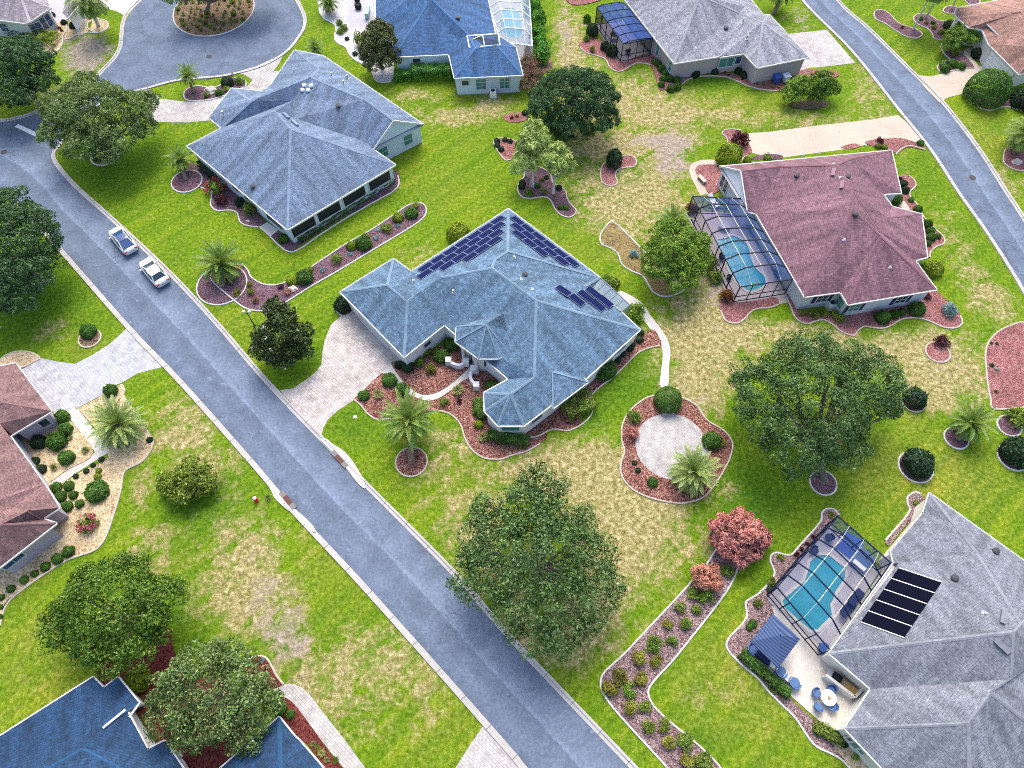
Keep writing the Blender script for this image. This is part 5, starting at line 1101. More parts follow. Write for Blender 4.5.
# square fabric canopy (cantilever parasol) over the seating
c = [at(*p, 2.25) for p in pts(zN,'50,190 150,62 275,178 175,310')]; pk = at(*zN(185,160), 3.15); o = Vector((pk.x,pk.y,0)); r = tag(empty('parasol', o), 'large square blue ribbed parasol over the navy sofa', 'parasol')
m = MB(); V = [p-o for p in c]+[pk-o]; m.add(V, [(0,1,4),(1,2,4),(2,3,4),(3,0,4)]); 
for i in range(4):
    a, b = V[i], V[(i+1)%4]; m.add([a,b,b-Vector((0,0,.18)),a-Vector((0,0,.18))], [(0,1,2,3)])
if m.f: cn = m.build('canopy', M('canopy_stripe'), r)
m = MB()
for i in range(4): m.bar(V[i]-Vector((0,0,.03)), V[4]-Vector((0,0,.05)), .04)
m.build('rib', M('navy_metal'), r); m = MB(); m.tube([(0,0,0),(0,0,3.2)],[.05,.04],10); m.lathe([(.45,0),(.45,.08),(.1,.14)],(0,0,0),16); m.build('pole', M('navy_metal'), r)
# outdoor bar
a0, a1, a2 = [at(*zN(x,y)) for x, y in ((372,350),(500,448),(552,395))]; ang = math.atan2((a1-a0).y,(a1-a0).x); ang2 = math.atan2((a2-a1).y,(a2-a1).x)
r = tag(empty('outdoor_bar', a0), 'cream L shaped outdoor bar with a grill and wooden worktop', 'outdoor bar'); m = MB(); mid = (a1-a0)/2; L1 = (a1-a0).length
nn = Vector((-math.sin(ang),math.cos(ang),0)); m.box(mid+Vector((0,0,.55)),(L1,.22,1.1),ang); m.box((a1-a0)+(a2-a1)/2+Vector((0,0,.55)),((a2-a1).length,.22,1.1),ang2); m.box(mid+nn*1.55+Vector((0,0,.6)),(L1,.14,1.2),ang); m.build('counter_wall', M('cream_stucco'), r)
m = MB(); m.box(mid+nn*.36+Vector((0,0,.9)),(L1,.5,.06),ang); m.box(mid+nn*.2+Vector((0,0,.45)),(L1-.4,.1,.88),ang); m.build('worktop', M('grey_deck'), r)
d1 = (a1-a0).normalized(); m = MB(); m.box(d1*L1*.74+nn*.42+Vector((0,0,.945)),(1.35,.55,.03),ang); m.build('wooden_board', M('wood_top'), r)
m = MB(); m.box(d1*L1*.30+nn*.45+Vector((0,0,1.03)),(.75,.5,.22),ang); m.lathe([(.26,0),(.25,.12),(.12,.2),(.001,.21)],d1*L1*.30+nn*.45+Vector((0,0,1.14)),14); m.build('grill', M('black_metal'), r)
for k, t in enumerate((.48,.53,.57)): m = MB(); m.lathe([(.05,0),(.05,.2),(.02,.26),(.02,.32)],d1*L1*t+nn*(.3+.12*(k%2))+Vector((0,0,.93)),8); m.build('bottle', M('galvanised' if k else 'ceramic_teal'), r)
lounger(at(*zM(600,632)), .7, 'dark blue lounge chair by the pool rail'); lounger(at(*zM(548,705)), .7, 'dark blue lounge chair by the grey roof gutter'); armchair(at(*zM(430,245)), 2.2, 'dark blue chair near the inner corner of the blue cage', 'navy_fabric','black_metal'); armchair(at(*zM(340,330)), -.6, 'dark blue chair at the shallow end of the square pool', 'navy_fabric','black_metal'); armchair(at(*zN(378,222)), 1.2, 'blue tub chair at the bar end of the cage', 'blue_fabric','black_metal', k=1.3)
def flat_reflection(P, label, mat): 
    P = [at(*p) for p in P]; o = sum(P, Vector())/len(P); m = MB(); m.prism([p-o for p in P], .055, .075); tag(m.build('reflection_sheet', M(mat), loc=o), label, 'flat_reflection')
flat_reflection(pts(zM,'545,195 655,260 655,310 580,385 475,305 530,255'), 'bright blue sheet standing in for a reflection on the grey pool deck', 'blue_fabric')  # added sheet: a blue reflection on the cage roof, made as an object
r = tag(empty('reflection_block', at(*zM(645,395)), .75), 'pale blue block added in place of a reflection on the grey pool deck', 'reflection_block'); m = MB(); m.box((0,0,.2),(2.0,1.5,.38)); m.build('frame', M('galvanised'), r); m = MB(); m.box((0,0,.45),(1.9,1.4,.16)); m.build('block_top', M('sky_fabric'), r); m = MB(); m.box((-.7,0,.6),(.4,1.2,.16)); m.build('block_end', M('plastic_white'), r)  # pale reflection over the deck, built as an added bed-shaped block
def rail(p, ang, label):
    m = MB()
    for s in (-.28,.28): m.tube([(-.35,s,0),(-.35,s,.75),(-.1,s,.9),(.4,s,.55),(.45,s,0)],[.035]*5,8)
    o = m.build('pool_rail', M('galvanised'), loc=p); o.rotation_euler = (0,0,ang); tag(o, label, 'hand rail')
rail(at(*zM(545,470)), .8, 'steel hand rail at the shoulder of the square pool'); rail(at(*zO(300,392)), 1.9, 'steel hand rail at the curved pool steps')
lounger(at(*zO(210,150)), -1.1, 'pale lounge chair at the far end of the black cage', 'plastic_white','galvanised'); rtable(at(*zO(278,305))+Vector((0,0,.05)), 'low glass topped table on the pinkish pool deck', .7, .5, 'grey_deck'); armchair(at(*zO(265,505)), 0, 'black wicker chair between the pool and the outer screen', 'black_metal','black_metal'); armchair(at(*zO(430,300)), 3.4, 'blue chair in the shade of the plum roof eave', 'blue_fabric','black_metal'); lounger(at(*zO(620,590)), 1.2, 'blue lounge chair under the plum roof by the pool end', 'blue_fabric')
for xy, l in (('310,632','black planter pot by the outer screen of the black cage'),('370,225','white planter pot near the house wall in the black cage')):
    m = MB(); m.lathe([(.20,0),(.28,.35),(.30,.42),(.26,.42),(.24,.36),(.001,.34)],(0,0,0),14); tag(m.build('planter_pot', M('black_metal' if 'black pl' in l else 'plastic_white'), loc=at(*zO(*map(float,xy.split(','))))+Vector((0,0,.05))), l, 'planter')
rtable(at(*zDD(290,330)), 'dark table inside the bronze screened lanai', .6,.7,'black_metal'); armchair(at(*zDD(405,455)), 2, 'black chair seen through the bronze lanai screen', 'black_metal','black_metal')

# ------------------------------------------------------------------ machines, bins, posts
def ac(p, ang, label):
    r = tag(empty('air_conditioner', p, ang), label, 'air conditioner'); m = MB(); m.box((0,0,.05),(1.0,1.0,.1)); m.build('base', M('path_concrete'), r); m = MB(); m.box((0,0,.5),(.8,.8,.8)); m.build('body', M('plastic_white'), r)
    m = MB(); m.lathe([(.30,0),(.30,.03),(.26,.03),(.26,.005),(.001,.005)],(0,0,.90),18)
    for k in range(6): t = k*math.pi/3; m.bar((0,0,.93),(.28*math.cos(t),.28*math.sin(t),.93),.025)
    m.build('fan_grille', M('iron_cover'), r)
ac(at(*zE(682,492)), math.radians(4), 'white air conditioner against the pale blue wall'); ac(at(*zHH(282,212)), math.radians(12), 'white air conditioner in the recess of the plum roofed house')
def bin_(p, ang, label, mat, wheels=True):
    r = tag(empty('wheeled_bin', p, ang), label, 'bin'); m = MB(); V = []
    for z, s in ((.06,.30),(1.0,.40)):
        for x, y in ((-1,-1),(1,-1),(1,1),(-1,1)): V.append((x*s,y*s*1.1,z))
    m.add(V, [(3,2,1,0),(4,5,6,7),(0,1,5,4),(1,2,6,5),(2,3,7,6),(3,0,4,7)]); m.build('body', M(mat), r); m = MB(); m.box((0,0,1.05),(.88,.96,.09)); m.box((-.46,0,1.02),(.08,.7,.06)); m.build('lid', M(mat), r)
    for s in (-1,1): m = MB(); m.tube([(-.3,s*.38,.12),(-.3,s*.46,.12)],[.12,.12],12); m.build('wheel', M('tyre_rubber'), r)
b1 = at(*zEE(692,115)); bin_(b1, .25, 'dark blue wheeled bin by the taupe wall', 'bin_blue'); b2 = at(*zEE(740,112)); bin_(b2, .25, 'pale blue wheeled bin beside the dark blue one', 'bin_white')
p = at(*zEE(205,88)); m = MB(); m.tube([(math.cos(t)*.34,math.sin(t)*.34,.12+.05*(t//6.283)) for t in [k*.52 for k in range(37)]],[.06]*37,6); m.box((0,.42,.3),(.8,.12,.6)); tag(m.build('garden_hose', M('bin_blue'), loc=p), 'blue garden hose coiled on its reel at the taupe wall corner', 'hose reel')
def lamp(p, label):
    r = tag(empty('lamp_post', p), label, 'lamp post'); m = MB(); m.lathe([(.16,0),(.14,.12),(.06,.3),(.05,2.5),(.04,2.55)],(0,0,0),12); m.bar((-.32,0,2.5),(.32,0,2.5),.05); m.build('post', M('black_metal'), r)
    for s in (-.32,.32):
        m = MB(); m.lathe([(.08,0),(.17,.10),(.19,.24),(.14,.36),(.05,.42),(.001,.43)],(s,0,2.53),14); l = m.build('globe', M('lamp_glass'), r)
lamp(at(*((255,326.5))), 'black lamp post with two round globes beside the dark magnolia')
p = at(256.7,500.5); r = tag(empty('fire_hydrant', p), 'red and white fire hydrant on the grass by the drain', 'fire hydrant'); m = MB(); m.lathe([(.20,0),(.20,.08),(.14,.10),(.13,.55),(.19,.57),(.19,.62)],(0,0,0),14); m.tube([(-.26,0,.42),(.26,0,.42)],[.08,.08],10); m.tube([(0,0,.4),(0,-.24,.4)],[.1,.1],10); m.build('body', M('hydrant_red'), r); m = MB(); m.lathe([(.18,.62),(.16,.72),(.08,.79),(.04,.84),(.001,.85)],(0,0,0),14); m.build('cap', M('plastic_white'), r)
p = at(*zR(742,372)); r = tag(empty('mailbox', p), 'small grey mailbox post on the drive bed by the cul-de-sac', 'mailbox'); m = MB(); m.box((0,0,.55),(.12,.12,1.1)); m.build('post', M('bark_pale'), r); m = MB(); m.box((0,0,1.2),(.26,.5,.22)); m.tube([(0,-.25,1.31),(0,.25,1.31)],[.13,.13],10); m.build('box', M('bark_grey'), r)
for xy, l, hh in (((41,289),'pair of short white pipes standing in the shade of the big oak',.5),):
    p = at(*xy); m = MB(); m.tube([(-.18,0,0),(-.18,0,hh*2)],[.07,.07],10); m.tube([(.18,.1,0),(.18,.1,hh*2)],[.07,.07],10); tag(m.build('standpipe', M('plastic_white'), loc=p), l, 'pipe')
p = at(14,312); m = MB(); m.lathe([(.001,0),(.12,.02),(.17,.14),(.12,.27),(.001,.30)],(0,0,0),14); tag(m.build('garden_globe', M('plastic_white'), loc=p), 'small white garden globe on the shaded grass', 'garden globe')
p = at(1,328); m = MB(); m.tube([(0,0,0),(0,0,1.3)],[.07,.07],10); m.box((0,0,1.32),(.2,.2,.1)); tag(m.build('marker_post', M('bin_white'), loc=p), 'pale blue marker post at the picture edge of the lawn', 'post')
p = at(*zP(123,377)); m = MB(); m.box((0,0,.05),(.35,.28,.1)); m.box((0,0,.11),(.25,.2,.03)); tag(m.build('valve_box', M('plastic_white'), loc=p), 'small white valve box in the grass near the front palm', 'valve box')
p = at(*zGG(205,585)); r = tag(empty('garden_bench', p, -1.05), 'cream garden bench on the looping walk', 'bench'); m = MB(); m.box((0,0,.42),(1.3,.5,.08)); m.build('seat', M('beige_concrete'), r)
for s in (-.5,.5): m = MB(); m.box((s,0,.2),(.14,.42,.38)); m.build('leg', M('beige_concrete'), r)
for xy, l, s in (((293,289),'pale pink boulder in the long plum bed',.45),(zR(470,470),'pale boulder in the bed beside the driveway palm',.75),(zBB(332,605),'white boulder in the pink mulch bed',.55),(zFF(545,497),'small white stone near the screened porch door',.22),(zAA(433,268),'dark stump on the pink mulch bed',.3)):
    p = at(*xy); m = bmesh.new(); bmesh.ops.create_icosphere(m, subdivisions=3, radius=s)
    for v in m.verts: n = v.co.normalized(); k = 1+.22*math.sin(n.x*5+xy[0])*math.cos(n.y*4+1)+.1*math.sin(n.z*9); v.co = Vector((v.co.x*k*1.2, v.co.y*k*.9, max(v.co.z*k*.75,-.05)))
    me = bpy.data.meshes.new('boulder'); m.to_mesh(me); me.materials.append(M('rock' if 'stump' not in l else 'bark_grey')); o = bpy.data.objects.new('boulder' if 'stump' not in l else 'tree_stump', me); COL.objects.link(o); o.location = p; tag(o, l, 'boulder' if 'stump' not in l else 'stump')
p = at(*zT(580,130)); m = MB(); m.box((0,0,.45),(.5,2.2,.9)); m.box((0,0,.93),(.6,2.3,.08)); tag(m.build('pump_cabinet', M('ceramic_teal'), loc=p), 'teal utility cabinet on the white gravel', 'cabinet')
for xy, l, s in (((500,75),'large dark pot on the paved strip of the gravel garden',.5),((490,15),'second dark pot beyond the large one on the paved strip',.42)):
    p = at(*zT(*xy)); m = MB(); m.lathe([(s*.6,0),(s,.5*s),(s*1.05,1.2*s),(s*.8,1.5*s),(s*.7,1.5*s),(s*.65,1.3*s),(.001,1.25*s)],(0,0,0),16); tag(m.build('planter_pot', M('black_metal'), loc=p), l, 'planter')

# ------------------------------------------------------------------ cars
def car(px_nose, px_tail, label, roof='car_paint', L=4.7, hatch=False, rear='window_glass'):
    a, b = at(*px_nose, .7), at(*px_tail, .7); d = a-b; ang = math.atan2(d.y,d.x); c = (a+b)/2; r = tag(empty('parked_car', (c.x,c.y,.012), ang), label, 'car')
    st = [(-L/2,.52,.42,.62),(-L/2+.06,.74,.30,.84),(-L/2+.35,.88,.24,.98),(-1.45,.92,.22,1.0),(-.5,.93,.22,.97),(.6,.93,.22,.95),(1.3,.92,.22,.90),(1.8,.88,.24,.82),(L/2-.15,.70,.28,.68),(L/2,.42,.38,.54)]
    V = []; F = []; n = 12
    for x, w, z0, z1 in st:
        h = z1-z0
        for y, z in ((-.80*w,z0),(-.97*w,z0+.12*h),(-w,z0+.42*h),(-.985*w,z0+.72*h),(-.90*w,z0+.93*h),(-.6*w,z1),(.6*w,z1),(.90*w,z0+.93*h),(.985*w,z0+.72*h),(w,z0+.42*h),(.97*w,z0+.12*h),(.80*w,z0)): V.append((x,y,z))
    for i in range(len(st)-1):
        for k in range(n): F.append((i*n+k,(i+1)*n+k,(i+1)*n+(k+1)%n,i*n+(k+1)%n))
    F.append(tuple(range(n))); F.append(tuple(reversed([(len(st)-1)*n+k for k in range(n)])))
    m = MB(); m.add(V, F); o = m.build('body', M('car_paint'), r, smooth=True); md = o.modifiers.new('sub','SUBSURF'); md.levels = 1; md.render_levels = 1
    # glasshouse: x rear, x front at belt and at roof
    rb, fb, rt, ft = (-1.80,1.25,-1.32,.05) if hatch else (-2.0,1.30,-1.05,.0); zb, zt = .93, 1.44
    S = [(rb,.70,zb),(-1.0,.80,zb+.02),(.2,.80,zb),(fb,.70,.86)]; T = [(rt,.56,zt-.04),(-.7,.62,zt+.01),(-.3,.62,zt+.01),(ft,.58,zt-.03)]
    g = MB(); V = []
    for (x,w,z), (x2,w2,z2) in zip(S,T): V += [(x,-w,z),(x2,-w2,z2),(x2,w2,z2),(x,w,z)]
    F = []
    for i in range(3):
        for k in range(3): F.append((i*4+k,(i+1)*4+k,(i+1)*4+k+1,i*4+k+1))
    F += [(0,1,2,3),(15,14,13,12)]; g.add(V, F); g.build('glass', M(rear), r)
    rf = MB(); V = []
    for (x,w,z) in T: V += [(x,-w-.02,z+.015),(x,-w*.5,z+.05),(x,w*.5,z+.05),(x,w+.02,z+.015)]
    F = [(i*4+k,(i+1)*4+k,(i+1)*4+k+1,i*4+k+1) for i in range(3) for k in range(3)]; rf.add(V,F); rf.build('roof', M(roof), r, smooth=True)
    p = MB()
    for s in (-1,1):
        p.bar((rb,s*.73,zb),(rt,s*.55,zt),.10,.05); p.bar((fb,s*.71,.90),(ft,s*.56,zt),.08,.05); p.bar((rt,s*.56,zt+.01),(ft,s*.57,zt+.01),.08,.05); p.bar((-.45,s*.815,zb),(-.42,s*.60,zt),.08,.04)
    p.build('pillar', M('car_paint'), r)
    for s in (-1,1): m = MB(); m.box((.72,s*1.02,.98),(.16,.20,.13)); m.build('wing_mirror', M('car_paint'), r)
    for x in (-1.42,1.42):
        for s in (-1,1):
            m = MB(); m.tube([(x,s*.74,.33),(x,s*.93,.33)],[.33,.33],20); w = m.build('wheel', M('tyre_rubber'), r); m = MB(); m.tube([(x,s*.925,.33),(x,s*.945,.33)],[.22,.2],16); m.build('rim', M('alloy'), w)
    for s in (-1,1):
        m = MB(); m.box((L/2-.30,s*.52,.665),(.26,.24,.09),s*-.35); m.build('headlight', M('headlight_glass'), r); m = MB(); m.box((-L/2+.09,s*.62,.80),(.14,.34,.12),s*.25); m.build('tail_light', M('red_lens'), r)
    m = MB(); m.box((-L/2+.03,0,.62),(.05,.5,.13)); m.build('number_plate', M('galvanised'), r)
car((114.3,229.0),(130.3,249.3), 'white parked car with a dark glass roof', 'blue_glass', rear='blue_glass'); car((145.0,260.6),(162.0,281.2), 'white parked car with a white roof and dark rear window', 'car_paint', hatch=True)
# ------------------------------------------------------------------ trees
def tree(px, py, zc, lobes, leaf, label, name='tree', trunk='bark_grey', size=.30, dens=26, clump=.75, base=None, flowers=None, cat='tree', limbs=5, shade_low=-.35, aspect=.5):
    """lobes: (dx, dy, dz, rx, ry, rz) metres about the crown centre; leaves sit in sprays over each lobe; trunk and limbs reach into the lobes"""
    c = at(px, py, zc); b = at(*base) if base else Vector((c.x, c.y, 0)); r = tag(empty(name, b), label, cat)
    LO = []
    for L in lobes:
        L = np.array(L, float); R = L[3:]
        if R[0] < .95: LO.append(L); continue
        LO.append(np.concatenate([L[:3], R*.72])); ns = int(5+R[0]*2.2); k0 = random.random()*6
        for i in range(ns):
            zz = 1-(i+.5)/ns*1.25; rr = math.sqrt(max(0,1-zz*zz)); a = i*2.39996+k0; u = np.array([rr*math.cos(a), rr*math.sin(a), zz]); f = random.uniform(.30,.50)
            LO.append(np.concatenate([L[:3]+u*R*random.uniform(.56,.82), np.array([R[0]*f, R[0]*f, R[0]*f*.8])]))
    LO = np.array(LO, float); off = np.array([c.x-b.x, c.y-b.y, zc]); CC = []; NN = []
    for L in LO:
        p, R = L[:3], L[3:]; area = 4*math.pi*((R[0]*R[1])**1.6/3+(R[0]*R[2])**1.6/3+(R[1]*R[2])**1.6/3)**(1/1.6)
        n = int(area/(clump*clump)*.95); d = sph(n, shade_low); gap = np.sin(d[:,0]*4.3+L[0])*np.sin(d[:,1]*4.9+L[1]*1.3)+np.sin(d[:,2]*5+L[2]*2+d[:,0]*3)*.6
        q = p+d*R*(RNG.uniform(.66,1.12,(n,1))*(1+.07*gap[:,None]))
        keep = (gap > -.55) | (RNG.uniform(0,1,n) < .25)
        for L2 in LO:
            if L2 is L: continue
            keep &= ((((q-L2[:3])/L2[3:])**2).sum(1) > .62)
        q = q[keep]; d = d[keep]; CC.append(q); NN.append(d)
    CC = np.concatenate(CC); NN = nrm(np.concatenate(NN)+[0,0,.25]); V = []
    m = len(CC); rad = clump*RNG.choice([.45,.6,.8,1.0,1.25], m)
    cl = np.repeat(np.arange(m), np.maximum(8, (dens*2.0*(rad/clump)**1.7)).astype(int)); u = sph(len(cl)); u = nrm(u+NN[cl]*.55)
    C = CC[cl]+u*rad[cl][:,None]*RNG.uniform(.6,1.0,(len(cl),1))*np.array([1,1,.72])+off
    Q = leaf_quads(C, u*.6+NN[cl]*.5, size, aspect, .55)
    # sparse inner leaves along the limbs
    ni = len(C)//14; k = RNG.integers(0, len(LO), ni); C2 = LO[k,:3]+sph(ni)*LO[k,3:]*RNG.uniform(.25,.75,(ni,1))+off
    Q = np.concatenate([Q, leaf_quads(C2, RNG.normal(0,1,(ni,3))+[0,0,.6], size*1.1, aspect, .5)])
    Q[...,2] = np.maximum(Q[...,2], .12)
    mats = [M(leaf)]; idx = None
    if flowers:
        sel = RNG.choice(m, flowers[1], replace=False); fs = []
        for s_ in sel:
            q = CC[s_]+NN[s_]*rad[s_]*1.0+off; fs.append(leaf_quads(np.repeat(q[None],9,0)+RNG.normal(0,.10,(9,3)), np.repeat(NN[s_][None],9,0), flowers[2], .6, .6))
        fs = np.concatenate(fs); idx = np.concatenate([np.zeros(len(Q)), np.ones(len(fs))]); Q = np.concatenate([Q, fs]); mats.append(M(flowers[0]))
    quads('crown', Q, mats, r, midx=idx)
    t = MB(); H = zc+LO[:,2].min()-LO[:,5].max()*.2; H = max(H*.55, .8); tw = .09*max(l[3] for l in lobes)**.75+.05
    t.tube([(0,0,-.1),(.04,.02,.25),(off[0]*.25,off[1]*.25,H*.6),(off[0]*.4,off[1]*.4,H)],[tw*1.6,tw*1.1,tw*.95,tw*.85],10)
    S = Vector((off[0]*.4,off[1]*.4,H))
    order = list(range(len(LO))); random.shuffle(order)
    for j in order[:max(limbs*2,12)]:
        L = LO[j]; e = Vector(L[:3]+off)+Vector([random.uniform(-.35,.35)*L[3], random.uniform(-.35,.35)*L[4], random.uniform(.1,.5)*L[5]])
        mid = S.lerp(e,.5)+Vector((random.uniform(-.3,.3),random.uniform(-.3,.3),-.1*(e-S).length)); t.tube([S-Vector((0,0,.2)), S.lerp(mid,.5)+Vector((0,0,.1)), mid, mid.lerp(e,.6), e],[tw*.62,tw*.5,tw*.4,tw*.26,tw*.1],7)
        for q in range(3):
            s0 = mid.lerp(e, random.uniform(.1,.8)); e2 = s0+Vector((random.uniform(-1,1)*L[3]*.6,random.uniform(-1,1)*L[4]*.6,random.uniform(.2,.7)*L[5])); t.tube([s0, s0.lerp(e2,.5)+Vector((0,0,.12)), e2],[tw*.24,tw*.16,tw*.05],5)
    t.build('trunk', M(trunk), r); return r
def lob(px0, py0, zc, spec):
    """lobes from picture circles 'x,y,r[,dz[,flat]]' about a crown centre at height zc"""
    c = at(px0, py0, zc); out = []
    for t in spec.split():
        v = list(map(float, t.split(','))); dz = v[3] if len(v) > 3 else 0; fl = v[4] if len(v) > 4 else .72
        p = at(v[0], v[1], zc+dz); R = v[2]*mpp(p); out.append((p.x-c.x, p.y-c.y, dz, R, R, R*fl))
    return out
def T(px, py, zc, spec, *a, **k): return tree(px, py, zc, lob(px, py, zc, spec), *a, **k)
T(815,405,5.2,'815,400,44,1.2,.6 775,395,34 860,395,34 800,440,34,-.6 840,445,26,-.8 770,425,28,-.6 812,370,34,.4 875,378,24,-.4 838,365,24 758,385,24,-.7 885,402,16,-1', 'oak_leaf', 'great spreading dark green oak on the open lawn', 'oak_tree', size=.24, dens=30, clump=.72, base=(823,481), limbs=12)
T(540,560,4.6,'540,488,23,.6 538,520,26,.6 490,518,20,0 500,555,36,.5 545,560,40,1.2,.6 588,560,27,0 485,580,28,-.5 540,605,42,.2 585,600,30,-.3 560,632,24,-1 525,500,20 480,548,18,-.5 600,585,18,-.8 575,525,18', 'oak_leaf', 'big ragged green tree standing by the street kerb', 'oak_tree', size=.26, dens=28, clump=.78, limbs=12)
T(100,122,4.6,'100,112,30,1,.65 70,118,24 130,115,25 95,140,28,-.4 120,138,22,-.4 62,135,16,-.6 145,105,14,-.4 85,95,22,.2 140,125,15,-.7 60,105,15,-.2 108,152,16,-1', 'oak_grey_leaf', 'grey green spreading oak at the cul-de-sac corner', 'oak_tree', size=.24, dens=30, clump=.6, base=(106,155), limbs=10)
T(18,255,4.8,'15,240,36,.8,.6 40,240,20 -5,265,30 25,275,26,-.3 5,215,26 45,262,14,-.8 -15,230,30 -5,295,24,-.6 20,298,18,-1', 'dark_oak_leaf', 'dark oak at the picture edge beside the street bend', 'oak_tree', size=.24, dens=30, clump=.6, limbs=9)
T(18,75,4.4,'15,65,26,.6,.65 40,62,15 45,80,12,-.5 5,90,22,-.3 -10,70,26 30,50,13 18,95,16,-.8', 'dark_oak_leaf', 'dark green oak in front of the corner house', 'oak_tree', size=.24, dens=30, clump=.55, limbs=8)
T(572,107,4.0,'572,103,34,.4,.9 560,112,28,-.4,.9 588,112,28,-.4,.9 572,125,24,-1.2,.8 557,97,24,0 590,97,24,0', 'dark_oak_leaf', 'dense round dark green tree behind the solar house', 'shade_tree', size=.20, dens=34, clump=.46, limbs=7)
T(120,615,4.2,'110,600,34,.8,.65 150,605,28,.3 80,615,24 120,640,30,-.2 60,635,16,-.6 170,600,18,-.4 145,640,20,-.6 90,645,20,-.6 125,575,22,.3 95,590,20 165,625,14,-.6 55,618,12,-.8', 'elm_leaf', 'leafy dark green tree by the navy roof valley', 'shade_tree', size=.24, dens=30, clump=.66, limbs=10)
T(208,700,4.2,'195,680,32,.7,.6 235,685,28,.3 175,705,24,-.2 215,715,30,.2 255,700,20,-.4 245,730,18,-.8 160,690,16,-.6 195,735,18,-.9 220,660,18,-.2 272,700,14,-1', 'oak_grey_leaf', 'pale grey green tree overhanging the navy roofed house', 'shade_tree', trunk='bark_pale', size=.25, dens=28, clump=.66, limbs=12)
T(283,330,3.4,'282,338,22,-.2,.9 270,347,15,-1,.8 297,347,16,-1,.8 276,309,11,1.7,1.1 281,321,15,.9,1 301,335,12,-.5 267,338,10,-.5 284,355,14,-1.4', 'magnolia_leaf', 'dark glossy magnolia dotted with white blossoms', 'magnolia_tree', size=.26, dens=26, clump=.50, flowers=('white_flower',26,.16), limbs=7)
T(378,46,3.4,'378,45,15,.3,1.5 374,58,14,-1,1.2 384,58,14,-1,1.2 380,35,13,1,1.1', 'magnolia2', 'upright olive green magnolia by the white gravel', 'magnolia_tree', size=.22, dens=26, clump=.42, limbs=5)
T(676,255,3.4,'672,255,24,.3,.8 690,250,18,-.2 660,265,18,-.3 682,272,20,-.5 672,235,18,.3 697,262,11,-.6 655,250,12,-.4', 'bright_leaf', 'bushy bright green tree in the straw brown bed', 'shade_tree', size=.24, dens=24, clump=.5, limbs=7)
T(188,484,1.3,'192,477,17,.3,.6 177,487,13,0,.6 201,484,13,0,.6 188,494,13,-.3,.6 168,482,9,-.3,.6 208,474,8,-.2,.6 163,490,5,-.5,.7', 'olive_leaf', 'scrubby olive green bush tree alone on the front lawn', 'bushy_tree', size=.26, dens=20, clump=.42, limbs=7)
T(797,90,1.6,'797,88,11,.2,.9 808,90,9,-.1 790,95,9,-.3', 'bright_leaf', 'lime green bush on brown mulch, on the plum roof side', 'bush', size=.20, dens=20, clump=.36, limbs=5, cat='bush')
T(824,87,1.7,'822,86,12,.2,.9 831,88,9,-.1 816,93,9,-.3', 'elm_leaf', 'darker green bush on brown mulch nearest the street', 'bush', size=.20, dens=20, clump=.36, limbs=5, cat='bush')
T(739,537,1.6,'739,535,22,.1,.75 728,540,15,-.2 752,540,15,-.2 740,550,14,-.4', 'coral_leaf', 'large coral red spiky shrub at the head of the long bed', 'shrub', size=.42, dens=26, clump=.42, limbs=5, cat='shrub', aspect=.26)
T(706.5,576,1.1,'706,576,11,.1,.75 700,578,8,-.1 713,577,8,-.1', 'salmon_leaf', 'smaller salmon red spiky shrub below the coral one', 'shrub', size=.36, dens=24, clump=.34, limbs=4, cat='shrub', aspect=.28)
T(529,70,1.6,'529,65,9,.4 522,75,7 535,76,8 528,85,7,-.5', 'pinkish', 'pink flowering small tree outside the white pool cage', 'crape_myrtle', size=.18, dens=18, clump=.36, limbs=6, flowers=('pink_flower',18,.18))
T(950,30,1.9,'957,36,9,.2 965,30,9,.1 950,44,9,-.4 972,38,6,-.2', 'bright_leaf', 'bushy lime green tree beside the terracotta house bay', 'bushy_tree', base=zH(375,345), size=.2, dens=22, clump=.36, limbs=5)
T(215,-12,4.2,'176,-4,12,0 186,-8,13 205,-8,14 235,-10,14,.2 250,-16,18 195,-22,18,.5 222,-24,20,.8', 'oak_grey_leaf', 'oak on the round island with only its lower boughs in view', 'oak_tree', base=(207,13), size=.24, dens=26, clump=.55, limbs=9)
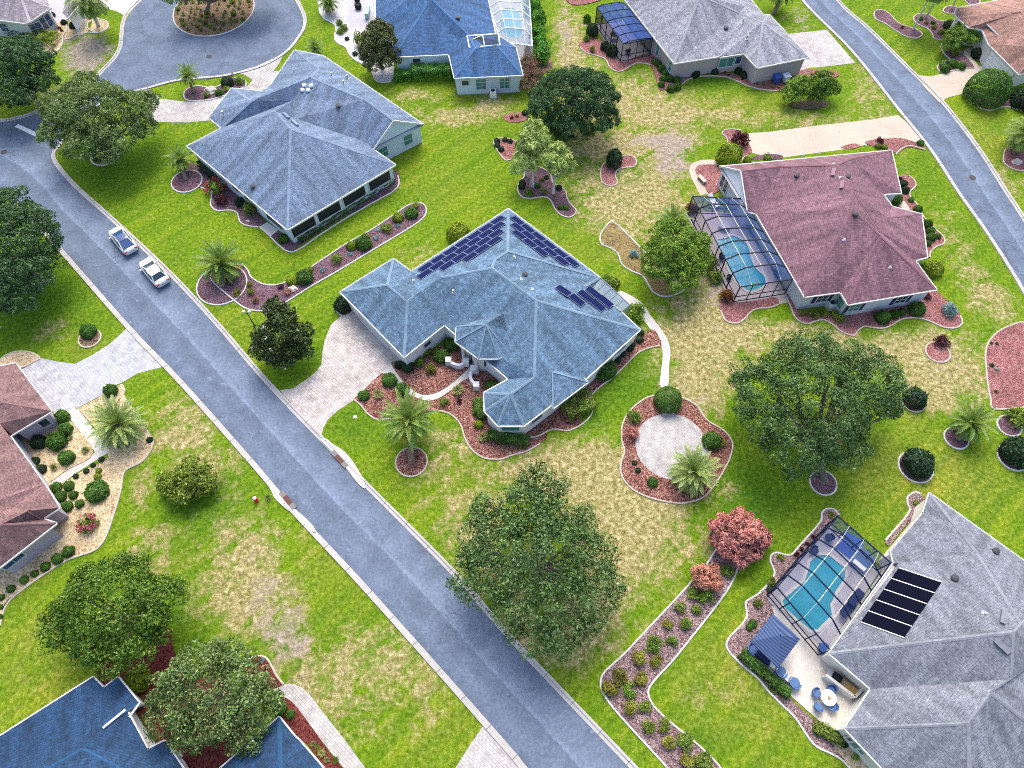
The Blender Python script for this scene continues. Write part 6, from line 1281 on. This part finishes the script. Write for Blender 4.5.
# ------------------------------------------------------------------ palms
FR = {}
def palm_crown(kind, n, L, droop, wid, mats, seed=1, leaflets=26, lo=-25, hi=80, vee=.5, old=.25):
    """pinnate fronds: arching rachis with a leaflet each side; older fronds hang lower and turn yellow"""
    rg = np.random.default_rng(seed); Q = []; idx = []
    for i in range(n):
        f = i/(n-1); el = math.radians(hi+(lo-hi)*f**.85+rg.uniform(-7,7)); az = i*2.39996+rg.uniform(-.2,.2); l = L*(.72+.28*math.sin(math.pi*min(1,f+.25)))*rg.uniform(.9,1.08)
        h = np.array([math.cos(az), math.sin(az), 0]); s = np.array([-math.sin(az), math.cos(az), 0]); z = np.array([0,0,1.0])
        m = leaflets+1; tt = np.linspace(0,1,m); ang = el-droop*tt**1.6*(.6+.6*f); st = l/(m-1)
        d = np.cos(ang)[:,None]*h+np.sin(ang)[:,None]*z; P = np.cumsum(d*st, 0); up = -np.sin(ang)[:,None]*h+np.cos(ang)[:,None]*z
        mi = 2 if f > 1-old else (0 if f > .3 else 1)
        for k in range(1, m-1):                       # rachis
            w = .035*(1-tt[k])+.008; Q.append([P[k]-s*w, P[k+1]-s*w, P[k+1]+s*w, P[k]+s*w]); idx.append(mi)
        for k in range(2, m):
            ll = wid*math.sin(math.pi*(.12+.86*tt[k]**.85))**.7*rg.uniform(.85,1.1)
            for sg in (-1,1):
                e = nrm((s*sg*.80+d[k]*.62+up[k]*(vee-.35*f)+rg.normal(0,.07,3))[None])[0]; b = d[k]*.048*max(1,L/2)
                tip = P[k]+e*ll-z*ll*.10; Q.append([P[k]-b, P[k]+e*ll*.5-b*.9, tip, P[k]+e*ll*.5+b*.9]); idx.append(mi)
    return np.array(Q), np.array(idx), [M(x) for x in mats]
def palm(base, top, zt, crown, label, name='palm_tree', trunk='palm_bark', tr=.26, boots=True, cat='palm tree', rot=0.0, k=1.0):
    b = at(*base); t = at(*top, zt); r = tag(empty(name, b), label, cat); d = t-b
    m = MB(); nseg = 9; P = []; R = []
    for i in range(nseg+1):
        f = i/nseg; P.append(Vector((d.x*f**1.2, d.y*f**1.2, d.z*f))); R.append(tr*(1.25-.35*f+(.12*(i%2) if boots else 0)))
    m.tube(P, R, 12); m.build('trunk', M(trunk), r)
    if crown not in FR: return r
    me = FR[crown]
    o = bpy.data.objects.new('crown', me); COL.objects.link(o); o.parent = r; o.location = d-Vector((0,0,.05)); o.rotation_euler = (0,0,rot); o.scale = (k,k,k); return r
def proto(key, args):
    Q, idx, mats = palm_crown(*args[0], **args[1]); o = quads(key, Q, mats, midx=idx); FR[key] = o.data; bpy.data.objects.remove(o)
proto('date', (('d',64,2.9,1.0,.46,('palm_frond','palm_young','palm_old')), dict(seed=3, lo=-38, old=.3)))
proto('silver', (('s',70,3.2,.9,.52,('palm_silver','palm_silver','palm_old')), dict(seed=4, lo=-30, old=.14)))
proto('green', (('g',54,2.6,1.1,.42,('palm_frond','palm_young','palm_old')), dict(seed=5, lo=-30, old=.16)))
proto('small', (('m',36,1.9,1.15,.36,('palm_frond','palm_young','palm_old')), dict(seed=6, lo=-20, old=.2, leaflets=22)))
proto('pale', (('p',60,3.0,1.7,.80,('palm_young','palm_young','bright_leaf')), dict(seed=8, lo=-50, hi=75, old=.35, leaflets=22, vee=.1)))
palm((222,287),(221.5,264),1.5,'date','full date palm with spreading yellow tipped fronds on plum mulch', rot=.4, k=1.05)
palm((411.8,463),(408.5,421),3.0,'date','single trunk palm with a round crown on the front lawn ring', rot=1.4, k=1.08, tr=.22)
palm((124,446),(119.5,425),1.4,'silver','huge silvery palm in the tan gravel garden', rot=.9, k=.98, tr=.4)
palm((697,488),(692.5,472),1.3,'silver','silvery palm at the rim of the paved circle island', rot=2.2, k=.86)
palm((956,438),(971,423.5),1.7,'green','leaning green palm in a white edged lawn ring', rot=.2, k=.95)
palm((186,180),(181,160),1.6,'small','short yellowing palm at the porch house wall', rot=.6, k=1.1, tr=.22)
palm((193.5,93),(188,75.5),2.0,'small','slim palm beside the white paver driveway bed', rot=1.9, k=1.0, tr=.14)
palm((316,60),(315,48),1.0,'small','low spiky palm on the grass behind the porch house', rot=1, k=.85, tr=.2)
palm((98.5,25.5),(87,0.5),4.6,'pale','tall grey trunked palm with feathery top in the corner garden','palm_tree','palm_trunk_pale',.22, rot=.5, k=1.1, boots=False)
for (cx_,cy_), zc_, bs_, sp_, lb_ in ((zS(300,170),5.2,zS(290,525),'534,128,8,.5,.9 527,137,9,0 541,138,9,-.1 533,146,10,-.6,.8 523,148,6,-.9 545,148,6,-.8','tallest feathery tree of the loose clump on the winding bed'),(zS(455,330),4.0,zS(430,570),'557,152,8,.4,.9 551,160,9,0 564,160,9,-.1 557,168,8,-.7,.8 569,168,5,-.8','feathery tree of the loose clump beside the kidney bed'),(zS(245,330),3.6,zS(255,470),'526,153,7,.4 520,160,7,0 530,164,7,-.3 517,168,5,-.7','lowest feathery tree of the loose clump leaning over the lawn')):
    T(cx_, cy_, zc_, sp_, 'feather_leaf', lb_, 'feathery_tree', trunk='palm_trunk_pale', base=bs_, size=.62, dens=15, clump=.46, limbs=4, aspect=.17)
palm((671,238),(672,222),2.2,'small','arching palm half hidden behind the bushy bright tree', rot=.9, k=1.25)
palm(zT(235,95),zT(240,20),1.6,'green','dark palm on the white gravel by the cul-de-sac kerb', rot=.4, k=.75)
palm(zBB(345,560),zBB(385,440),2.4,'pale','leaning pale palm at the boulder bed', rot=.8, k=.95, trunk='palm_bark', tr=.2)
palm((774,14),(783,-8),2.6,'green','rough trunked palm beyond the pale grey roofed house', rot=2.5, k=1.0, tr=.24)
for bx, tx, l in (((913,30),(933,-12),'white trunked palm rising from the near oval bed'),((926,18),(940,-10),'white trunked palm rising from the winding terracotta house bed'),((952,9),(960,-14),'white trunked palm rising from the small oval bed')):
    palm(bx, tx, 5.5, 'pale', l, 'palm_tree', 'palm_trunk_pale', .11, boots=False, k=.8)
# ------------------------------------------------------------------ shrubs
SH = {}
def shrub_mesh(kind, v):
    key = (kind, v)
    if key in SH: return SH[key]
    rg = np.random.default_rng(sum(map(ord,kind))+v*17)
    def dome(n, size, jit, asp=.6, lump=.10, bot=-.35):
        d = sph(n, bot); R = 1+lump*np.sin(d[:,0]*5+v)*np.cos(d[:,1]*4+v*2)+RNG.normal(0,lump*.4,n); C = d*R[:,None]; return leaf_quads(C, d, size, asp, jit)
    mats, idx = None, None
    if kind == 'big': Q = np.concatenate([dome(5200,.075,.5,.6,.03), dome(900,.15,.3,.8,.03)*.95]); mats = ['clipped_leaf']
    elif kind in ('clip','dark'):
        Q = np.concatenate([dome(1300,.18,.6,.6,.09), dome(300,.3,.3,.8,.06)*.88, dome(90,.2,.9,.5,.2)*1.04]); mats = ['clipped_leaf' if kind == 'clip' else 'dark_clipped_leaf']
    elif kind == 'lime': Q = np.concatenate([dome(1200,.2,.5,.6,.08), dome(250,.3,.3)*.88]); mats = ['lime_leaf']
    elif kind in ('loose','olive','croton','maroon','rust','bluegreen','bright','bright2','coral'):
        cs = sph(22,-.1)*RNG.uniform(.45,.8,(22,1)); Q = np.concatenate([leaf_quads(c+sph(34)*.33, sph(34)*.5+c, .24, .5, .6) for c in cs])
        mats = [{'loose':'shrub_leaf','olive':'olive_leaf','croton':'croton_leaf','maroon':'maroon_leaf','rust':'rust_leaf','bluegreen':'blue_green_leaf','bright':'bright_leaf','bright2':'hedge_leaf','coral':'coral_leaf'}[kind]]
    elif kind in ('pink','red'):
        cs = sph(20,-.1)*RNG.uniform(.45,.75,(20,1)); Q = np.concatenate([leaf_quads(c+sph(28)*.33, sph(28)*.5+c, .24, .5, .6) for c in cs]); n0 = len(Q)
        f = sph(26,.0)*.98; F = np.concatenate([leaf_quads(c+RNG.normal(0,.09,(10,3)), np.repeat(c[None],10,0), .2, .7, .5) for c in f]); Q = np.concatenate([Q,F]); idx = [0]*n0+[1]*len(F); mats = ['shrub_leaf', 'pink_flower' if kind == 'pink' else 'red_flower']
    elif kind in ('agave','spike','tuft'):
        n = {'agave':34,'spike':46,'tuft':70}[kind]; Q = []
        for i in range(n):
            a = i*2.4; el = RNG.uniform(.15,1.3); d = np.array([math.cos(a)*math.cos(el), math.sin(a)*math.cos(el), math.sin(el)]); s = np.array([-math.sin(a), math.cos(a), 0])*(.09 if kind != 'tuft' else .04); p1 = d*.55; p2 = d*1.0-np.array([0,0,.18])
            Q.append([p1*.05-s*.6, p1-s, p1+s, p1*.05+s*.6]); Q.append([p1-s, p2-s*.15, p2+s*.15, p1+s])
        Q = np.array(Q); mats = [{'agave':'blue_green_leaf','spike':'bromeliad_leaf','tuft':'grass_blade'}[kind]]
    Q[...,2] = np.maximum(Q[...,2], -.5)
    o = quads('foliage', Q, [M(x) for x in mats], midx=idx); me = o.data; bpy.data.objects.remove(o); SH[key] = me; return me
NS = [0]
def shrub(px, py, rpx, kind, label, group=None, name=None, h=.85, cat='shrub'):
    NS[0] += 1; g = at(px, py); rm = rpx*mpp(g); zc = rm*h*.5; p = at(px, py, zc); me = shrub_mesh(kind, NS[0] % 3)
    nm = name or {'clip':'clipped_shrub','dark':'clipped_shrub','agave':'agave','spike':'bromeliad','tuft':'grass_clump'}.get(kind,'shrub')
    o = bpy.data.objects.new(nm, me); COL.objects.link(o); o.location = (p.x, p.y, zc*.9); o.scale = (rm*random.uniform(.95,1.05), rm*random.uniform(.95,1.05), rm*h*random.uniform(.94,1.06)); o.rotation_euler = (0,0,random.uniform(0,6.28)); tag(o, label, cat, group); return o
def row(kind, conv, spec, label, group, h=.85, r=None, start=0):
    for i, t in enumerate(spec.split()):
        k = kind
        if ':' in t: t, k = t.split(':')
        v = list(map(float, t.split(','))); x, y = conv(v[0], v[1]); k0 = conv(1,0)[0]-conv(0,0)[0]; rr = (v[2]*k0) if len(v) > 2 else r
        shrub(x, y, rr, k, label.replace('{o}', ORD[i+start]), group, h=h)
def hedge(px0, px1, w, h, leaf, label, n=1400, lump=.12):
    a, b = at(*px0), at(*px1); L = (b-a).length; ang = math.atan2((b-a).y,(b-a).x); o = (a+b)/2; V = []
    q = RNG.uniform(-1,1,(n*2,3)); ax = RNG.choice(3, n*2, p=[.12,.38,.50]); sg = np.sign(RNG.uniform(-1,1,n*2)); sg[ax==2] = 1; q[np.arange(n*2),ax] = sg
    Nn = np.zeros_like(q); Nn[np.arange(n*2),ax] = sg; C = q*np.array([L/2,w/2,h/2]); C += Nn*(lump*np.sin(C[:,:1]*3.1)*np.cos(C[:,1:2]*4+C[:,2:3]*3)+RNG.normal(0,lump*.35,(n*2,1))); C[:,2] += h/2
    Q = leaf_quads(C, Nn, .2, .55, .5); Q[...,2] = np.maximum(Q[...,2],.03); ob = quads('hedge', Q, M(leaf), loc=o); ob.rotation_euler = (0,0,ang); tag(ob, label, 'hedge'); return ob
# hedges
hedge(zE(270,398),zE(470,398),1.5,1.7,'hedge_leaf','tall clipped hedge along the pale blue wall'); hedge(zE(180,408),zE(262,404),1.2,1.1,'hedge_leaf','short low hedge next to the tall clipped one',700)
HB = (((868,-40),9),((880,45),9.5),((905,110),10),((905,180),10),((928,240),11),((920,295),11))
for i, ((x,y),rr) in enumerate(HB): shrub(*zE(x,y), rr, 'bright2', f'{ORD[i]} billowing green bush counted down the white pool cage side', 'bushes beside the white pool cage', 'bush', 1.05, 'bush')
hedge((300,242),(394,181),.55,.55,'clipped_leaf','long low hedge under the dark screened porch',1200); hedge(zFF(220,110),zFF(330,220),.8,.8,'dark_clipped_leaf','dark low hedge against the porch house wall near the palm',500)
hedge(zN(0,245),zN(210,430),.75,.7,'clipped_leaf','low green hedge bordering the umbrella patio',1000,.16); hedge(zN(335,580),zN(465,640),.8,.6,'shrub_leaf','ragged green planting at the cream patio corner',600,.2); hedge(zI(20,265),zI(265,320),1.0,1.0,'dark_clipped_leaf','dark hedge under the corner house window',500)
hedge(zP(770,470),zP(965,505),1.0,.85,'clipped_leaf','clipped hedge wrapped round the octagonal bay',800,.16); hedge(zY(195,740),zY(320,680),2.2,1.1,'shrub_leaf','broad clumpy hedge at the solar house jog',1100,.2); hedge(zP(720,300),zP(750,390),.9,.8,'clipped_leaf','short hedge on the entry side of the octagonal bay',450,.16)
hedge(zI(262,330),zI(470,340),1.7,1.2,'lime_leaf','lime yellow shrubs massed below the bay window',700,.3)
# singles
shrub(988,90,20,'big','giant clipped dome beside the terracotta house drive',h=.95); shrub(918.5,463.5,14,'dark','largest clipped dark dome alone on the bright lawn',h=.95); shrub(915.5,398.5,10.2,'dark','clipped dark ball in pink mulch on the dry lawn',h=.95); shrub(1018,452,15,'dark','clipped dark dome at the picture edge below the pink bed',h=.95); shrub(1016,418,12,'olive','loose green dome beside the lawn palm',h=.9); shrub(668,400,13.3,'big','clipped round topiary at the head of the paved circle',h=1.0)
shrub(*zGG(470,345),12.6,'lime','yellow green clipped dome at the plum roof corner',h=.95); shrub(*zA(398,102),11,'lime','yellow green rounded bush under the rows of solar panels',h=.9); shrub(*zA(40,325),8,'dark','boxy dark shrub at the solar house garage corner',h=1.1); shrub(*zY(380,538),11,'clip','rounded bright clipped shrub in the solar house end bed'); shrub(*zY(525,285),11,'bright','loose bushy shrub under the screened lanai corner'); shrub(*zY(410,150),8,'loose','small loose shrub behind the lanai roof edge')
shrub(*zU(345,650),4.4,'olive','small olive ball in the tan gravel corner'); shrub(*zU(238,528),3.8,'dark','dark purple shrub at the cream patio corner'); shrub(*zHH(962,228),8.6,'bluegreen','blue green juniper at the plum house corner'); shrub(*zHH(838,152),4.6,'maroon','maroon shrub at the plum house wall end'); shrub(*zV(375,455),9,'lime','large lime green shrub between plum wings'); shrub(*zV(330,440),6,'bright','mid green shrub beside the large lime one')
shrub(*zHH(925,410),8,'maroon','sparse bare reddish shrub in the small pink ring',h=.8); shrub(*zW(398,310),7,'rust','rusty brown round shrub at the pool screen corner',h=1.3); shrub(*zO(70,185),7,'rust','rust brown foliage beside the black cage post'); shrub(*zO(175,530),10,'loose','dark green shrub between bushy tree and pool screen',h=1.1); shrub(*zO(230,620),8,'loose','dark green shrub low along the black pool screen')
shrub(*zGG(575,190),8.5,'maroon','deep red crape shrub on the driveway end bed',h=1.1); shrub(*zGG(645,385),4,'lime','small lime shrub under the plum roof eave'); shrub(*zGG(840,360),5,'olive','low yellow green shrub in the dark eave strip')
shrub(*zS(845,340),7.5,'dark','small upright magnolia in the kidney bed',name='magnolia_shrub',h=1.7); shrub(*zFF(320,262),11,'red','crimson flowering shrub at the porch house wall',h=.8); shrub(*zFF(360,350),7,'maroon','dark leaved shrub below the crimson one'); shrub(*zFF(555,415),8,'loose','ferny green shrub near the porch step',h=1.2); shrub(*zFF(490,365),5,'dark','small dark shrub against the porch house wall'); shrub(*zFF(790,620),5,'clip','leafy green shrub at the porch house corner')
shrub(*zR(655,365),6,'dark','dark round shrub by the mailbox'); shrub(*zR(790,350),5,'loose','loose shrub at the tip of the driveway bed'); shrub(*zR(560,490),4,'clip','small green shrub beside the driveway boulder'); shrub(*zR(420,515),3.6,'loose','small green shrub at the ring inside the driveway bed'); shrub(*zR(650,450),4,'olive','low shrub where driveway bed meets roof')
shrub(*zT(340,195),4,'loose','first green mound of three on the white gravel'); shrub(*zT(380,235),4.2,'loose','second green mound of three on the white gravel'); shrub(*zT(345,268),4.2,'loose','third green mound of three on the white gravel'); shrub(*zT(520,345),8,'olive','loose olive shrub beside the upright magnolia',h=1.3); shrub(*zT(470,460),2.5,'dark','tiny dark plant on the white gravel'); shrub(*zT(400,330),2.2,'dark','tiny dark tuft in the middle of the white gravel')
shrub(*zI(585,205),3.6,'dark','dark low shrub in the corner garden gravel'); shrub(*zI(652,105),3,'dark','dark upright plant by the white garage of the corner house'); shrub(*zI(510,180),3,'dark','dark pot plant at the corner house step'); shrub(*zI(615,160),2.3,'loose','small plant between the two gravel borders'); shrub(*zI(475,225),1.8,'maroon','small reddish plant above the lime shrubs'); shrub(*zI(495,245),1.8,'maroon','second small reddish plant nearer the white border'); shrub(*zI(720,145),2,'loose','small green tuft beside the tall palm'); shrub(*zI(640,25),3,'loose','green shrub at the corner garden path'); shrub(*zI(415,120),3,'dark','dark planter shrub by the bay window'); shrub(*zI(700,70),2.2,'loose','small shrub by the corner driveway')
# solar house front garden
for x, y, r_, k, l in ((335,122,4.4,'dark','dark round shrub at the solar house garage corner bed'),(378,128,6,'dark','second dark round shrub along the garage wall'),(435,105,6,'bright','bright fern shrub by the garage wall'),(470,62,6,'loose','olive shrub halfway along the garage wall'),(545,78,7.5,'clip','tall green shrub before the entry columns'),(590,20,7.5,'clip','green hedge shrub in the entry corner'),(492,140,6.5,'croton','yellow spiky croton in the mulch pocket'),(165,270,5.5,'clip','round green shrub at the driveway edge of the front garden'),(235,265,6.5,'spike','yellowish spiky plant between drive and palm'),(290,195,7,'clip','leafy shrub where front walk meets drive'),(350,240,6.5,'clip','second leafy shrub beside the front walk'),(625,245,7.5,'spike','pale strappy plant in front of the wing wall'),(555,303,5,'olive','low rounded shrub inside the walk curve'),(630,300,3.5,'maroon','tiny reddish plant in the open mulch'),(785,225,6,'clip','dark green shrub by the entry wing wall'),(725,345,6,'clip','rounded shrub halfway round the bay'),(725,410,4.5,'lime','small lime shrub on the street side of the bay'),(745,475,6.5,'spike','broad leaved plant at the bay hedge end'),(480,62,3,'dark','small dark shrub under the garage window')):
    shrub(*zP(x,y), r_, k, l)
# round island
for x, y, r_, k, l in ((485,130,8,'bright','lime green shrub on the paved circle island'),(475,200,9,'coral','coral shrub on the paved circle island'),(800,225,9,'clip','leafy green shrub on the tree side of the circle'),(840,235,5,'croton','small croton beyond the leafy circle shrub'),(490,315,2.6,'dark','small dark tuft in the island mulch'),(562,392,5,'clip','dark clump at the lower island edge'),(505,345,2.8,'dark','low dark plant beside the island stones')):
    shrub(*t22(x,y), r_, k, l)
# long lilac bed : two rows
row('loose', zQ, '310,178,24 270,228,21 230,285,20:croton 182,350,31:bright 132,400,27:croton 68,455,28:croton 38,497,31:croton 98,505,27:bright 103,562,28:croton 163,628,26:olive 228,682,26:croton 298,745,27:croton 330,800,26', '{o} bush from the salmon shrub, outer line of the long lilac bed', 'bushes in the long lilac bed')
row('loose', zQ, '358,190,28:bright 325,236,18 290,284,24 243,342,21:bright 187,408,24:croton 138,466,25:croton 153,564,23 213,622,25:olive 283,680,33 350,745,32 390,800,28', '{o} bush from the salmon shrub, inner line of the long lilac bed', 'bushes in the long lilac bed'); row('bright', zQ, '430,105,24', 'green bush wedged between the coral and salmon shrubs', 'bushes in the long lilac bed')
# long plum bed
row('loose', zZ, '925,25,17:croton 907,52,25:clip 850,72,22:lime 805,118,24 710,175,32:clip 720,145,16:croton 660,187,20:lime 600,240,25 470,315,33:clip 492,285,16:croton 418,330,22:lime', '{o} bush from the tip of the long plum bed beside the porch house', 'bushes in the long plum bed'); row('bluegreen', zZ, '852,105,13 768,122,12 762,155,13 655,222,13 542,288,14', '{o} grey blue cushion from the tip of the long plum bed', 'grey blue cushions in the long plum bed', .5)
row('croton', zZ, '370,355,15:maroon 400,378,16:pink 245,345,14 248,377,18 193,382,18 270,410,16:pink', '{o} reddish shrub beyond the big palm in the plum bed', 'reddish shrubs by the big palm')
# rose roofed house garden
row('clip', zJ, '397,430,44 418,508,42 362,585,58 425,690,46 247,590,46:dark 708,258,42 222,715,30:dark 262,765,32:dark', '{o} clipped mound in the tan court of the rose roofed house', 'clipped mounds by the rose roofed house', 1.0)
row('lime', zJ, '450,560,24:spike 545,640,32:spike 345,750,34:spike', '{o} yellow green spiky plant in the rose house court', 'yellow spiky plants in the rose house court')
row('clip', zK, '288,88,27 352,82,26 312,136,27 376,128,22 343,186,28 408,174,21', '{o} round shrub of the cluster below the rose house walk', 'round shrub cluster by the rose house walk', 1.0)
row('clip', zK, '352,416,28 295,455,27 232,495,23 178,530,18 123,562,21 57,608,20 8,652,16 0,702,14 0,750,14', '{o} round shrub counted along the rose house wall', 'round shrubs along the rose house wall', 1.0)
row('dark', zK, '388,32,14 441,5,14', '{o} small cube shrub beside the short rose house walk', 'cube shrubs by the rose house walk', 1.0); row('dark', zJ, '596,738,16 650,700,18', '{o} small cube shrub nearest the silvery palm', 'cube shrubs by the rose house walk', 1.0)
shrub(*zK(496,110),10.5,'clip','broad dark clipped mound in the open tan gravel',h=.8); shrub(*zK(450,275),11,'pink','pink flowering spiky shrub in the tan gravel'); row('lime', zK, '505,5,16 500,35,18', '{o} lime tuft by the silvery palm gravel', 'lime tufts in the tan gravel'); shrub(88,331,7.5,'clip','dark round shrub in the ring by the grey driveway',h=1.0); shrub(*zJ(960,575),3,'dark','small dark plant at the gravel garden rim')
shrub(268,498,5,'tuft','pale grassy tuft beside the fire hydrant',h=.8)
# plum house wall
row('olive', zHH, '127,243,23 192,250,31 255,245,28 313,252,28 345,275,30', '{o} round shrub from the pool end, recess of the plum roofed house', 'round shrubs at the plum house recess', 1.0); row('clip', zHH, '584,270,40 650,253,27 692,240,23 783,222,42', '{o} clipped ball from the recess along the plum house wall', 'clipped balls along the plum house wall', 1.0)
row('clip', zV, '222,20,20:dark 232,52,20:dark 185,98,29 262,102,14 297,150,21 345,225,24 362,262,22 365,293,22 398,288,16 350,325,15', '{o} clipped ball from the driveway behind the plum roofed house', 'clipped balls behind the plum house', .95); row('dark', t30, '447,562,16:maroon 440,585,12:lime 465,590,12:lime 610,572,14:clip 530,715,12:maroon 540,740,13:maroon', '{o} small shrub in the pink mulch at the plum roof and street', 'small shrubs by the beige drive'); row('olive', t20, '940,640,14', 'small yellow green shrub at the plum eave walk', None)
# pale grey house
row('dark', zEE, '283,73,22 384,60,19 503,57,17 533,77,20', '{o} clipped ball along the taupe wall facing the lawn', 'clipped balls along the taupe wall', 1.0); row('clip', zEE, '75,10,16 95,22,18 112,45,20 130,70,19 117,97,17 152,97,19 110,127,17 192,105,20 190,137,20 156,148,19', '{o} clipped ball of the cluster at the taupe wall corner', 'clipped ball cluster at the taupe corner', 1.0)
row('dark', zDD, '60,165,32:clip 105,265,50 215,400,38 270,440,45 55,330,30:loose 108,425,28:loose', '{o} shrub beside the dark bronze lanai screen', 'shrubs by the bronze lanai', 1.3); row('maroon', zEE, '435,65,8 455,78,8 525,100,8 345,72,7 322,72,7 605,122,10:loose 640,130,10:croton 680,138,12:croton 710,140,10:croton', '{o} low plant in the pink mulch of the taupe wall', 'low plants by the taupe wall'); row('loose', zEE, '880,72,10 905,62,12:croton 915,80,10 950,58,12 985,70,10:croton', '{o} low plant beside the pale paver driveway', 'low plants by the white paver drive')
# teardrop bed and winding bed
row('dark', zS, '48,210,20 103,203,18 137,213,18 48,240,20 75,268,21', '{o} dark ball in the teardrop bed', 'dark balls in the teardrop bed'); row('clip', zS, '265,565,36:loose 365,555,28:loose 215,520,24:dark 220,495,22:dark 325,515,20 385,460,16:dark 470,530,22:dark 480,665,20 520,665,20 355,480,18:olive 255,460,14:dark', '{o} shrub under the two feathery palms', 'shrubs under the feathery palms'); row('loose', zS, '240,20,22:dark 150,50,16:rust 185,42,14:olive', '{o} scrubby plant behind the round dark tree', 'scrubby plants behind the round tree')
# terracotta house
row('loose', zH, '315,480,34:clip 370,445,30:clip 430,462,30:clip 295,445,26 340,435,18', '{o} rounded shrub at the terracotta house drive', 'rounded shrubs at the terracotta drive'); row('clip', zH, '545,375,42:dark 350,180,42:dark 330,230,34:loose 290,225,26:croton 240,190,20:croton 185,160,16:croton 230,160,16 145,130,16 15,190,16:rust 385,370,34:loose', '{o} garden shrub along the terracotta house front', 'garden shrubs by the terracotta house'); shrub(1024,100,12,'dark','dark shrub at the white garage wall edge')
# navy house walk
row('spike', zX, '440,625,24 490,680,30 470,650,24:croton 520,720,22 570,720,22:loose 300,445,26:clip 240,410,40:clip', '{o} strappy plant along the pale paver walk', 'strappy plants by the paver walk'); row('loose', zX, '50,140,18:bluegreen 130,125,18:bluegreen 100,135,14:maroon 160,170,14:maroon', '{o} small plant at the mulch tip by the grey green tree', 'small plants at the mulch tip'); shrub(138,680,11,'lime','golden yellow bush at the navy roof valley',h=1.2)
# island of the cul-de-sac : rows of small bromeliads
k = 0; ISLP = []
for i in range(400):
    a, q = random.uniform(0,6.283), math.sqrt(random.random()); 
    if k >= 70: break
    p = isl+Vector((math.cos(a)*q*36*mI, math.sin(a)*q*38*mI, 0))
    if p.y > 108 or any((p-z).length < .85 for z in ISLP): continue
    ISLP.append(p); k += 1; o = bpy.data.objects.new('grass_clump', shrub_mesh('tuft' if k % 3 else 'loose', k % 3)); COL.objects.link(o); s = random.uniform(.32,.5); o.location = p+Vector((0,0,.1)); o.scale = (s,s,s); tag(o, 'small grassy clump on the round cul-de-sac island', 'grass clump', 'grassy clumps on the round island')
# screen edge strip of the pool bed
row('loose', zM, '85,540,18:dark 60,575,18:dark 235,345,20:maroon 265,315,18:maroon 340,235,18:maroon 300,280,16:maroon 130,370,26:olive 455,95,26:olive', '{o} low plant outside the blue pool cage', 'low plants outside the blue cage'); row('loose', tile(3,3), '-60,190,16:clip -75,205,14:clip -40,110,22:olive 20,455,14:loose 10,20,20:olive', '{o} low plant along the patio mulch strip', 'low plants along the patio strip'); row('olive', zM, '1000,20,22', 'olive tuft in the mulch at the grey roof corner', None)
row('clip', zY, '540,405,17:dark 545,375,16:dark 505,425,17:dark 495,445,16:dark 462,470,16:dark 440,495,15:dark', '{o} dark ball from the back walk along the solar house end wall', 'dark balls along the solar house end wall'); row('loose', zAA, '415,250,10:dark 435,370,9:olive 412,150,7:dark 437,152,7:dark', '{o} tiny plant on the large pink bed', 'tiny plants on the large pink bed'); row('tuft', zY, '515,18,22:bluegreen', 'pale blue tuft alone in the straw brown bed', None); row('clip', t21, '380,350,24:loose 415,360,18:loose', '{o} loose shrub behind the lanai screen roof', 'loose shrubs behind the lanai')
# ------------------------------------------------------------------ light: bright veiled sun from beyond the top of the picture
w = bpy.data.worlds.new('World'); SC.world = w; w.use_nodes = True
nt = w.node_tree; bg = nt.nodes['Background']; sky = nt.nodes.new('ShaderNodeTexSky'); sky.sky_type = 'NISHITA'; sky.sun_disc = False
EL = 54; AZ = 0
sky.sun_elevation = math.radians(EL); sky.sun_rotation = math.radians(AZ); sky.air_density = 1.0; sky.dust_density = 3.5; sky.ozone_density = 1.0
nt.links.new(sky.outputs[0], bg.inputs[0]); bg.inputs[1].default_value = .15
sd = bpy.data.lights.new('sun', 'SUN'); sd.energy = 1.35; sd.angle = math.radians(34); sd.color = (1,.95,.88)
so = bpy.data.objects.new('sun', sd); COL.objects.link(so); so.rotation_euler = (-math.radians(90-EL), 0, -math.radians(AZ)); so.location = (0,60,90)
SC.view_settings.view_transform = 'Standard'; SC.view_settings.look = 'None'; SC.view_settings.gamma = 1; SC.view_settings.use_curve_mapping = False
SC.view_settings.exposure = 1.15
SC.cycles.use_denoising = False; SC.cycles.pixel_filter_type = 'BLACKMAN_HARRIS'; SC.cycles.filter_width = .95
SC.cycles.max_bounces = 5; SC.cycles.diffuse_bounces = 3; SC.cycles.transparent_max_bounces = 8
